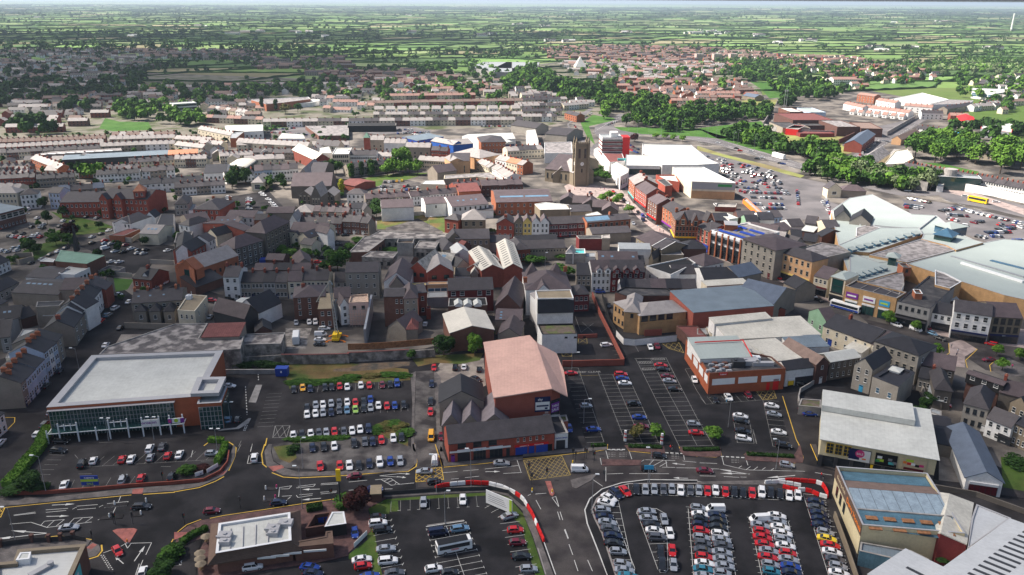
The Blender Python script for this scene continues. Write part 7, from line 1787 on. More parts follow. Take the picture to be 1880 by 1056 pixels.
def fhouse(x,y,an,w_,d,H,Rz,wl,rf):
 ca,sa=(cos(an),sin(an));f=lambda a,b,c:(x+a*ca-b*sa,y+a*sa+b*ca,c);k=len(FB.v);FB.v+=[f(0,0,0),f(w_,0,0),f(w_,d,0),f(0,d,0),f(0,0,H),f(w_,0,H),f(w_,d,H),f(0,d,H),f(-.2,d/2,H+Rz),f(w_+.2,d/2,H+Rz),f(-.2,-.3,H-.1),f(w_+.2,-.3,H-.1),f(w_+.2,d+.3,H-.1),f(-.2,d+.3,H-.1)]
 for q,m_ in(((0,1,5,4),wl),((1,2,6,5),wl),((3,0,4,7),wl),((4,7,8),wl),((5,9,6),wl),((10,11,9,8),rf),((12,13,8,9),rf)):FB.f.append(tuple((i+k for i in q)));FB.m.append(m_)
 k=len(FB.v);n=max(1,int(w_/3.5))
 for i in range(n):
  for j in(0,1):
   if H<4 and j:continue
   a=(i+.5)*w_/n;z=.9+j*2.7;k=len(FB.v);FB.v+=[f(a-.6,-.06,z),f(a+.6,-.06,z),f(a+.6,-.06,z+1.3),f(a-.6,-.06,z+1.3)];FB.f.append((k,k+1,k+2,k+3));FB.m.append(10)
 k=len(FB.v);a=w_*.9;b_=d/2
 for zz in(H+Rz-.5,H+Rz+.9):FB.v+=[f(a-.4,b_-.4,zz),f(a+.4,b_-.4,zz),f(a+.4,b_+.4,zz),f(a-.4,b_+.4,zz)]
 for q in((0,1,5,4),(1,2,6,5),(3,0,4,7),(4,5,6,7)):FB.f.append(tuple((i+k for i in q)));FB.m.append(2)
NFH=[0]
FARCUT=271
def farrow(desc,A,B,n,d=8,H=5.6,Rz=2.5,walls=('rwh',),roofs=('slate',),end='left',chim=1,kind='g',nw=2,gap=0,dorm=0,rows=2,cat='house',at=None):
 a,c=(P(*A,H),P(*B,H));v=c-a;L=v.length;an=atan2(v.y,v.x);rd=random.Random(desc);ymean=(A[1]+B[1])/2
 for i in range(n):
  w_=L/n-gap;p=a+v*(i/n)
  if ymean<FARCUT:g_=lambda k:FM.index(k)if k in FM else{'tor':8,'fte':9,'spu':6,'sdk':6,'sbl':6}.get(k,4);fhouse(p.x,p.y,an,w_,d,H,Rz,g_(walls[(i*3+i//2)%len(walls)]),g_(rd.choice(roofs)));continue
  wl=walls[(i*3+i//2)%len(walls)];o=put(fh_mesh(w_,d,H+rd.choice((0,0,.3)),Rz,wl,roofs[i*2%len(roofs)]if len(roofs)<2 else rd.choice(roofs),nw,chim,kind,dorm,rows),'terraced_house' if not gap else'detached_house',None,(p.x,p.y,-.02*(i%2)),an,(w_/(round(w_*2)/2),1,1));NFH[0]+=1;tag(o,trimlb(f'{wallword(wl)} house, {ORD[i]} from {end} in {desc}')if n>1 else f'{wallword(wl)} {desc}',cat,'houses in '+desc)
WT=('rwh','rwh','rcr')
tbl('''
farrow
1|d0 -40 535;1020 497|20|bbr|tbr
2|d0 0 585;1000 535|18|bre rcr|sli
slate terrace below pale roofs|d0 0 640;965 592|17|rcr bbr|slate
3|d0 970 575;1405 556|7|bbt|sli|nw=3
4|d0 1408 556;d1 0 548|5|rwh rwh rcr|sli
5|d0 1060 505;1690 490|10|rst rcr|sli
6|d0 1080 468;1690 462|9|rst|sli tbr
orange brick slanting terrace|d0 295 690;560 790|7|bor|sli|d=9,H=7,nw=2
bld
goods_shed|very long blue grey roofed open shed among terraces||d0 600 705;1625 652;14|6 1 m mdk fbg
goods_shed|orange roofed end of very long shed||d0 1628 655;d1 225 640;14|7 1 m bor tor
flat
long_roof|long pale roof with white rooflights behind very long shed|shed|d0 330 655 1180 615 1170 590 500 625|6.4 rgr ffp .1
''')
for i in range(8):p=P(*d0(410+i*92,652-i*5),6.5);o=bx('rooflight','hwh',-3,-1.2,0,3,1.2,.3);mv(o,p,6.32);tag(o,ORD[i]+' white rooflight from left on pale long roof','rooflight','white rooflights on pale long roof')
tbl('''
farrow
slate row below long shed|d0 690 812;1350 785|10|rwh bor|slate
chimneyed row right of long shed|d0 1250 735;1690 705|6|rcr|slate
cream and brown row under orange roof|d1 0 700;310 690|6|rcr bbr rcr|sli|H=6.5
dark slate row lower left|d0 350 895;720 870|6|rst|sdk
red brick row at left edge|d0 -80 890;335 872|7|bre|slate|H=7
slate row above tree clump|d0 930 850;1350 830|6|rwh|sdk
white houses right of tree clump|d0 1370 820;1690 800|4|rwh rst|slate|d=9
long slate house over institute|d0 570 1010;1010 975|4|rst|sbl slate|d=9,H=6
blue white houses left of institute|d0 -60 985;180 990|3|rcr|sli|d=10,H=8
grey hipped houses at left edge|d0 -60 780;300 770|5|rst rgr|slate|kind='h'
small houses under orange slanting terrace|d0 0 835;290 830|5|rgr|slate sli|kind='h'
long white slate building row|d0 1350 945;d1 290 905|6|rwh|sdk|d=9,H=6
bld
roof_barn|white building with largest black roof near curved canopy|building|d1 285 835;500 828;@240 765|7 3.5 g rwh sdk|F,1,5,w=1.4
farrow
low black roof row beside black roofed barn|d1 500 865;775 832|4|rwh|sdk
white and blue street above hospital green|d1 775 810;1200 790|5|rbl rwh rwh|slate spu|d=10,H=8.2,Rz=3,nw=3
lower slate roofs by hedge|d1 0 975;490 945|7|rst rwh|slate|kind='g'
bld
hipped_pavilion|pale walled pavilion with blue grey pyramid roof beside dark trees|building|d1 745 925;860 925;@760 865|6 3.5 p rcr sli|F,1,1,w=4,h=3
farrow
cream row with red chimneys|d1 440 672;765 652|7|rcr rwh|sli
cream villas before curved canopy|d1 680 710;1070 690|4|rcr|sli|d=10,H=6.5
terrace right of cream villas|d1 760 630;1190 640|7|rst|slate
7|d1 225 405;540 468|9|rcr|sli|H=6.5
8|d1 0 500;340 520|7|rcr|sli
9|d1 0 560;270 590|5|rcr rwh|sli fwh
10|d1 230 540;450 560|4|rcr|sli|kind='h'
11|d1 600 535;1290 575|13|rcr rst|sli|d=9,H=7,Rz=3,nw=2
flat
gable_block|orange rendered building at end of sunlit terrace|building|d1 540 495 600 495 680 430 560 420|8 bor fgr .2
long_store|long white flat roofed store behind sunlit terrace||d1 540 440 860 425 860 360 490 370|8 rwh fwh .2|win=((0,1,7,dict(s='d')),)
bld
brick_gable_hall|white roofed hall with big red brick gable and large window||d1 1360 705;1510 690;@1240 595|8 4 x bre fcy|F,1,1,z0=2,w=6,h=3
curved_hall|cream curved canopy hall with dark opening||d1 480 790;690 790;@560 715|5.5 2 b ggr fcr
flat
gable_wide|wide low white roof behind big brick gable|hall|d1 1000 500 1270 500 1250 460 1040 445|8.5 rwh fwh .1
''')
r_,L,D=bld('ornate_bank','ornate cream and red banded three-storey building','bank',d1(1530,650),d1(1690,648),d1(1500,590),11,1,'f',z=11,wall='rcr',deck='fwh',roofm='mwh',win='F,3,8,w=1.2,h=1.9,s=a')
tbl('''
farrow
12|d1 1365 560;1590 575|3|rcr|slate|d=9,H=6,Rz=4
flat
slate_pale|white slate roofed house between brick gable and ornate bank|house|d1 1400 640 1530 640 1500 575 1410 590|9 rwh fwh .1
farrow
13|d1 860 335;d2 1690 315|34|rcr rst rwh bbr|sli slate
14|d2 240 265;1690 262|26|rst rcr|sli spu
15|d2 250 215;1690 205|13|rcr rwh|sli|d=10,H=6,Rz=3,gap=3,kind='h',nw=3
16|d2 180 155;1690 130|18|bre rcr|tbr
17|d2 400 85;1230 75|11|rcr render_yellow bre|tre
18|d1 230 290;850 315|9|rcr bbr|slate tre
19|d1 330 200;700 250|7|rcr rwh|sli tbr|gap=2
''')
r_,L,D=bld('white_office','white four-storey office block with dark window grid','office block',d1(-10,165),d1(215,150),14,14,.4,'f',z=14,wall='rwh',deck='fwh',roofm='mwh',win='F,4,9,w=2.6,h=1.8,s=d')
flat('orange_brick_superstore','flat roofed orange brick superstore beyond terraces','store',d1(745,125)+d1(890,165,1055,150,1320,115,1300,95,760,118),8,'bor','ffp',.4,'mwh')
tbl('''
flat
white_annexe|low white flat buildings right of orange superstore|store|d1 1160 160 1330 150 1480 120 1300 115|5 rwh fwh .2
farrow
20|d1 680 262;830 262|2|rbl|tbr|d=10,H=6
21|d2 150 510;340 512|3|bbt|sli|d=10,H=9.5,Rz=3,nw=3,rows=3
22|d2 342 540;550 545|4|rwh|sli|d=10,H=9.5,Rz=3,nw=3,rows=3
23|d2 552 580;790 585|4|bbt|sli|d=10,H=9,Rz=3,nw=3,rows=3
low orange end building|d2 800 615;960 620|2|bbt|slate|d=9,H=7,nw=4
bld
copper_dome_tower|brick tower with small green dome at end of orange italianate row||d2 145 490;200 490;5|15 4 p bbt roof_green
farrow
white shops in front of italianate row|d2 -10 660;270 660|4|rwh|slate|d=10,H=8,Rz=3,nw=4,rows=2
pale low shops beside white shops|d2 270 668;435 670|3|rwh|sli|d=9,H=6
long grey back range above green|d2 0 790;445 735|7|rst rgr|slate|d=9,H=6.5,nw=3
cream range right of great tree|d2 670 705;935 720|4|rcr|sli|d=9,H=6.5,nw=3
bld
blue_building|bright blue building with pale orange roof||d2 915 520;1015 560;@1060 490|7.5 2.5 x tarp_blue sli
blue_building|bright blue gable with a large round vent||d2 1015 560;1110 545;@1000 490|7.5 2.5 x tarp_blue sli
flat
wide_store|wide white roofed store with arched blue entrance||d2 1100 475 1270 520 1620 500 1590 440 1150 455|7.5 rwh fwh .2
bld
brick_corner|white and red brick building with slate hipped roof|building|d2 1285 535;1525 530;@1300 480|9 3 h bor slate|F,2,7,w=1.1
arched_entrance|dark blue arched entrance bay beside brick corner building|building|d2 1525 555;1610 550;12|7 2 b c_navy fwh
blue_shed|blue walled shed with grey roof by town car park||d2 660 520;920 480;@760 460|6 1 m c_blue fbg
farrow
stepped white terrace with tall chimneys|d2 1365 765;1540 880|7|rwh|sli|d=10,H=6.5,nw=2
cream end of stepped terrace|d2 1240 730;1360 780|4|rcr|sli|d=9,H=6.5
bld
peach_hall|tall peach rendered hall with stepped grey roof||d2 985 715;1170 715;@1000 640|12 3 g rpc slate|F,1,2,w=.8,h=5,s=s
peach_gable|peach gable wall left of tall hall|hall|d2 930 680;985 720;10|12 2 g rpc sli
brown_barn|brown stone barn with lighter roof patches||d2 765 800;860 830;@830 740|7 4 x rst spu
hipped_hall|broad slate hipped roof behind peach hall||d2 1000 640;1270 690;@1060 580|9 4 h rpc sli
flat
cream_store|long flat cream walled building below stepped terrace|building|d2 925 890 1250 870 1500 900 1370 825 930 855|6.5 rst ffp .3 rcr
yard_roof|white roofed yard building by parked cars|building|d2 700 940 940 945 920 900 740 905|5.5 rcr fwh .2
bld
steel_shed|shed with maroon and white striped roof beside yellow tree||d1 1600 930;d2 60 960;@1610 850|4 1.5 g bre fma
farrow
slate houses round brick mill|d2 1040 980;1290 950|4|bre|spu|d=10,H=7
dark slate range behind brick mill|d2 1290 960;d3 0 940|5|bdk|spu|d=12,H=7
shops left of church|d2 1420 700;1690 760|5|rwh rcr bor|sli tor|d=10,H=7
pale roofs above gothic church|d2 1540 620;d3 200 600|6|rcr|sli slate|d=12,H=7
flat
box_left_of_tower|large pale flat roofed hall directly left of church tower|hall|d3 210 640 480 640 470 530 210 540|8 rwh ffp .3 mwh
box_left_of_tower|small bright white roof above pale hall|hall|d3 35 480 150 515 120 410 30 420|7 rwh fwh .1
bld
slate_barn_behind|broad dark slate roof behind pale hall|hall|d3 215 450;425 470;@220 390|6 4 g tgr slate
stone_gable_barn|stone gabled barn left of broad dark slate roof||d3 125 400;250 380;@190 320|6.5 4 x tgr slate
farrow
24|d3 405 250;520 280|2|bor|slate|d=10,H=6.5
25|d3 400 180;640 160|5|rcr rwh|sli|d=9
''')
for i,(y0_,y1_,xe)in enu(((75,60,420),(125,115,430),(180,175,400),(235,230,380),(285,285,330))):farrow(['the top line','second line','the third line','fourth line','lowest line'][i]+' of grey cottages left of road',d3(-10,y0_),d3(xe,y1_),7,walls=('rcr','rst','rwh'),roofs=('sli','slate'))
tbl('''
farrow
26|d5 -60 160;125 200|5|rwh|tre|d=9,H=7
27|d5 140 195;570 250|9|rwh|tre|d=9,H=7
28|d5 255 125;440 155|4|rwh|tre|d=9,H=7
29|d5 530 180;800 200|5|rwh|tre|d=9,H=7
30|d5 0 235;560 290|7|rwh|tre|d=8,H=3.5,rows=1,gap=4,chim=0
bld
orange_flats|orange brick flats with maroon top||d5 75 70;240 90;12|9 2 g bor tre|F,3,6
farrow
31|d5 700 250;910 255|5|rwh|slate|d=10,H=7
32|d5 950 215;1200 170|6|bdk|slate|d=10,H=6
33|d5 1210 190;1480 150|6|rwh|sli|d=9,H=6,gap=2
flat
factory_roofs|wide white flat factory roofs at right|factory|d5 380 120 780 160 960 120 700 55|6 rwh fwh .3 mwh
factory_roofs|long low grey-white factory roof right of wide one|factory|d5 800 170 1150 160 1200 130 960 120|6 rwh ffp .3 mwh
white_school|modern white school building with blue windows at right||d5 1185 40 1400 65 1500 50 1500 20 1190 10|9 rwh fwh .3 mwh|win=((0,1,4,dict(z0=2,z1=8,w=8,h=4.5,s='b')),(1,1,3,dict(z0=2,z1=8,w=6,h=5,s='b')))
fascia_store|grey and red car showroom with white roof|showroom|d5 1270 400 1570 440 1590 350 1290 320|8 mgr fwh .3 c_red|win=((0,1,2,dict(z0=1,z1=6,w=16,h=3,s='d')),)
bld
roof_store|shed with bright red roof edge beside showroom|shed|d5 1055 335;1225 345;@1150 285|6 2.5 x rcr c_red
farrow
34|d5 980 275;1160 280|3|bre|tre|d=9,H=6
35|d5 640 400;850 420|4|rwh|sdk sbl|d=10,H=5
flat
roof_garage|small building with bright blue roof among trees||d5 955 450 1110 465 1105 430 960 428|5 rst c_cyan .1
farrow
36|d5 710 500;930 510|4|bbr|spu|d=9,H=4.5
37|d5 1100 500;1270 505|3|bbr|spu|d=8,H=4
bld
brown_range|long brown roofed range along link road|shed|d5 500 510;680 435;@410 500|5 3 g rpc tbr
roof_depot|brick range with dark blue roof and terracotta end by link road|building|d5 120 560;250 455;14|7 3.5 g bre sbl|F,2,9
arched_barn|barn with curved grey roof and cream walls||d5 240 745;395 640;14|5 5 g rcr ffp
cream_barn|cream flat fronted store next to curved barn||d5 150 740;240 730;12|7 1 m rcr fwh
flat
yard_store|cream walled yard store with white deck by station||d5 330 750 520 740 620 690 560 600 440 620|5.5 rcr fwh .4 rcr
farrow
long slate station terrace|d5 500 765;1700 985|26|rwh|slate|d=9,H=5.5
pair of cream halls in park|d5 1265 640;1385 650|1|rcr|slate|d=40,H=5,Rz=3,chim=0
''')
r_,L,D=bld('railway_station','station building with round grey drum and glazed canopy','station',d5(810,860),d5(1280,890),12,9,.4,'f',z=9,wall='ggr',deck='fgr',roofm='mwh')
p=P(*d5(950,975))
g=MB()
g.bar((0,0,0),(0,0,13),4.2,0,20)
o=g.build('station_drum','concrete')
mv(o,p,0)
tag(o,'tall round concrete drum of railway station','tower')
tbl('''
wallrun
white_wall|long white wall in front of railway station|d5 1020 990 1400 1060 1800 1150|5 rwh 1
flat
road_bridge|grey road bridge deck crossing above dual carriageway||d5 80 790 480 880 760 925 800 880 240 760 100 765|6 concrete asu .9 concrete
white_kiosk|white kiosk beside station drum||d5 845 960 910 965 915 935 850 930|4 rwh fwh .1
wallrun
concrete_wall|long grey wall along link road|d5 360 470 650 300|4 concrete .5
brick_wall|old brick and rubble wall on rough grass|d4 1370 550 1520 480|4 bdk .8
''')
for i,(x0_,y0_,x1_,y1_,xd,yd,hh,w_,m_)in enu(((700,340,830,395,800,280,6,'rst','ffe'),(930,320,1330,320,940,250,9,'bdk','fma'),(1050,375,1370,370,1050,330,6,'bdk','ffe'),(1360,385,1580,385,1370,320,9,'bdk','ffp'),(1590,400,1800,405,1590,340,8,'bdk','tbr'),(860,400,980,410,860,360,6,'c_red','concrete'),(1000,450,1330,450,1010,415,3.5,'bma','fma'),(1100,245,1250,245,1110,200,7,'rbl','fte'),(900,240,1030,240,900,200,8,'bbr','fwh'),(820,270,890,275,820,230,7,'rgr','ffe'))):bld('compound_block',ORD[i]+f" block of walled brick compound, {(wallword(w_) if not w_.startswith('c_') else 'red and white doored')} with flat roof",'building',d4(x0_,y0_),d4(x1_,y1_),d4(xd,yd),hh,.5,'f',z=hh,wall=w_,deck=m_,roofm=w_ if not w_.startswith('c_')else'hwh',group='blocks of walled compound')
for q,lb in(((650,400,860,455,1330,470,1700,470),'long grey front wall of brick compound'),((640,380,690,300,840,340),'left wall of brick compound')):wallrun('compound_wall',lb,d4(*q),4.5,'concrete',.5)
for i,x in enu((838,858)):g=MB();p=P(*d4(x,215));g.bar((0,0,0),(0,0,22),.35,0,6,.2);g.box(-.6,-.6,20,.6,.6,22.4);o=g.build('radio_mast','steel');mv(o,p,0);tag(o,['left','right'][i]+' of two tall masts above compound','mast','masts of compound')
tbl('''
bld
old_cottage|cream gabled house at end of retail car park|house|d4 1270 985;1400 985;8|6 3.5 x rcr slate|F,1,1,w=3,h=2
old_cottage|purple and grey roofs beside cream gabled house|house|d4 1400 1000;1640 1010;10|4.5 3 h rst spu
farrow
38|d3 1440 130;d4 420 130|12|bor rcr|tbr tre|d=9
39|d3 1400 190;d4 260 180|12|bor|tbr|d=9
40|d3 900 50;1330 75|8|bor|tbr|d=9
41|d4 0 60;420 60|9|rwh rcr|tre|d=9
bld
panel_house|house with solar panelled slate roof by playing field||d4 440 80;560 100;14|5 3 g tsa sbl
spire_church|white modern church with pointed pale spire beyond estates||e2 335 325;385 325;26|8 17 p rcr fwh
flat
grey_factory|wide grey factory roof beyond trees||e2 -60 330 150 330 160 302 0 300|9 rgr fgr .3
grey_factory|second wide grey factory roof left of trees||e1 1060 325 1180 350 1267 350 1267 300 1130 300|9 rgr fgr .3
''')
for i,x in enu((940,1025,1105)):bld('tower_flats',ORD[i]+' pink and white block of flats from left on skyline','flats',e2(x-18,262),e2(x+18,262),16,14,.5,'f',z=14,wall='render_pink',deck='fwh',roofm='mwh',win='F,4,5,w=1.6',group='pink blocks of flats')
tbl('''
bld
school_block|long white and red roofed school block|school|e3 345 385;460 385;18|9 3 g rwh tre|F,3,12,w=2
''')
p=P(*e3(1205,150))
g=MB()
g.bar((0,0,0),(0,0,75),4.5,0,12,3)
o=g.build('wind_turbine_tower','hwh')
mv(o,p,0)
tag(o,'tall pale tower on far skyline at right','tower')
def estate(pl,walls,roofs,an0,step=(26,34),dens=.8,semis=.5):
 q=[tuple(P(*p))for p in pl];xs=[p[0]for p in q];ys=[p[1]for p in q];cx,cy=((min(xs)+max(xs))/2,(min(ys)+max(ys))/2);rad=max(max(xs)-min(xs),max(ys)-min(ys))*.75;ca,sa=(cos(an0),sin(an0));v=-rad
 while v<rad:
  u=-rad;bend=rh.uniform(-.2,.2)
  while u<rad:
   L=rh.choice((8,12,18,30))if rh.random()>semis else 9;x=cx+u*ca-v*sa;y=cy+u*sa+v*ca+sin(u*.012+v)*9
   if inpoly(x,y,q)and rh.random()<dens:fhouse(x,y,an0+bend*cos(u*.01)+rh.choice((0,0,pi/2))*(L<10),L,8,rh.choice((5.2,5.4,5.4,3)),2.6,rh.choice(walls),rh.choice(roofs))
   u+=L+rh.choice((1.5,3,7,12))
  v+=rh.uniform(*step)
LW,LR=((0,0,1,4,11),(6,6,5,7))
estate(e0(-60,250,500,240,760,330,500,420,300,520,-60,540),LW,LR,.2,dens=.75)
estate(e0(560,245,1267,250,1267,300,700,290),(0,4,11),(6,7),.05)
estate(e0(560,420,1267,430,1267,560,1000,520,800,470),(0,1,1),(5,6,8),-.1)
estate(e0(0,520,450,470,560,540,250,600,0,570),(0,1,2),(6,7),.1)
estate(e1(0,300,460,280,440,330,0,340),(11,4),(6,7),.0)
estate(e1(240,355,660,345,900,360,960,400,560,420,300,400),(2,11,4),(7,7,6),.05,dens=.95)
estate(e1(500,400,940,395,1267,400,1267,480,640,480,500,450),(0,1,2),(8,8,7,5),.1,dens=.95)
estate(e1(0,420,460,400,520,520,0,440),(1,0),(5,6),-.05,dens=.6)
estate(e2(160,240,420,225,1000,240,1000,300,740,310,480,300,200,290),(2,3,11),(7,7,8,6),.1,dens=.95)
estate(e2(250,310,700,300,1100,310,1100,360,820,400,400,390,260,340),(0,1,0,3),(8,7,5),-.1,dens=.95)
estate(e2(460,380,820,380,1130,400,1190,460,1060,510,760,500,540,440),(3,2,0),(7,7,8),.1,dens=1)
estate(e2(1000,250,1267,260,1267,300,1040,300),(0,4),(7,8),0)
estate(e2(-20,430,300,470,400,520,0,560),(1,4,0),(5,6),.1,dens=.9)
estate(e3(0,270,480,290,640,330,840,370,840,400,560,410,420,460,220,360,0,300),(0,1,2),(7,8,6),.1,dens=.7)
estate(e3(1000,400,1267,370,1267,480,1100,500),(0,1),(6,5),.4,dens=.8)
estate(e3(1030,500,1267,480,1267,580,1080,560),(0,1),(6,5,7),.3,dens=.6)
estate(e2(900,160,940,150,1100,160,1000,170),(0,9),(9,6),0,dens=.3)
estate(d0(0,120,900,60,1690,60,1690,280,1340,200,700,240,0,300),(0,1,4,2),(6,7,5),.2,(24,32),.75)
estate(d0(0,300,900,290,700,420,0,470),(2,11,2),(7,6,5),.05,(24,30),.7)
estate(d1(0,60,740,100,700,280,330,300,0,220),(0,1,4),(6,5,7),.1,(20,26),.9)
estate(d2(-400,60,250,60,250,240,-400,250),(0,1),(5,6,8),-.1,(20,26),.9)
estate(d0(0,690,1690,740,1690,900,0,1000),(2,4,1),(6,6,5),.02,(30,36),.35,1)
estate(d1(0,590,1500,600,1500,760,500,780,0,800),(1,0,4),(5,6),.1,(18,26),.65)
tbl('''
flat
market_shed|low flat market shed with pale deck beside town car park||d1 1270 375 1400 472 1690 468 1690 368|4 bbr ffp .2
roof_shed|long black roofed shed above town car park||d2 -10 375 460 372 460 348 -10 350|6 tbk tbk .2
''')
for px,py in[e3(x,y)for x,y in((480,240),(560,250),(700,240),(520,235),(640,110),(200,200),(60,215),(1080,240),(860,105))]+[e2(x,y)for x,y in((200,200),(260,205),(300,70),(880,165),(1210,175),(1000,155),(560,160),(40,120),(180,130))]+[e1(x,y)for x,y in((760,75),(780,160),(350,180),(200,160),(260,158),(1150,170),(1210,60),(600,15),(1100,175))]+[e0(x,y)for x,y in((180,85),(1100,165),(1180,160),(640,180),(880,35),(1230,155),(960,130))]:
 for k in range(3):p=P(px+rh.uniform(-9,9),py+rh.uniform(-1,1));fhouse(p.x,p.y,rh.uniform(-.6,.6),rh.choice((12,20,35)),10,5.5,3,rh.choice((0,0,1)),rh.choice((6,9,5)))
tag(FB.build('distant_houses',FM),kind='stuff')
# ---- trees ----
rt=random.Random(8)
def wood(desc,pts,n,h=(9,14),mats=('lmi','ldk'),lod=1,word='tree',shape='round',rr=.42):
 q=[tuple(P(*p))for p in pts];xs=[p[0]for p in q];ys=[p[1]for p in q];out=[];tries=0;md=sqrt((max(xs)-min(xs))*(max(ys)-min(ys))/n)*.45
 while len(out)<n and tries<6000:
  tries+=1;x=rt.uniform(min(xs),max(xs));y=rt.uniform(min(ys),max(ys))
  if inpoly(x,y,q)and all(((x-a)**2+(y-b)**2>md*md for a,b in out)):out.append((x,y))
  if tries%800==799:md*=.8
 out.sort()
 for i,(x,y)in enu(out):hh=rt.uniform(*h);m=rt.choice(mats);tree(0,0,hh,hh*rt.uniform(rr*.8,rr*1.15),m,f"{TC[m]} {word}, {(ORD[i] if i < len(ORD) else str(i + 1) + 'th')} from left in {desc}",lod=lod,group='trees in '+desc,at=Vector((x,y)),shape=shape,low=.1)
TC=dict(ldk='dark green',lmi='mid green',lbr='bright green',leaf_pale='pale grey-green',leaf_yellow='yellow',leaf_copper='copper red',leaf_olive='olive brown')
MM,MBr,MD=(('lmi','ldk','lmi','lbr'),('lbr','lmi','lbr'),('ldk','ldk','lmi'))
wood('middle river belt',d3(640,170,900,90,1200,120,1420,200,1360,300,1000,290,900,250,680,210),26,(12,18),MM)
wood('river belt behind bypass',d3(920,330,1000,290,1380,270,1690,240,1690,420,1300,440,1000,400),26,(11,16),MM)
wood('roundabout clump',d3(670,290,760,210,880,220,880,300,740,330),7,(11,15),MBr)
wood('trees left of compound',d4(0,210,540,200,720,250,690,310,560,340,0,370),22,(11,16),MD)
wood('bypass embankment trees',d4(250,500,440,440,690,470,860,560,840,650,620,600,420,560),20,(10,15),MM)
wood('rough grass edge trees',d4(860,620,1100,600,1320,650,1320,780,1060,720),16,(10,15),MM)
wood('thicket above car park',d4(1080,800,1340,780,1690,800,1690,950,1240,920,1060,860),18,(9,14),('lmi','lbr','leaf_pale'))
wood('thicket by station road',d5(0,830,300,900,820,930,830,1010,560,1020,200,970,0,960),20,(10,15),('lmi','leaf_pale','leaf_pale'))
wood('station park',d5(590,560,900,510,1250,560,1260,760,1000,770,600,700),18,(15,20),MBr,lod=2,rr=.52)
wood('right edge park',d5(1310,760,1480,660,1700,700,1700,900,1400,860),9,(18,24),('lmi','lbr','lmi'),lod=2)
wood('grass bank trees',d0(1150,300,1330,200,1690,240,1690,330,1500,300,1240,340),10,(12,16),MBr)
wood('hospital green trees',d1(520,1000,560,930,740,930,740,990),5,(10,14),('ldk',),lod=2)
wood('trees left of gothic church',d1(870,985,900,940,1120,950,1120,1000),5,(7,9),('lmi','ldk'))
wood('church green trees',d2(370,860,420,800,620,810,780,800,780,860),8,(9,13),MBr,lod=2)
wood('conifers by church green',d2(0,890,60,850,200,850,330,820,330,860,100,895),6,(8,12),('ldk','lmi'),lod=2,shape='col')
tbl('''
tree
d2 515 800 19 8 lbr|great bright green tree standing above church green|lod=3
d1 1625 1056 11 3.6 leaf_yellow|bright yellow-green conifer by maroon shed|lod=2,shape='col'
d1 1520 850 12 6 ldk|dark tree in front of big brick gable|lod=2
d1 1570 850 11 5.5 lmi|green tree right beside dark one at brick gable|lod=2
d1 855 225 15 4 ldk|dark conifer left of orange superstore front|lod=2,shape='col'
d1 985 235 13 4.5 ldk|dark conifer in front of orange superstore|lod=2,shape='col'
d1 1080 260 12 7 leaf_olive|pale olive tree beside superstore conifer|lod=2
d1 1200 250 11 5 lmi|green tree right of pale olive one|lod=2
''')
for i,(x,y,h,r,m,lb)in enu(((365,150,9,5.5,'ldk','tall dark tree by sports hall car park, upper of two'),(385,275,9,5.5,'ldk','dark tree by sports hall car park, lower of two'),(520,215,9,6,'ldk','large dark tree in front of red brick institute'),(580,385,11,7.5,'leaf_copper','big dark copper tree behind church spire'),(455,440,7.5,7,'lmi','broad green bushy tree left of spire'),(545,440,7,5,'lmi','green bushy tree between spire and broad one'),(245,500,7.5,6,'ldk','dark bushy tree left of small walled yard'),(310,510,6,5,'ldk','dark bush right of small walled yard'),(800,310,5,4,'ldk','low dark tree on lawn strip'),(1260,430,4.2,3,'ldk','round dark tree by cream gabled building'),(110,590,5,4,'lmi','small green tree beside white cottage'))):tree(*c0(x,y),h*.9,r*.62,m,lb,lod=3)
tbl('''
tree
c1 1320 650 11 6 lmi|big green tree beside derelict block|lod=3,low=.05
c1 1230 640 5 4 ldk|dark bushes at foot of big green tree|lod=2
''')
for x,y,h,r,m,lb in((860,500,4,4,'lbr','bright bush in villa garden, left'),(930,530,4,4,'lbr','bright bush in villa garden, middle'),(1080,530,4,4,'lmi','bush under villa walls'),(985,560,2.5,2.5,'leaf_yellow','yellow bush in villa garden'),(1000,470,4,3,'lmi','small tree against cream villa')):tree(*c1(x,y),h,r,m,lb,lod=2)
for x,y,h,r,m,lb in((70,420,3,4,'lmi','long scrub beside derelict west arm, upper'),(20,470,3,4,'lmi','long scrub beside derelict west arm, lower'),(330,500,2.4,5,'lmi','scrub filling derelict courtyard'),(430,520,3,2.5,'lmi','bush beside raised concrete box'),(290,605,2.5,4,'lmi','weeds in front of derelict front arm'),(225,215,8,6,'ldk','dark ivy tree at corner of waste ground'),(235,160,8,5,'ldk','dark ivy tree beside left white warehouse'),(1350,540,3,2.5,'lbr','bright bush against market hall wall'),(1160,345,3,2.6,'lmi','bush behind boarded chapel'),(1145,210,2.5,3,'lmi','bush below brick mill')):tree(*c2(x,y),h,r,m,lb,lod=2)
for x,y,h,r,lb in((70,590,4.5,4.5,'left bush of pair under slate range'),(148,590,4,3.5,'right bush of pair under slate range'),(325,690,6,6,'round green tree behind hipped cream building'),(300,560,3,3,'bush between slate range and cafe')):tree(*c3(x,y),h,r,'lmi',lb,lod=2)
for i,(x,y)in enu(((640,95),(700,70),(780,90),(735,120),(860,190))):tree(*c3(x,y),6,3.4,'lbr',ORD[i]+' light green street tree from left in church square',lod=2,group='street trees of church square')
for i,(x,y)in enu(((700,900),(760,900),(800,920),(720,860),(690,780),(750,830),(660,900))):tree(*d3(x,y),8 if i<3 else 6,4.5 if i<3 else 3,'lmi' if i<3 else'lbr',ORD[i]+' tree of group right of church tower',lod=2,group='trees right of church tower')
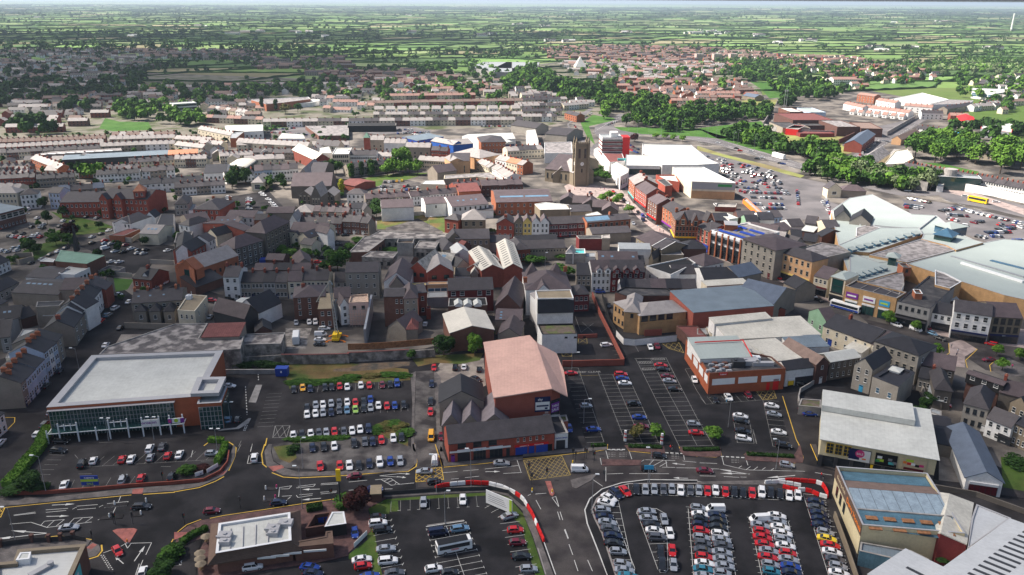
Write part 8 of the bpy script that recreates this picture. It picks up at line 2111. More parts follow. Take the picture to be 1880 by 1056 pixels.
for i,(x,y)in enu(((1290,505),(1375,505),(1455,520),(1545,530))):tree(*d3(x,y),6,3.4,'lbr',ORD[i]+' roadside tree from left behind white store',lod=1,group='roadside trees behind white store')
tbl('''
tree
d3 1080 530 8 4.5 leaf_copper|dark copper tree beside office block|lod=2
d3 255 905 4 3 lbr|round bright bush by gothic church|lod=2
''')
for i,(x,y)in enu(((320,70),(300,50),(520,130),(735,80),(690,320),(1230,440),(1370,360),(1180,330))):tree(*b5(x,y),5,2.4,'lbr',ORD[i]+' young street tree from left along lower market street',lod=2,group='young street trees of lower market street')
tree(*(c5(1030,1000)if 0 else b5(1100,160)),6,3.2,'lmi','street tree with brown bush before white and blue building',lod=2)
for x,y,h,r,lb in((640,720,5,3.5,'dark bush behind cream retail shed, upper'),(600,760,5,3.5,'dark bush behind cream retail shed, middle'),(545,830,5,4,'dark bush behind cream retail shed, lower'),(590,850,4,3,'dark bush behind cream retail shed, lowest right')):tree(*b5(x,y),h*.9,r*.65,'ldk',lb,lod=3)
tbl('''
tree
b2 770 320 8.5 4.8 ldk|large green tree by retaining wall|lod=3,low=.05
b2 1020 310 8 3.2 lbr|upright bright green tree beside pink roof|lod=3,shape='round',low=.05
b2 1130 200 4 2.5 lbr|small bright bush between gabled sheds|lod=2
b2 510 350 4 2 lmi|ivy bush climbing retaining wall|lod=2
a0 240 380 5.5 3.8 ldk|dark green round tree at corner of store car park|lod=3,low=.02
''')
bush(*a0(120,395),2.2,3.4,'ldk','dark low shrubs at corner of store car park',lod=3)
bush(*a0(330,375),2.4,2.4,'ldk','dark shrubs right of round corner tree',lod=3)
hedge('hedge','long bright green hedge on left side of store car park',b0(400,920,340,1040)+a0(340,20,270,110,220,160,150,260,60,350),2,3.2,'lbr')
hedge('hedge','short trimmed hedge at head of store car park island',b1(280,1015,400,1020),1.4,1.8,'lbr')
hedge('hedge','curved trimmed hedge beside silver car on island',a1(415,10,395,80,345,160),1.6,1.8,'lbr')
bush(*a1(110,230),2.4,2.4,'lmi','round green shrub on car park island',lod=3)
bush(*a1(215,200),1.5,3,'leaf_copper','dark red shrubs on car park island',lod=3)
tbl('''
tree
a2 90 540 6.5 3.7 leaf_copper|dark copper tree behind restaurant|lod=3,low=.05
''')
hedge('hedge','hedge along pavement behind restaurant',a1(1070,540,1200,515),1.4,2,'ldk')
bush(*a1(1385,480),2.5,3.5,'lmi','green shrub by yellow sign post',lod=2)
tbl('''
tree
a0 1330 1070 4 3.2 ldk|dark shrub tree at bottom beside lane|lod=3,low=.02
''')
bush(*a0(1390,900),3.2,3.4,'lmi','green shrub at lane mouth',lod=3)
hedge('hedge','flowering hedge along drive-through lane',a1(60,810,150,745,270,690),1.3,1.6,'lmi')
bush(*a1(0,880),2.4,2.4,'ldk','dark shrub beside drive-through lane',lod=3)
for i,(x,y,r)in enu(((400,425,3),(560,430,4),(700,420,5),(820,425,4))):bush(*b1(x,y),2.4,r,'ldk',ORD[i]+' clump of ivy from left on wall beside store',ry=1.6,lod=2)
for i,(x,y)in enu(((1000,540),(1120,550),(1220,540),(1330,535),(1400,520))):bush(*b1(x,y),1,4.5,'lmi',ORD[i]+' patch of weeds from left above back row of cars',ry=2,lod=2)
for i,(x,y)in enu(((30,500),(200,490),(330,480),(430,490))):bush(*b2(x,y),.9,4,'lmi' if i!=1 else'leaf_olive',ORD[i]+' patch of scrub from left on rough strip',ry=2,lod=2)
for i,(x,y)in enu(((230,930),(300,900),(360,890),(420,900),(470,960))):bush(*b2(x,y),1,2.6,'leaf_olive' if i%2 else'lmi',ORD[i]+' scrubby clump from left between car rows',lod=2)
for i,x in enu((960,1040,1120,1200,1290,1360)):bush(*b1(x,1010-i*4),.9,2.6,'lmi',ORD[i]+' low weed clump from left between lower car rows',ry=1.2,lod=2)
bush(*a1(965,60),2.4,2,'ldk','ivy clump on posts at edge of worn car park',lod=2)
tbl('''
tree
b3 915 990 4.5 2.6 leaf_olive|thin young tree at end of second bay block|lod=1
b3 1080 985 4 2.4 lbr|thin bright young tree beside third bay block|lod=1
b4 125 1000 4.5 2.8 lbr|bright young tree at edge of long car park|lod=2
''')
hedge('hedge','low planted strip before second bay block',a3(850,20,1120,30),.7,1.4,'ldk')
hedge('hedge','low planted strip before third bay block',a3(1290,45,1400,50)+a4(180,45),.7,1.4,'ldk')
hedge('hedge','low planted strip with orange flowers before right car park',a4(400,85,780,105),.7,1.4,'ldk')
hedge('hedge','low planted strip before first bay block',a3(550,15,670,12),.7,1.2,'ldk')
tbl('''
tree
a5 760 960 2.4 3 ldk|dark scrub at corner between sheds|lod=2
''')
bush(*a5(1350,160),2,3.5,'ldk','dark scrub right of blue gabled workshop',lod=2)
def treemass(name,pts_list,mats,lobes=5,faces=9,seed=3):
 rd=random.Random(seed);v=[];f=[];mi=[]
 for x,y,h,m in pts_list:
  r=h*.5
  for i in range(lobes):
   cx=x+rd.uniform(-.5,.5)*r;cy=y+rd.uniform(-.4,.4)*r;cz=h*rd.uniform(.35,.8);rr=r*rd.uniform(.45,.75)
   for j in range(faces):
    a=rd.uniform(0,6.28);z=rd.uniform(-.35,1);s=sqrt(max(0,1-z*z));d=Vector((cos(a)*s,sin(a)*s,z));c=Vector((cx,cy,cz))+d*rr*rd.uniform(.8,1.05);n=(d+Vector((rd.gauss(0,.35),rd.gauss(0,.35),rd.gauss(0,.35)))).normalized();t=n.orthogonal().normalized();b=n.cross(t);q=rr*rd.uniform(.45,.75);k=len(v);v+=[tuple(c-t*q),tuple(c+b*q*.8+n*q*.2),tuple(c+t*q),tuple(c-b*q*.8)];f.append((k,k+1,k+2,k+3))
    mi.append(m)
 me=bpy.data.meshes.new(name);me.from_pydata(v,[],f)
 for m in mats:me.materials.append(M(m))
 me.polygons.foreach_set('material_index',mi);me.update();return tag(put(me,name),kind='stuff')
T=[]
def fill(pl,n,h=(8,13),ms=(0,0,1)):
 q=[tuple(P(*p))for p in pl];xs=[p[0]for p in q];ys=[p[1]for p in q];k=0;t=0
 while k<n and t<n*14:
  t+=1;x=rt.uniform(min(xs),max(xs));y=rt.uniform(min(ys),max(ys))
  if inpoly(x,y,q):T.append((x,y,rt.uniform(*h),rt.choice(ms)));k+=1
fill(e0(0,430,200,400,450,420,560,370,760,330,640,470,420,480,200,480,0,500),130)
fill(e0(640,300,1267,260,1267,330,980,330,760,350,660,340),110)
fill(e0(560,500,1000,540,950,620,640,590,560,560),40,ms=(1,2))
fill(e0(0,250,500,240,700,430,400,520,0,520),110)
fill(e0(560,420,1267,430,1267,520,800,500),70,ms=(0,1,2))
fill(e1(200,300,300,300,460,340,720,330,1100,310,1267,380,1060,400,900,370,660,360,480,360,250,350),150,ms=(0,1,1,2))
fill(e1(0,220,380,230,560,260,840,290,760,320,460,300,0,280),150,ms=(0,0,1))
fill(e1(1080,250,1267,250,1267,290,1100,290),40)
fill(e1(0,430,330,380,480,420,520,480,260,500,0,460),60,ms=(0,1,2))
fill(e1(540,420,1267,400,1267,500,600,500),70,ms=(1,2))
fill(e2(0,380,120,330,260,400,380,440,300,470,130,450,0,430),90,(11,16),ms=(1,1,2))
fill(e2(0,230,420,250,400,290,0,290),70)
fill(e2(1020,300,1267,300,1267,400,1120,400),110,(10,14),ms=(0,1,1,2))
fill(e2(400,240,1267,250,1267,280,700,280),60)
fill(e2(270,310,1100,310,1100,440,500,440),90,ms=(1,2))
fill(e3(0,300,200,290,220,400,400,450,340,480,120,500,0,400),110,(10,14),ms=(0,1,2))
fill(e3(220,330,560,340,850,370,1100,380,900,400,700,420,300,400),90,ms=(0,1,2))
fill(e3(520,310,1267,290,1267,370,860,370,560,340),190,ms=(1,1,2,3))
fill(e3(920,400,1267,380,1267,560,1000,560),60,ms=(1,2))
fill(e3(680,240,830,250,820,275,680,275),30,ms=(0,1))
fill(e3(920,250,1140,250,1250,270,1140,310,940,300),45,ms=(0,1))
fill(d0(0,130,350,60,1050,60,1300,110,900,240,560,260,0,230),28,(9,14),(0,0,1))
fill(d1(600,80,1200,60,1690,110,1690,140,1200,110,640,130),19,(8,12),(1,1,0,2))
fill(d1(0,340,220,330,430,330,220,400,0,400),12,(9,13),(1,1,0,2))
fill(d4(740,190,900,90,1030,60,1330,80,1340,110,960,160,900,210,760,210),22,(11,15),(0,0,1))
fill(d5(880,420,1270,400,1690,430,1690,530,1300,540,1120,440,900,440),25,(9,13),(0,0,1))
fill(d0(80,440,100,370,440,350,560,440,540,470,100,470),14,(11,15),(0,0,1))
fill(d3(60,75,300,20,560,10,860,30,900,110,620,150,400,110,160,100),41,(12,17),(1,1,0,2))
fill(d0(740,900,800,860,980,880,1000,925,760,930),8,(8,11),(1,1,0,2))
for x0_,y0_,x1_,y1_,n,hh in((-100,90,560,92,330,13),(-100,62,400,66,190,13),(-100,75,700,78,170,12),(-100,42,700,40,260,14),(300,52,1000,56,240,13),(560,98,960,105,150,12),(-100,30,500,28,200,15),(700,30,1880,26,420,16),(900,36,1900,34,300,14),(1000,62,1900,74,260,10),(900,84,1500,90,170,10),(1500,92,1900,96,150,10),(1000,48,1900,50,240,11),(560,66,1100,70,200,11),(1350,116,1900,118,120,9),(-100,20,1900,19,330,18),(700,14,1900,16,300,18),(-100,12,1000,11,260,18)):
 for i in range(int(n*.7)):
  t=rt.random();yy=y0_+(y1_-y0_)*t+rt.gauss(0,1)*(.04*y0_+.6)
  if yy<9:continue
  p=P(x0_+(x1_-x0_)*t,yy);T.append((p.x,p.y,hh*rt.uniform(.7,1.5),rt.choice((0,0,1))))
hv,hf,hm=([],[],[])
for a,b_ in HEDGE:
 A_,B_=(Vector(a),Vector(b_));L=(B_-A_).length;y=(A_.y+B_.y)/2
 if abs(A_.x)>y*.68+150 or y>16000 or rt.random()<(.1 if y<3500 else .35)or(L<5):continue
 n=max(2,int(L/(9+y*.004)));d=(B_-A_)/L;nn=Vector((-d.y,d.x));h0=2.2+y*.0002;m=rt.choice((0,0,1));pr=None;c=Vector((0,0))
 for i in range(n+1):
  c=A_+d*L*i/n+nn*rt.uniform(-1.5,1.5);w_=rt.uniform(1.2,2.4)*(1+y*.0002);h_=h0*rt.uniform(.5,1.5);q=[(*c-nn*w_,-.1),(*c-nn*w_*.7,h_),(*c+nn*w_*.7,h_*.9),(*c+nn*w_,-.1)];k=len(hv);hv+=q
  if i:hf+=[(k-4+s,k+s,k+s+1,k-3+s)for s in range(3)];hm+=[m]*3
  if rt.random()<.08:T.append((c.x,c.y,h0*rt.uniform(2,3.5),rt.choice((0,0,1,1,2))))
me=bpy.data.meshes.new('hedgerows')
me.from_pydata(hv,[],hf)
for m in('ldk','lmi'):me.materials.append(M(m))
me.polygons.foreach_set('material_index',hm)
me.update()
tag(put(me,'hedgerows'),kind='stuff')
for q_,n in((d3(60,75,560,10,860,30,900,110,620,150,160,100),130),(d3(640,170,900,90,1420,200,1360,300,900,250),90),(d3(920,330,1380,270,1690,240,1690,420,1300,440),90),(d4(0,210,720,230,690,310,0,370),90),(d4(250,500,690,470,840,650,420,560),50),(d4(860,620,1320,650,1320,780,1060,720),45),(d4(1080,800,1690,800,1690,950,1060,860),60),(d5(0,830,820,930,560,1020,0,960),60)):fill(q_,n,(6,11),(0,1,1,2))
for q_,n in((d0(0,470,1690,440,1690,1000,0,1000),150),(d1(0,440,1690,330,1690,700,0,950),110),(d2(0,60,1690,60,1690,330,0,300),200),(d3(0,60,380,180,340,300,0,300),40),(c0(0,0,1400,0,1400,1000,0,1000),50),(c1(0,0,1400,0,1400,560,0,560),40)):fill(q_,n,(2.2,5),(0,1,1))
near=[t for t in T if t[1]<1500]
far_=[t for t in T if t[1]>=1500]
treemass('garden_trees',near,['ldk','lmi','lbr','leaf_pale'],6,13,4)
treemass('distant_woodland',far_,['ldk','lmi','lbr','leaf_pale'],3,6,5)
# ---- cars ----
def cars(desc,tile,items,hd=(2,20),group=None,full=None):
 it=sorted(items,key=lambda t:t[0]+t[1]*.01);cnt={};seen={}
 for t in it:cnt[t[2]]=cnt.get(t[2],0)+1
 for t in it:x,y,c,k=t[:4];hx,hy=t[4:6]if len(t)>4 else hd;seen[c]=seen.get(c,0)+1;px,py=tile(x,y);cn=CARCOL[c];kd=KW[k];lb=f'{cn} {kd}, only {cn} car {desc}' if cnt[c]==1 else f'{cn} {kd}, {ORD[seen[c] - 1]} {cn} from left {desc}';car(px,py,hx,hy,c,kd,trimlb(lb),group or'cars '+desc,full=full)
tbl('''
cars
in car park before glazed store|a0|k,u,660,150 w,h,755,125 r,h,985,115 w,s,1060,112 w,u,1210,30 s,h,1215,100 r,h,1355,85 g,s,1310,12 w,s,1450,75 w,s,520,320 s,e,990,275 r,h,1140,265 k,h,1385,250|5,-11
parked sideways in store car park|a0|k,e,470,45,20,1 k,u,497,-30,20,1 s,h,1713,68,20,-1
beside glazed store|b1|w,s,440,562,20,0 a,h,437,832,3,-12 k,h,510,830,3,-12
on street left of glazed store|b0|s,h,415,775 g,e,365,868 w,h,303,948 w,s,0,1020 n,h,480,440 k,s,370,558 w,s,855,230 k,s,970,92|9,-9
near white terraces at left|b0|r,s,1010,222,20,0 w,h,1312,195,10,-3 w,h,155,240,16,-3 r,h,820,32,8,-8 a,h,860,-10,8,-8
in back row by weeds|f4|k,h,184,265 o,h,222,258 n,h,253,262 k,h,316,256 k,h,345,255 r,h,379,251 w,h,411,254 w,h,469,247 r,h,505,247 m,h,560,245 k,h,593,243 b,u,623,239
in upper line of double row|f4|k,s,240,342 s,h,277,331 w,h,308,329 s,h,343,324 g,h,377,321 w,h,411,319 r,h,446,320 k,s,481,316 b,h,510,307 w,h,544,333 r,h,580,335 b,h,613,333 k,h,651,330
in lower line of double row|f4|w,h,240,371 w,h,276,367 s,h,308,364 n,h,343,362 g,h,377,353 a,h,410,352 l,h,446,350 k,h,481,346 s,h,510,342
in row above weed strip|f4|w,h,182,460 k,h,219,456 w,h,256,453 g,h,291,449 s,h,322,447 r,h,357,444 g,h,397,443 w,h,432,440 w,h,466,434 n,u,502,433
in row below weed strip|f4|n,h,263,512 k,h,311,508 w,h,356,505 k,s,440,492 g,s,486,486 n,h,519,486 r,h,557,479 w,h,607,471 k,h,642,468
in front row of worn car park|f4|r,s,296,589 r,h,380,588 w,s,420,586 k,h,460,588 n,h,505,580 w,u,549,574 b,h,594,569 s,s,636,567
along side lane|b2|r,h,690,415 n,h,672,545 k,s,663,685 r,h,662,772 o,v,667,972 m,h,750,970|-1,20
on gravel by pink roofed warehouse|b2|k,u,862,412 w,s,933,407 k,h,1055,427 k,s,1030,505,14,6|2,-14
behind row of shops|b3|b,h,375,905,4,14
in left block of centre car park|b3|r,s,390,460 s,h,510,722 b,s,570,912|20,-1
in second block of centre car park|b3|r,u,792,470 b,s,805,500 w,s,825,540 k,s,897,703 b,s,940,815 m,s,958,888|20,0
in third block of centre car park|b3|r,s,1115,395 k,s,1130,427 m,s,1170,485 s,s,1185,522 k,s,1225,588 s,h,1378,867 r,s,1400,940|20,1
by white painted wall|b3|w,e,675,230,20,-2 w,s,1030,247,5,12 m,s,1085,240,5,12 w,h,1387,512,4,10
under brown brick store|b4|k,s,140,667 w,s,253,652 m,h,412,635|8,10
in small painted block|b4|w,s,350,805 k,s,355,845 k,s,368,925 w,e,375,985|20,3
in column left of yard lane|b4|w,s,603,722 s,s,622,790 w,s,660,935 k,u,700,1045|20,3
by cream retail shed|b4|s,s,880,755 b,s,912,787|20,1
outside yard garages|b4|k,h,845,545,20,3
right of narrow lane|b5|r,h,770,712,10,2
in top row of full car park|a3|k,s,915,357 s,h,990,360 s,h,1062,357 g,h,1135,358 s,h,1203,355 w,s,1275,364 g,h,1352,367 s,h,1423,366 r,h,1493,373 w,h,1558,367 r,h,1638,380 k,s,1708,377 k,h,1778,387 r,s,1853,387 w,u,1930,383 k,s,2003,382 k,h,2078,397 w,h,2153,409 w,h,2223,406|1,20
round curved edge of full car park|a3|n,e,752,392,12,10 r,s,827,372,10,11 w,s,697,427,14,7 w,s,672,467,18,4 s,h,645,522,20,0 n,s,660,580,20,0 s,s,682,625,20,2 g,s,702,675,20,2 n,s,728,733,20,1 k,s,735,792,20,1 s,h,768,860,20,1 s,h,803,960,20,2 s,s,822,1013,20,2 t,s,850,1060,20,2
on island of full car park|a3|s,s,1003,537,20,0 s,s,1013,592,20,0 k,s,1042,645,20,1 w,s,1067,692,20,2 g,u,1087,748,20,1 s,h,1142,600,3,12 w,h,1188,712,3,12 r,h,1207,852,1,12 s,h,1217,967,1,12 k,s,1113,862,1,12 k,s,1125,962,0,12
in leftmost column of bays|a4|s,h,10,508 w,s,28,562 k,h,32,600 n,h,25,645 r,h,35,692 s,h,33,747 g,h,48,797 g,s,50,850 r,h,55,903 w,s,60,957 t,s,50,1005 s,s,60,1060|20,2
in second column of bays|a4|w,v,147,520,-20,0 n,s,160,570 k,s,170,612 k,s,168,662 w,h,182,718 s,s,197,768 g,s,212,812 s,s,200,868 s,s,207,925 s,s,222,980 s,h,205,1035|20,2
in third column of bays|a4|w,v,500,600,-20,1 s,s,508,650 r,h,522,697 r,s,530,747 r,s,547,802 s,s,580,856 r,s,572,907 s,h,592,965 t,h,603,1022|20,3
in fourth column of bays|a4|w,s,645,573 s,s,648,617 w,s,672,665 w,s,692,715 s,h,693,764 w,s,716,816 r,h,735,874 s,s,740,925 b,s,757,982 n,s,768,1032|20,3
in column beside stone wall|a4|n,s,967,460 g,s,967,508 n,s,988,555 n,s,998,603 n,s,1002,652 s,h,1037,706 y,s,1050,758 r,s,1077,810 w,s,1092,866 g,s,1118,926 s,h,1140,980 w,s,1148,1037|20,4
in left column of coach car park|a2|k,h,235,582 w,u,237,633 k,e,272,682 s,s,302,838 w,u,317,937 g,s,370,1032|20,-2
between restaurant and grass strip|a2|w,s,107,925 r,h,117,977 b,s,170,1060|20,-3
in middle block of coach car park|a2|n,v,727,707 a,e,900,675 w,h,687,1000 k,h,818,1032|20,-3
in right column of coach car park|a2|s,s,1300,572,20,-6 r,h,1348,686 m,h,1365,786 k,s,1395,898 s,h,1455,1001|20,-1
at top of coach car park|a2|s,h,605,462 w,h,923,440|0,14
on restaurant drive|a2|b,h,50,707,1,14
in front of restaurant|a1|w,u,632,982,20,-3 b,s,1095,987,20,2 n,s,1122,1035,20,2
''')
for t,x,y,c,k,hx,hy,lb in((a0,1143,497,'k','e',20,-1,'black estate waiting at traffic island'),(a0,555,667,'s','s',20,-2,'silver saloon driving left along dark road'),(a0,948,856,'r','h',6,10,'red hatchback turning at triangular island'),(a0,1152,1022,'w','h',3,-12,'white hatchback coming up from bottom frame edge'),(a1,302,532,'m','h',20,-2,'dark red hatchback passing behind restaurant'),(a1,842,466,'n','h',20,-2,'navy hatchback beside small traffic islands'),(a1,647,103,'w','u',2,-14,'white car waiting at store junction line'),(a2,45,252,'m','h',-20,1,'dark red hatchback beside tall yellow sign'),(a2,215,357,'b','h',20,-2,'blue hatchback near copper tree'),(a2,612,213,'s','s',-20,0,'silver saloon on yellow hatched box'),(a2,692,296,'k','h',20,-2,'black hatchback at corner of yellow hatched box'),(a2,1235,146,'s','s',20,0,'silver saloon passing white fascia shops'),(a3,1102,87,'k','h',20,2,'black hatchback by planted strip'),(a3,1012,192,'k','h',20,1,'black hatchback under blue direction sign'),(a4,62,207,'m','s',20,1,'dark red saloon on road before long car park'),(a4,727,161,'s','h',20,3,'silver hatchback driving towards brown hall')):car(*t(x,y),hx,hy,c,KW[k],lb,'cars driving on roads',name='car')
def vanbox(name,px,py,hx,hy,L,W,H,body,stripe,label,cat,cab=True,band=None,group=None):
 p=P(px,py,1);q=P(px+hx,py+hy,1)-P(px,py,1);root=thing(name,label,cat,p.x,p.y,atan2(q.y,q.x),group);b=MB();b.box(-L/2,-W/2,.45,L/2,W/2,H-.25,0,bottom=1);b.prism([(-L/2+.1,-W/2+.15),(L/2-.2,-W/2+.15),(L/2-.2,W/2-.15),(-L/2+.1,W/2-.15)],H-.25,H,0);b.build('body',body,root);g=MB()
 for s in(-1,1):g.box(-L/2+.5,min(s*W/2,s*(W/2+.02)),H*.5,L/2-.6,max(s*W/2,s*(W/2+.02)),H-.45)
 g.box(L/2,-W/2+.15,H*.42,L/2+.02,W/2-.15,H-.4);g.box(-L/2-.02,-W/2+.3,H*.55,-L/2,W/2-.3,H-.45)
 if band is not False:g.build('window_band','glass',root)
 if stripe:g=MB();[g.box(-L/2+.2,min(s*(W/2+.001),s*(W/2+.025)),.5,L/2-.3,max(s*(W/2+.001),s*(W/2+.025)),H*.42)for s in(-1,1)];g.build('lower_band',stripe,root)
 for x in(L/2-1.6,-L/2+1.8):
  for s in(-1,1):put(whe(),'wheel',root,(x,s*(W/2-.05),.45),0,(1.4,1.4,1.4))
 for s in(-1,1):put(lampbox('headlight','lamp_glass'),'headlight',root,(L/2+.02,s*W*.38,.8))
 return root
o=vanbox('minibus',*a2(850,825),40,-8,8.2,2.4,2.9,'c_white',None,'white minibus with black roof and red side lettering parked across bays','minibus')
bx('black_roof','c_black',o,-3.9,-1.08,2.91,3.2,1.08,2.97)
lett('VISION',o,(0,-1.24,.95),(R(90),0,0),.6,'c_red')
vanbox('bus',*c5(-35,945),-40,-11,12.2,2.6,3.1,'c_white','c_blue','white and blue single-deck bus outside poster shop','bus')
vanbox('bus',*(d5(1330,1080)if 0 else c5(1035,85)),30,6,12,2.6,3.6,'c_orange' if 0 else'c_yellow',None,'yellow coach on road by railway station','coach')
vanbox('lorry',*d4(790,678),30,8,14,2.6,4,'c_white',None,'long white lorry on dual carriageway','lorry',band=False)
vanbox('box_truck',*b1(985,190),1,-10,7.2,2.4,3.4,'c_white',None,'white box truck parked in brick-paved yard','truck',band=False)
for t,x,y,hx,hy,lb in((a3,458,197,20,0,'white van entering yellow hatched junction'),(a2,698,122,1,-14,'white van waiting at end of side lane')):car(*t(x,y),hx,hy,'w','van',lb,name='van')
tbl('''
cars
in yard beside crane|b1|s,h,985,52,1,12 w,h,1090,47,1,12 w,u,1140,47,1,12 w,e,1212,98,20,-1 w,v,1183,148,20,-1 w,s,1178,188,20,0 k,s,1175,226,20,0
in church car park|c0|a,h,848,424 s,h,900,425 n,h,965,432 m,h,1015,436 r,h,845,400 k,h,745,418 w,s,930,485 k,s,995,492 w,s,1060,465 k,h,1118,478 s,h,1115,502 s,h,1160,505 k,h,1175,475 w,s,900,570 w,s,965,573 w,s,1355,480 w,v,850,462|14,-4
along street by copper roofed church|c0|s,h,340,550 k,s,405,515 w,s,470,487 g,s,530,460 s,s,745,370 k,s,815,345 w,s,880,318 k,h,250,580|14,-6
in sports hall car park|c0|g,h,75,362 w,h,105,366 r,h,140,370 w,h,170,375 r,h,195,380 k,h,230,385 w,h,265,362 s,h,290,365 r,h,325,370 w,h,305,350 k,h,120,332 k,h,185,343 s,h,328,290 w,h,350,270 k,h,348,298 k,s,255,290 w,s,170,253 r,s,15,300 w,s,300,218 w,v,230,150 w,s,510,240 n,s,580,245 k,s,480,285 s,s,780,218 k,s,695,210|12,-6
at lower left car stack|c0|w,h,20,480 s,h,60,490 s,h,110,462 a,h,160,455 w,h,135,480|12,-4
on street below white terrace|c0|w,u,932,945 s,h,880,998 w,s,950,835,-14,-2 w,s,1045,893 s,s,1255,780 w,s,1335,737 k,h,1210,805|13,-8
''')
cars('in hospital car park, left row',c1,[(438,48+i*15,'wswbgsmsw'[i],'h')for i in range(9)],(14,0))
cars('in hospital car park, middle row',c1,[(604,62+i*16,'wwrwkws'[i],'h')for i in range(6)],(14,0))
tbl('''
cars
in hospital car park, right row|c1|w,h,705,18 w,s,722,35 w,s,760,68 w,h,785,95 w,h,800,108 w,s,812,125|14,2
beside white gable wall|c1|w,s,1260,474,14,-1 k,s,1325,430,14,-1 k,s,1185,538,14,0 r,h,1160,575,14,0 k,s,1380,355,14,-1 k,s,1300,352,14,-1
on street before orange church|c1|r,h,305,882,14,0 k,u,445,870,14,0 r,h,540,862,14,0 w,s,290,1015,8,-9
in brick walled yard|b2|w,h,620,62,3,-10
on side street of dormered houses|c3|b,u,625,815,14,0 k,s,695,925,2,10
on church green car park|d2|k,h,355,920 w,h,392,918 n,h,435,912 o,h,468,910 y,h,518,903 s,h,315,965 k,h,350,962 s,h,410,960 w,h,315,995 w,h,355,995 r,s,540,960 k,h,575,950 b,s,560,990 k,h,600,985 w,h,665,975 k,h,635,980|3,-8|full=0
along market street|c3|n,s,545,15,5,8 w,s,845,95 w,s,890,130 k,s,930,170 b,v,970,205 n,v,972,235 s,s,892,262 r,s,730,5 k,s,815,70|6,8
on lower market street|b5|w,u,380,70 w,v,535,105 m,v,610,92 a,h,670,140 k,s,735,180 r,e,1145,222,-14,-3 m,s,1125,350,-14,0|14,5
below yellow stone building|c4|s,s,845,808 w,s,940,850 k,s,985,880 r,s,655,700|14,7
''')
fcars=MB()
rc=random.Random(4)
FCM=['car_w','car_s','car_g','car_k','car_b','car_r','car_n','car_m','glass']
def farcar(p,an,c):
 ca,sa=(cos(an),sin(an));f=lambda a,b,z:(p.x+a*ca-b*sa,p.y+a*sa+b*ca,z);k=len(fcars.v);fcars.v+=[f(x,y,z)for z,x0,x1,w_ in((.25,-2.1,2.1,.85),(.9,-2.1,2.1,.88),(1.42,-1.5,.5,.65))for x,y in((x0,-w_),(x1,-w_),(x1,w_),(x0,w_))]+[f(x,y,.9)for x,y in((-1.9,-.82),(1,-.82),(1,.82),(-1.9,.82))]
 for q,m_ in(((0,1,5,4),c),((1,2,6,5),c),((2,3,7,6),c),((3,0,4,7),c),((4,5,6,7),c),((8,9,10,11),c),((12,13,9,8),8),((13,14,10,9),8),((14,15,11,10),8),((15,12,8,11),8)):fcars.f.append(tuple((i+k for i in q)));fcars.m.append(m_)
def lot(A,B,n,dens=.75,head=pi/2):
 a,b=(P(*A),P(*B));d=b-a;an=atan2(d.y,d.x)+head
 for i in range(n):
  if rc.random()<dens:farcar(a.lerp(b,(i+rc.uniform(-.1,.1))/n),an+rc.gauss(0,.03),rc.choice((0,0,0,1,1,2,3,3,4,5,5,6,7)))
for k in range(10):lot(d4(60+k*40,670+k*38),d4(760+k*18,830+k*24),17-k//2,.55)
lot(d2(0,402),d2(640,420),22,.8)
lot(d2(480,455),d2(800,440),12,.8)
lot(c4(380,20),c4(700,30),13,.8)
lot(c4(440,60),c4(720,70),12,.85)
lot(c4(440,115),c4(700,120),12,.8)
lot(c4(540,150),c4(720,150),9,.9)
lot(c4(805,10),c4(815,130),8,.9,0)
lot(c4(985,60),c4(1100,230),8,.8,0)
lot(c4(1040,80),c4(1090,250),6,.9,0)
lot(c4(150,120),c4(245,120),4,1)
for x0_,y0_,x1_,y1_,n in((430,120,600,140,9),(450,140,560,150,6),(480,70,680,110,10),(740,170,850,150,6),(790,200,990,215,9),(800,235,880,250,5),(850,140,1000,180,8),(990,180,1290,250,13),(1330,260,1500,290,7),(1190,275,1240,285,3),(1200,320,1400,300,9),(1110,345,1300,340,9),(1150,375,1240,380,4),(1030,375,1110,390,4),(1340,410,1500,400,6),(1000,265,1080,250,4),(920,285,960,290,2),(1250,300,1350,290,5)):lot(c5(x0_,y0_),c5(x1_,y1_),n,.85)
for x0_,y0_,x1_,y1_,n in((880,440,1230,465,18),(920,420,1180,400,12),(1000,445,1300,470,14)):lot(d1(x0_,y0_),d1(x1_,y1_),n,.8)
for x0_,y0_,x1_,y1_,n in((20,375,450,385,16),(580,440,780,450,10),(620,460,700,470,5),(1290,385,1690,385,22),(60,400,300,410,9)):lot(d2(x0_,y0_),d2(x1_,y1_),n,.8)
for x0_,y0_,x1_,y1_,n in((500,380,580,480,8),(1020,560,1140,620,5),(1040,610,1130,650,4),(820,370,920,335,5),(600,300,680,250,5)):lot(d3(x0_,y0_),d3(x1_,y1_),n,.85,0)
for x0_,y0_,x1_,y1_,n in((10,730,300,510,14),(330,530,400,540,4)):lot(d5(x0_,y0_),d5(x1_,y1_),n,.85,0)
for x,y in((200,545),(380,600),(415,622),(520,625),(630,690),(805,745),(830,750),(580,700)):p=P(*d4(x,y));farcar(p,-.35,rc.choice((0,3,4,5)))
for x,y in((560,1010),(1120,1065),(1420,1120)):p=P(*d5(x,y));farcar(p,-.3,0)
tag(fcars.build('distant_cars',FCM),kind='stuff')
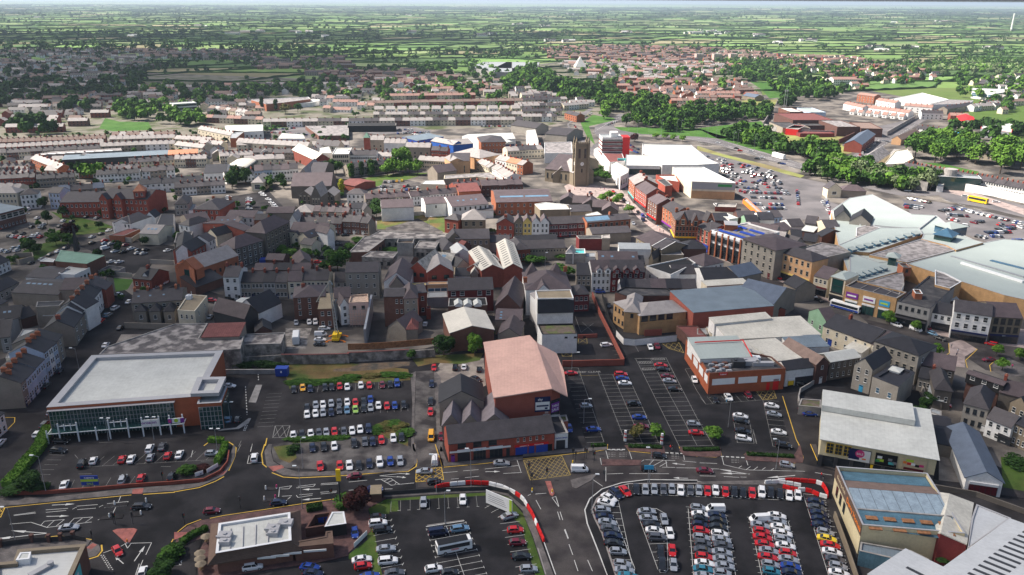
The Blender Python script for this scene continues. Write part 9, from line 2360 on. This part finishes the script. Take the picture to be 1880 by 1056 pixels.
for t,x,y,h,ax,dbl_,lb in((a0,375,400,11,-1.2,0,'street lamp at front left corner of store car park'),(a0,125,780,9,-.8,0,'street lamp at lower left edge'),(b0,880,1010,7,.5,1,'double-headed lamp before glazed store, left'),(b0,1245,1000,7,.5,1,'double-headed lamp before glazed store, right'),(a1,350,60,7,.5,1,'double-headed lamp on car park island'),(b1,455,860,6.5,.5,1,'double-headed lamp by parked pair of cars'),(b0,640,440,8,-1,0,'street lamp on left street, upper'),(a1,1035,520,12,-.5,0,'tall street lamp behind restaurant'),(a1,1040,190,9,.5,0,'lamp at corner of worn car park'),(a2,710,390,11,-.6,0,'lamp post at red barrier end'),(a2,780,640,9,.5,0,'tall lamp in middle of coach car park'),(a2,990,370,12,-.5,0,'tall lamp beside white fascia shops'),(a3,1020,330,11,-.5,0,'lamp with blue sign before full car park'),(a3,555,560,11,.5,0,'lamp on curved kerb of full car park'),(a4,635,200,9,-.8,0,'lamp at right end of planted strip'),(a4,1030,145,8,.4,0,'yellow pole lamp by cream retail shed'),(b3,490,870,8,1.2,0,'lamp in left block of centre car park'),(b3,395,430,6,1.6,0,'curved lamp at brick yard gate'),(b4,250,900,9,-.8,0,'lamp beside small painted block'),(c2,655,345,9,.5,0,'lamp on waste ground'),(c0,255,350,11,-.4,1,'tall lamp in sports hall car park'),(c3,830,230,12,.3,0,'tall pole behind ornate orange block'),(c3,178,690,11,.2,0,'flag pole behind hipped cream building'),(c4,85,500,16,.2,0,'tallest mast standing by blue fascia shop')):lamp(*t(x,y),h,ax,lb,bool(dbl_),m='mgr' if'yellow' not in lb else'c_yellow')
for i,(x,y)in enu(((100,500),(180,520),(345,600),(390,580),(730,700),(1085,640),(1140,770),(1060,560),(1420,600)if 0 else(550,620))):lamp(*d4(x,y),14,.8,ORD[i]+' tall lamp from left along dual carriageway',group='lamps of dual carriageway')
for i,(x,y)in enu(((1020,440),(1110,470),(1220,460),(1340,465),(1490,465),(1530,470),(750,230),(890,300))):lamp(*d3(x,y),14,.8,ORD[i]+' tall lamp from left along bypass bend',group='lamps of bypass')
for i,(x,y)in enu(((70,320),(50,240),(195,280),(405,115),(425,140),(500,110),(515,120),(565,85),(575,145),(655,300))):tlight(*a3(x,y),ORD[i]+' traffic light from left at yellow hatched junction')
for i,(x,y)in enu(((920,640),(935,650),(1075,640),(750,790),(1025,330),(1320,310))):tlight(*a0(x,y),ORD[i]+' traffic light in group round triangular island')
for i,(x,y)in enu(((535,515),(85,650),(1270,450))):tlight(*a1(x,y),ORD[i]+' traffic light from left along restaurant kerb')
for t,x,y,m,lb in((a0,928,490,'c_white','white bollard on upper left traffic island'),(a0,885,590,'c_white','white bollard on lower left traffic island'),(a0,1182,465,'c_white','white bollard right of waiting black estate'),(a0,1140,568,'c_white','white bollard on small round island'),(a0,1030,800,'c_orange','orange bollard at tip of triangular island'),(a1,740,365,'c_white','white bollard, left of upper small island'),(a1,828,358,'c_pink','pink striped bollard on upper small island'),(a1,728,450,'c_white','white bollard, left of lower small island'),(a1,818,440,'c_pink','pink striped bollard on lower small island'),(a3,75,385,'c_yellow','yellow bollard, left of pair below junction'),(a3,237,395,'c_yellow','yellow bollard, right of pair below junction'),(a3,402,160,'c_yellow','yellow bollard behind white van')):bollard(*t(x,y),lb,m,1.2)
def barriers(pts,cols,lb,h=1):
 q=[P(*p)for p in pts];seg=[];tot=sum(((q[i+1]-q[i]).length for i in range(len(q)-1)));n=max(1,round(tot/2.1));st=tot/n;seen={}
 def at(t):
  for i in range(len(q)-1):
   L=(q[i+1]-q[i]).length
   if t<=L or i==len(q)-2:return q[i].lerp(q[i+1],t/L)
   t-=L
 for i in range(n):
  a,b=(at(i*st),at((i+1)*st-.14));b+=Vector((0,rc.uniform(-.12,.12)));c=cols[min(len(cols)-1,int(i/n*len(cols)))];seen[c]=seen.get(c,0)+1;d=b-a;L=d.length;m=MB();m.prism([(0,-.28),(L,-.28),(L,.28),(0,.28)],0,.25);m.prism([(0,-.2),(L,-.2),(L,.2),(0,.2)],.25,h*.8);m.prism([(.05,-.12),(L-.05,-.12),(L-.05,.12),(.05,.12)],h*.8,h);m.box(.3,-.24,.35,.6,.24,.5);o=m.build('plastic_barrier','c_red' if c=='r' else'c_white')
  o.location=(a.x,a.y,.12);o.rotation_euler=(0,0,atan2(d.y,d.x));tag(o,f"{('red' if c == 'r' else 'white')} plastic barrier, {ORD[seen[c] - 1]} {('red' if c == 'r' else 'white')} one from left {lb}",'barrier','plastic road barriers '+lb)
barriers(a2(700,365,760,345,900,328,1020,322,1150,332,1250,360,1340,402,1408,450)+a3(75,570,130,700,172,795),'rrwwwrrrwwwwwwrwwrrrrwwrrrw','round coach car park',1.1)
barriers(a4(650,308,780,302,880,308,1000,322,1050,395,1050,440),'wrrwrrwrrrrw','on outer line by brown hall',1.1)
barriers(a4(690,352,790,382,900,382,960,415,1050,440),'rrwrrrww','on inner line by brown hall',1.1)
barriers(a4(545,320,650,312,840,345),'wwwwww','joining two barrier lines',1)
for i,(q,lb)in enu(((b3(825,1010),'left'),(b3(1120,1035),'right'))):g=MB();g.box(-.35,-.35,0,.35,.35,.8);g.prism([(-.3,-.3),(.3,-.3),(.3,.3),(-.3,.3)],.8,3.4);p=P(*q);o=g.build('entrance_post','c_white');mv(o,p,0);g=MB();[g.box(-.31,-.31,z,.31,.31,z+.45)for z in(1,2.2)];g.build('red_band','c_red',o);tag(o,lb+' red and white entrance post of centre car park','post')
p=P(*a1(1345,515))
r_=thing('pylon_sign','tall yellow sign on a black pole beside restaurant','sign',p.x,p.y)
g=MB()
g.bar((0,0,0),(0,0,8.2),.22,0,8)
g.build('pole','mdk',r_)
bx('sign_box','c_yellow',r_,-.55,-.25,8,.55,.25,11.2,bottom=1)
p=P(*a2(1215,530))
r_=thing('car_park_board','large white notice board with a green edge in coach car park','sign',p.x,p.y,R(-35))
k=bx('board','c_white',r_,-4,-.1,.6,4,.1,4.4,bottom=1)
bx('green_edge','c_lime',k,3.2,-.13,.65,3.95,-.105,4.35)
g=MB()
[g.box(-3.2,-.13,1.6+.55*i,2.4-i*.3,-.105,1.72+.55*i)for i in range(4)]
g.build('board_text','c_grey',k)
for s in(-3,3):g=MB();g.bar((s,.2,0),(s,.2,3.8),.1);g.build('leg','timber',r_)
p=P(*a0(735,350))
r_=thing('advert_board','blue and yellow advertising board on store car park wall','sign',p.x,p.y,R(3))
k=bx('board','c_blue',r_,-2.2,-.08,.8,2.2,.08,3.6,bottom=1)
bx('yellow_band','c_lime',k,-2.2,-.11,1.9,2.2,-.085,2.6)
lett('SALE',k,(0,-.1,1),(R(90),0,0),.8,'c_lime')
lett('CARPETS',k,(0,-.1,2.75),(R(90),0,0),.7,'c_white',wx=.9)
g=MB()
g.bar((0,0,0),(0,0,.9),.1)
g.build('post','mdk',r_)
r_=thing('direction_sign','pale blue direction sign above road at full car park','sign',*P(*a3(1008,335)))
bx('sign_face','c_cyan',r_,-1.2,-.06,5,1.2,.06,6.2,bottom=1)
g=MB()
g.bar((0,.1,0),(0,.1,6),.07)
g.build('post','mgr',r_)
tbl('''
wallrun
banner_fence|white banner along grass strip beside restaurant drive|a2 45 835 150 730|1.3 c_white .08|cat='banner'
banner_fence|white banner on car park island wall|a1 170 262 235 240|1.2 c_white .08|cat='banner'
banner_fence|second white banner curving round car park island|a1 265 232 355 180|1.2 c_white .08|cat='banner'
railing_fence|grey railing along top of coach car park|a2 270 415 700 385 1150 372 1290 400 1408 500|1.2 mdk .05|cat='fence'
''')
bldxy('brick_hut','small tan shed with flat roof beside copper tree','hut',P(*a2(180,470)),P(*a2(265,465)),3,2.6,.3,roof='m',wall='bbr',roofm='roof_tan')
p=P(*b1(875,480))
g=MB()
g.box(-2,-1.3,.2,2,1.3,2.8)
g.box(-2.05,-1.35,2.801,2.05,1.35,3,bottom=1)
[g.box(-1.8+.6*i,-1.36,.4,-1.7+.6*i,-1.301,2.6)for i in range(7)]
o=g.build('storage_container','c_blue')
mv(o,p,0)
bx('white_label','c_white',o,-.25,-1.4,1.5,.25,-1.37,2.2)
tag(o,'blue storage container beside weedy bank','container')
tbl('''
sheet
ticket_bay|a2 322 462 398 458 405 540 328 545|grass .03
raised
service_island|b1 600 700 660 560 710 560 660 705|concrete .15
service_island|b1 400 915 500 905 600 830 620 830 600 870 520 915 350 930|concrete .14
''')
PT=[('c_red','c_navy'),('c_black','c_grey'),('c_white','c_navy'),('c_navy','c_black'),('c_pink','c_black'),('c_beige','c_navy'),('c_grey','c_black'),('c_cyan','c_grey')]
i=0
PD=('in red top and navy trousers','in black top and grey trousers','in white top and navy trousers','all in dark navy and black','in pink top and black trousers','in beige top and navy trousers','in grey top and black trousers','in light blue top and grey trousers')
for t,desc,pts_ in((d3,'in church square',((500,1000),(560,1010),(610,1000),(750,990),(790,1000),(700,1020),(870,905),(950,920),(920,950),(850,870),(960,980),(1000,990))),(c3,'on market street pavement',((960,130),(1000,180),(1060,250),(1085,300),(1105,330),(1135,345),(1180,330),(1200,400),(1150,290),(880,60),(920,90))),(b3,'by white painted wall',((965,210),)),(a3,'at planted strip crossing',((1190,45),(1205,48))),(b5,'on lower market street pavement',((870,300),(860,330),(1310,425),(930,150),(820,260))),(b4,'beside lamp of small painted block',((235,715),)),(a4,'on pavement by brown hall',((1000,270),(1015,290))),(b0,'outside glazed store',((1300,950),(1370,945)))):
 for k,(x,y)in enu(pts_):top,leg=PT[i%8];person(*t(x,y),top,leg,trimlb(f'person {PD[i % 8]}, {ORD[k]} from left {desc}'.replace(' trousers','')),rz=rc.uniform(0,6),group='people '+desc);i+=1
# ---- air ----
def cloudmat(dens):
 m=bpy.data.materials.new('cloud');m.use_nodes=True;n=m.node_tree.nodes;l=m.node_tree.links;n.clear();out=n.new('ShaderNodeOutputMaterial');mix=n.new('ShaderNodeMixShader');tr=n.new('ShaderNodeBsdfTransparent');df=n.new('ShaderNodeBsdfDiffuse');df.inputs[0].default_value=(.9,.9,.92,1);tc=n.new('ShaderNodeTexCoord');sx=n.new('ShaderNodeSeparateXYZ');l.new(tc.outputs['Object'],sx.inputs[0])
 def mth(op,a,b=None,c=False):
  t=n.new('ShaderNodeMath');t.operation=op;t.use_clamp=c
  for i,x in enu((a,b)):
   if x is None:continue
   if isinstance(x,(int,float)):t.inputs[i].default_value=x
   else:l.new(x,t.inputs[i])
  return t.outputs[0]
 r=mth('SQRT',mth('ADD',mth('POWER',mth('ABSOLUTE',sx.outputs[0]),2.6),mth('POWER',mth('ABSOLUTE',sx.outputs[1]),2.6)));nz=n.new('ShaderNodeTexNoise');nz.inputs['Scale'].default_value=3.2;nz.inputs['Detail'].default_value=5;l.new(tc.outputs['Object'],nz.inputs['Vector']);a=mth('ADD',mth('MULTIPLY',mth('SUBTRACT',1,r),3.2),mth('MULTIPLY',mth('SUBTRACT',nz.outputs['Fac'],.5),3));a=mth('MULTIPLY',mth('ADD',a,0,True),dens)
 l.new(a,mix.inputs[0]);l.new(tr.outputs[0],mix.inputs[1]);l.new(df.outputs[0],mix.inputs[2]);l.new(mix.outputs[0],out.inputs[0]);return m
def cloud(gx,gy,rx,ry,dens,h=1500,rz=0):
 import bmesh;bm=bmesh.new();bmesh.ops.create_icosphere(bm,subdivisions=3,radius=1);rd=random.Random(int(gx+gy))
 for v in bm.verts:v.co.z*=.12*(1+.5*sin(v.co.x*7+gx)*cos(v.co.y*6));v.co.xy*=1.12
 me=bpy.data.meshes.new('cloud');bm.to_mesh(me);bm.free();me.materials.append(cloudmat(dens));k=h/S.z;o=put(me,'cloud',None,(gx+S.x*k,gy+S.y*k,h),rz,(rx,ry,(rx+ry)/2));return tag(o,kind='structure')
cloud(-120,130,640,300,.5)
cloud(-430,350,400,200,.5)
cloud(-800,1500,700,620,.6)
cloud(-1000,2750,1350,420,.5,rz=.1)
g=MB()
g.box(-45000,-2500,-1.2,45000,50000,126,bottom=1)
hz=g.mesh('haze',[])if False else None
me=bpy.data.meshes.new('haze')
me.from_pydata(g.v,[],g.f)
hm=bpy.data.materials.new('haze')
hm.use_nodes=True
n=hm.node_tree.nodes
l=hm.node_tree.links
n.clear()
o_=n.new('ShaderNodeOutputMaterial')
pv=n.new('ShaderNodeVolumePrincipled')
pv.inputs['Color'].default_value=(.66,.82,1,1)
pv.inputs['Density'].default_value=6e-05
pv.inputs['Anisotropy'].default_value=.2
l.new(pv.outputs[0],o_.inputs['Volume'])
me.materials.append(hm)
tag(put(me,'haze'),kind='stuff')
# ---- end ----
fixup()
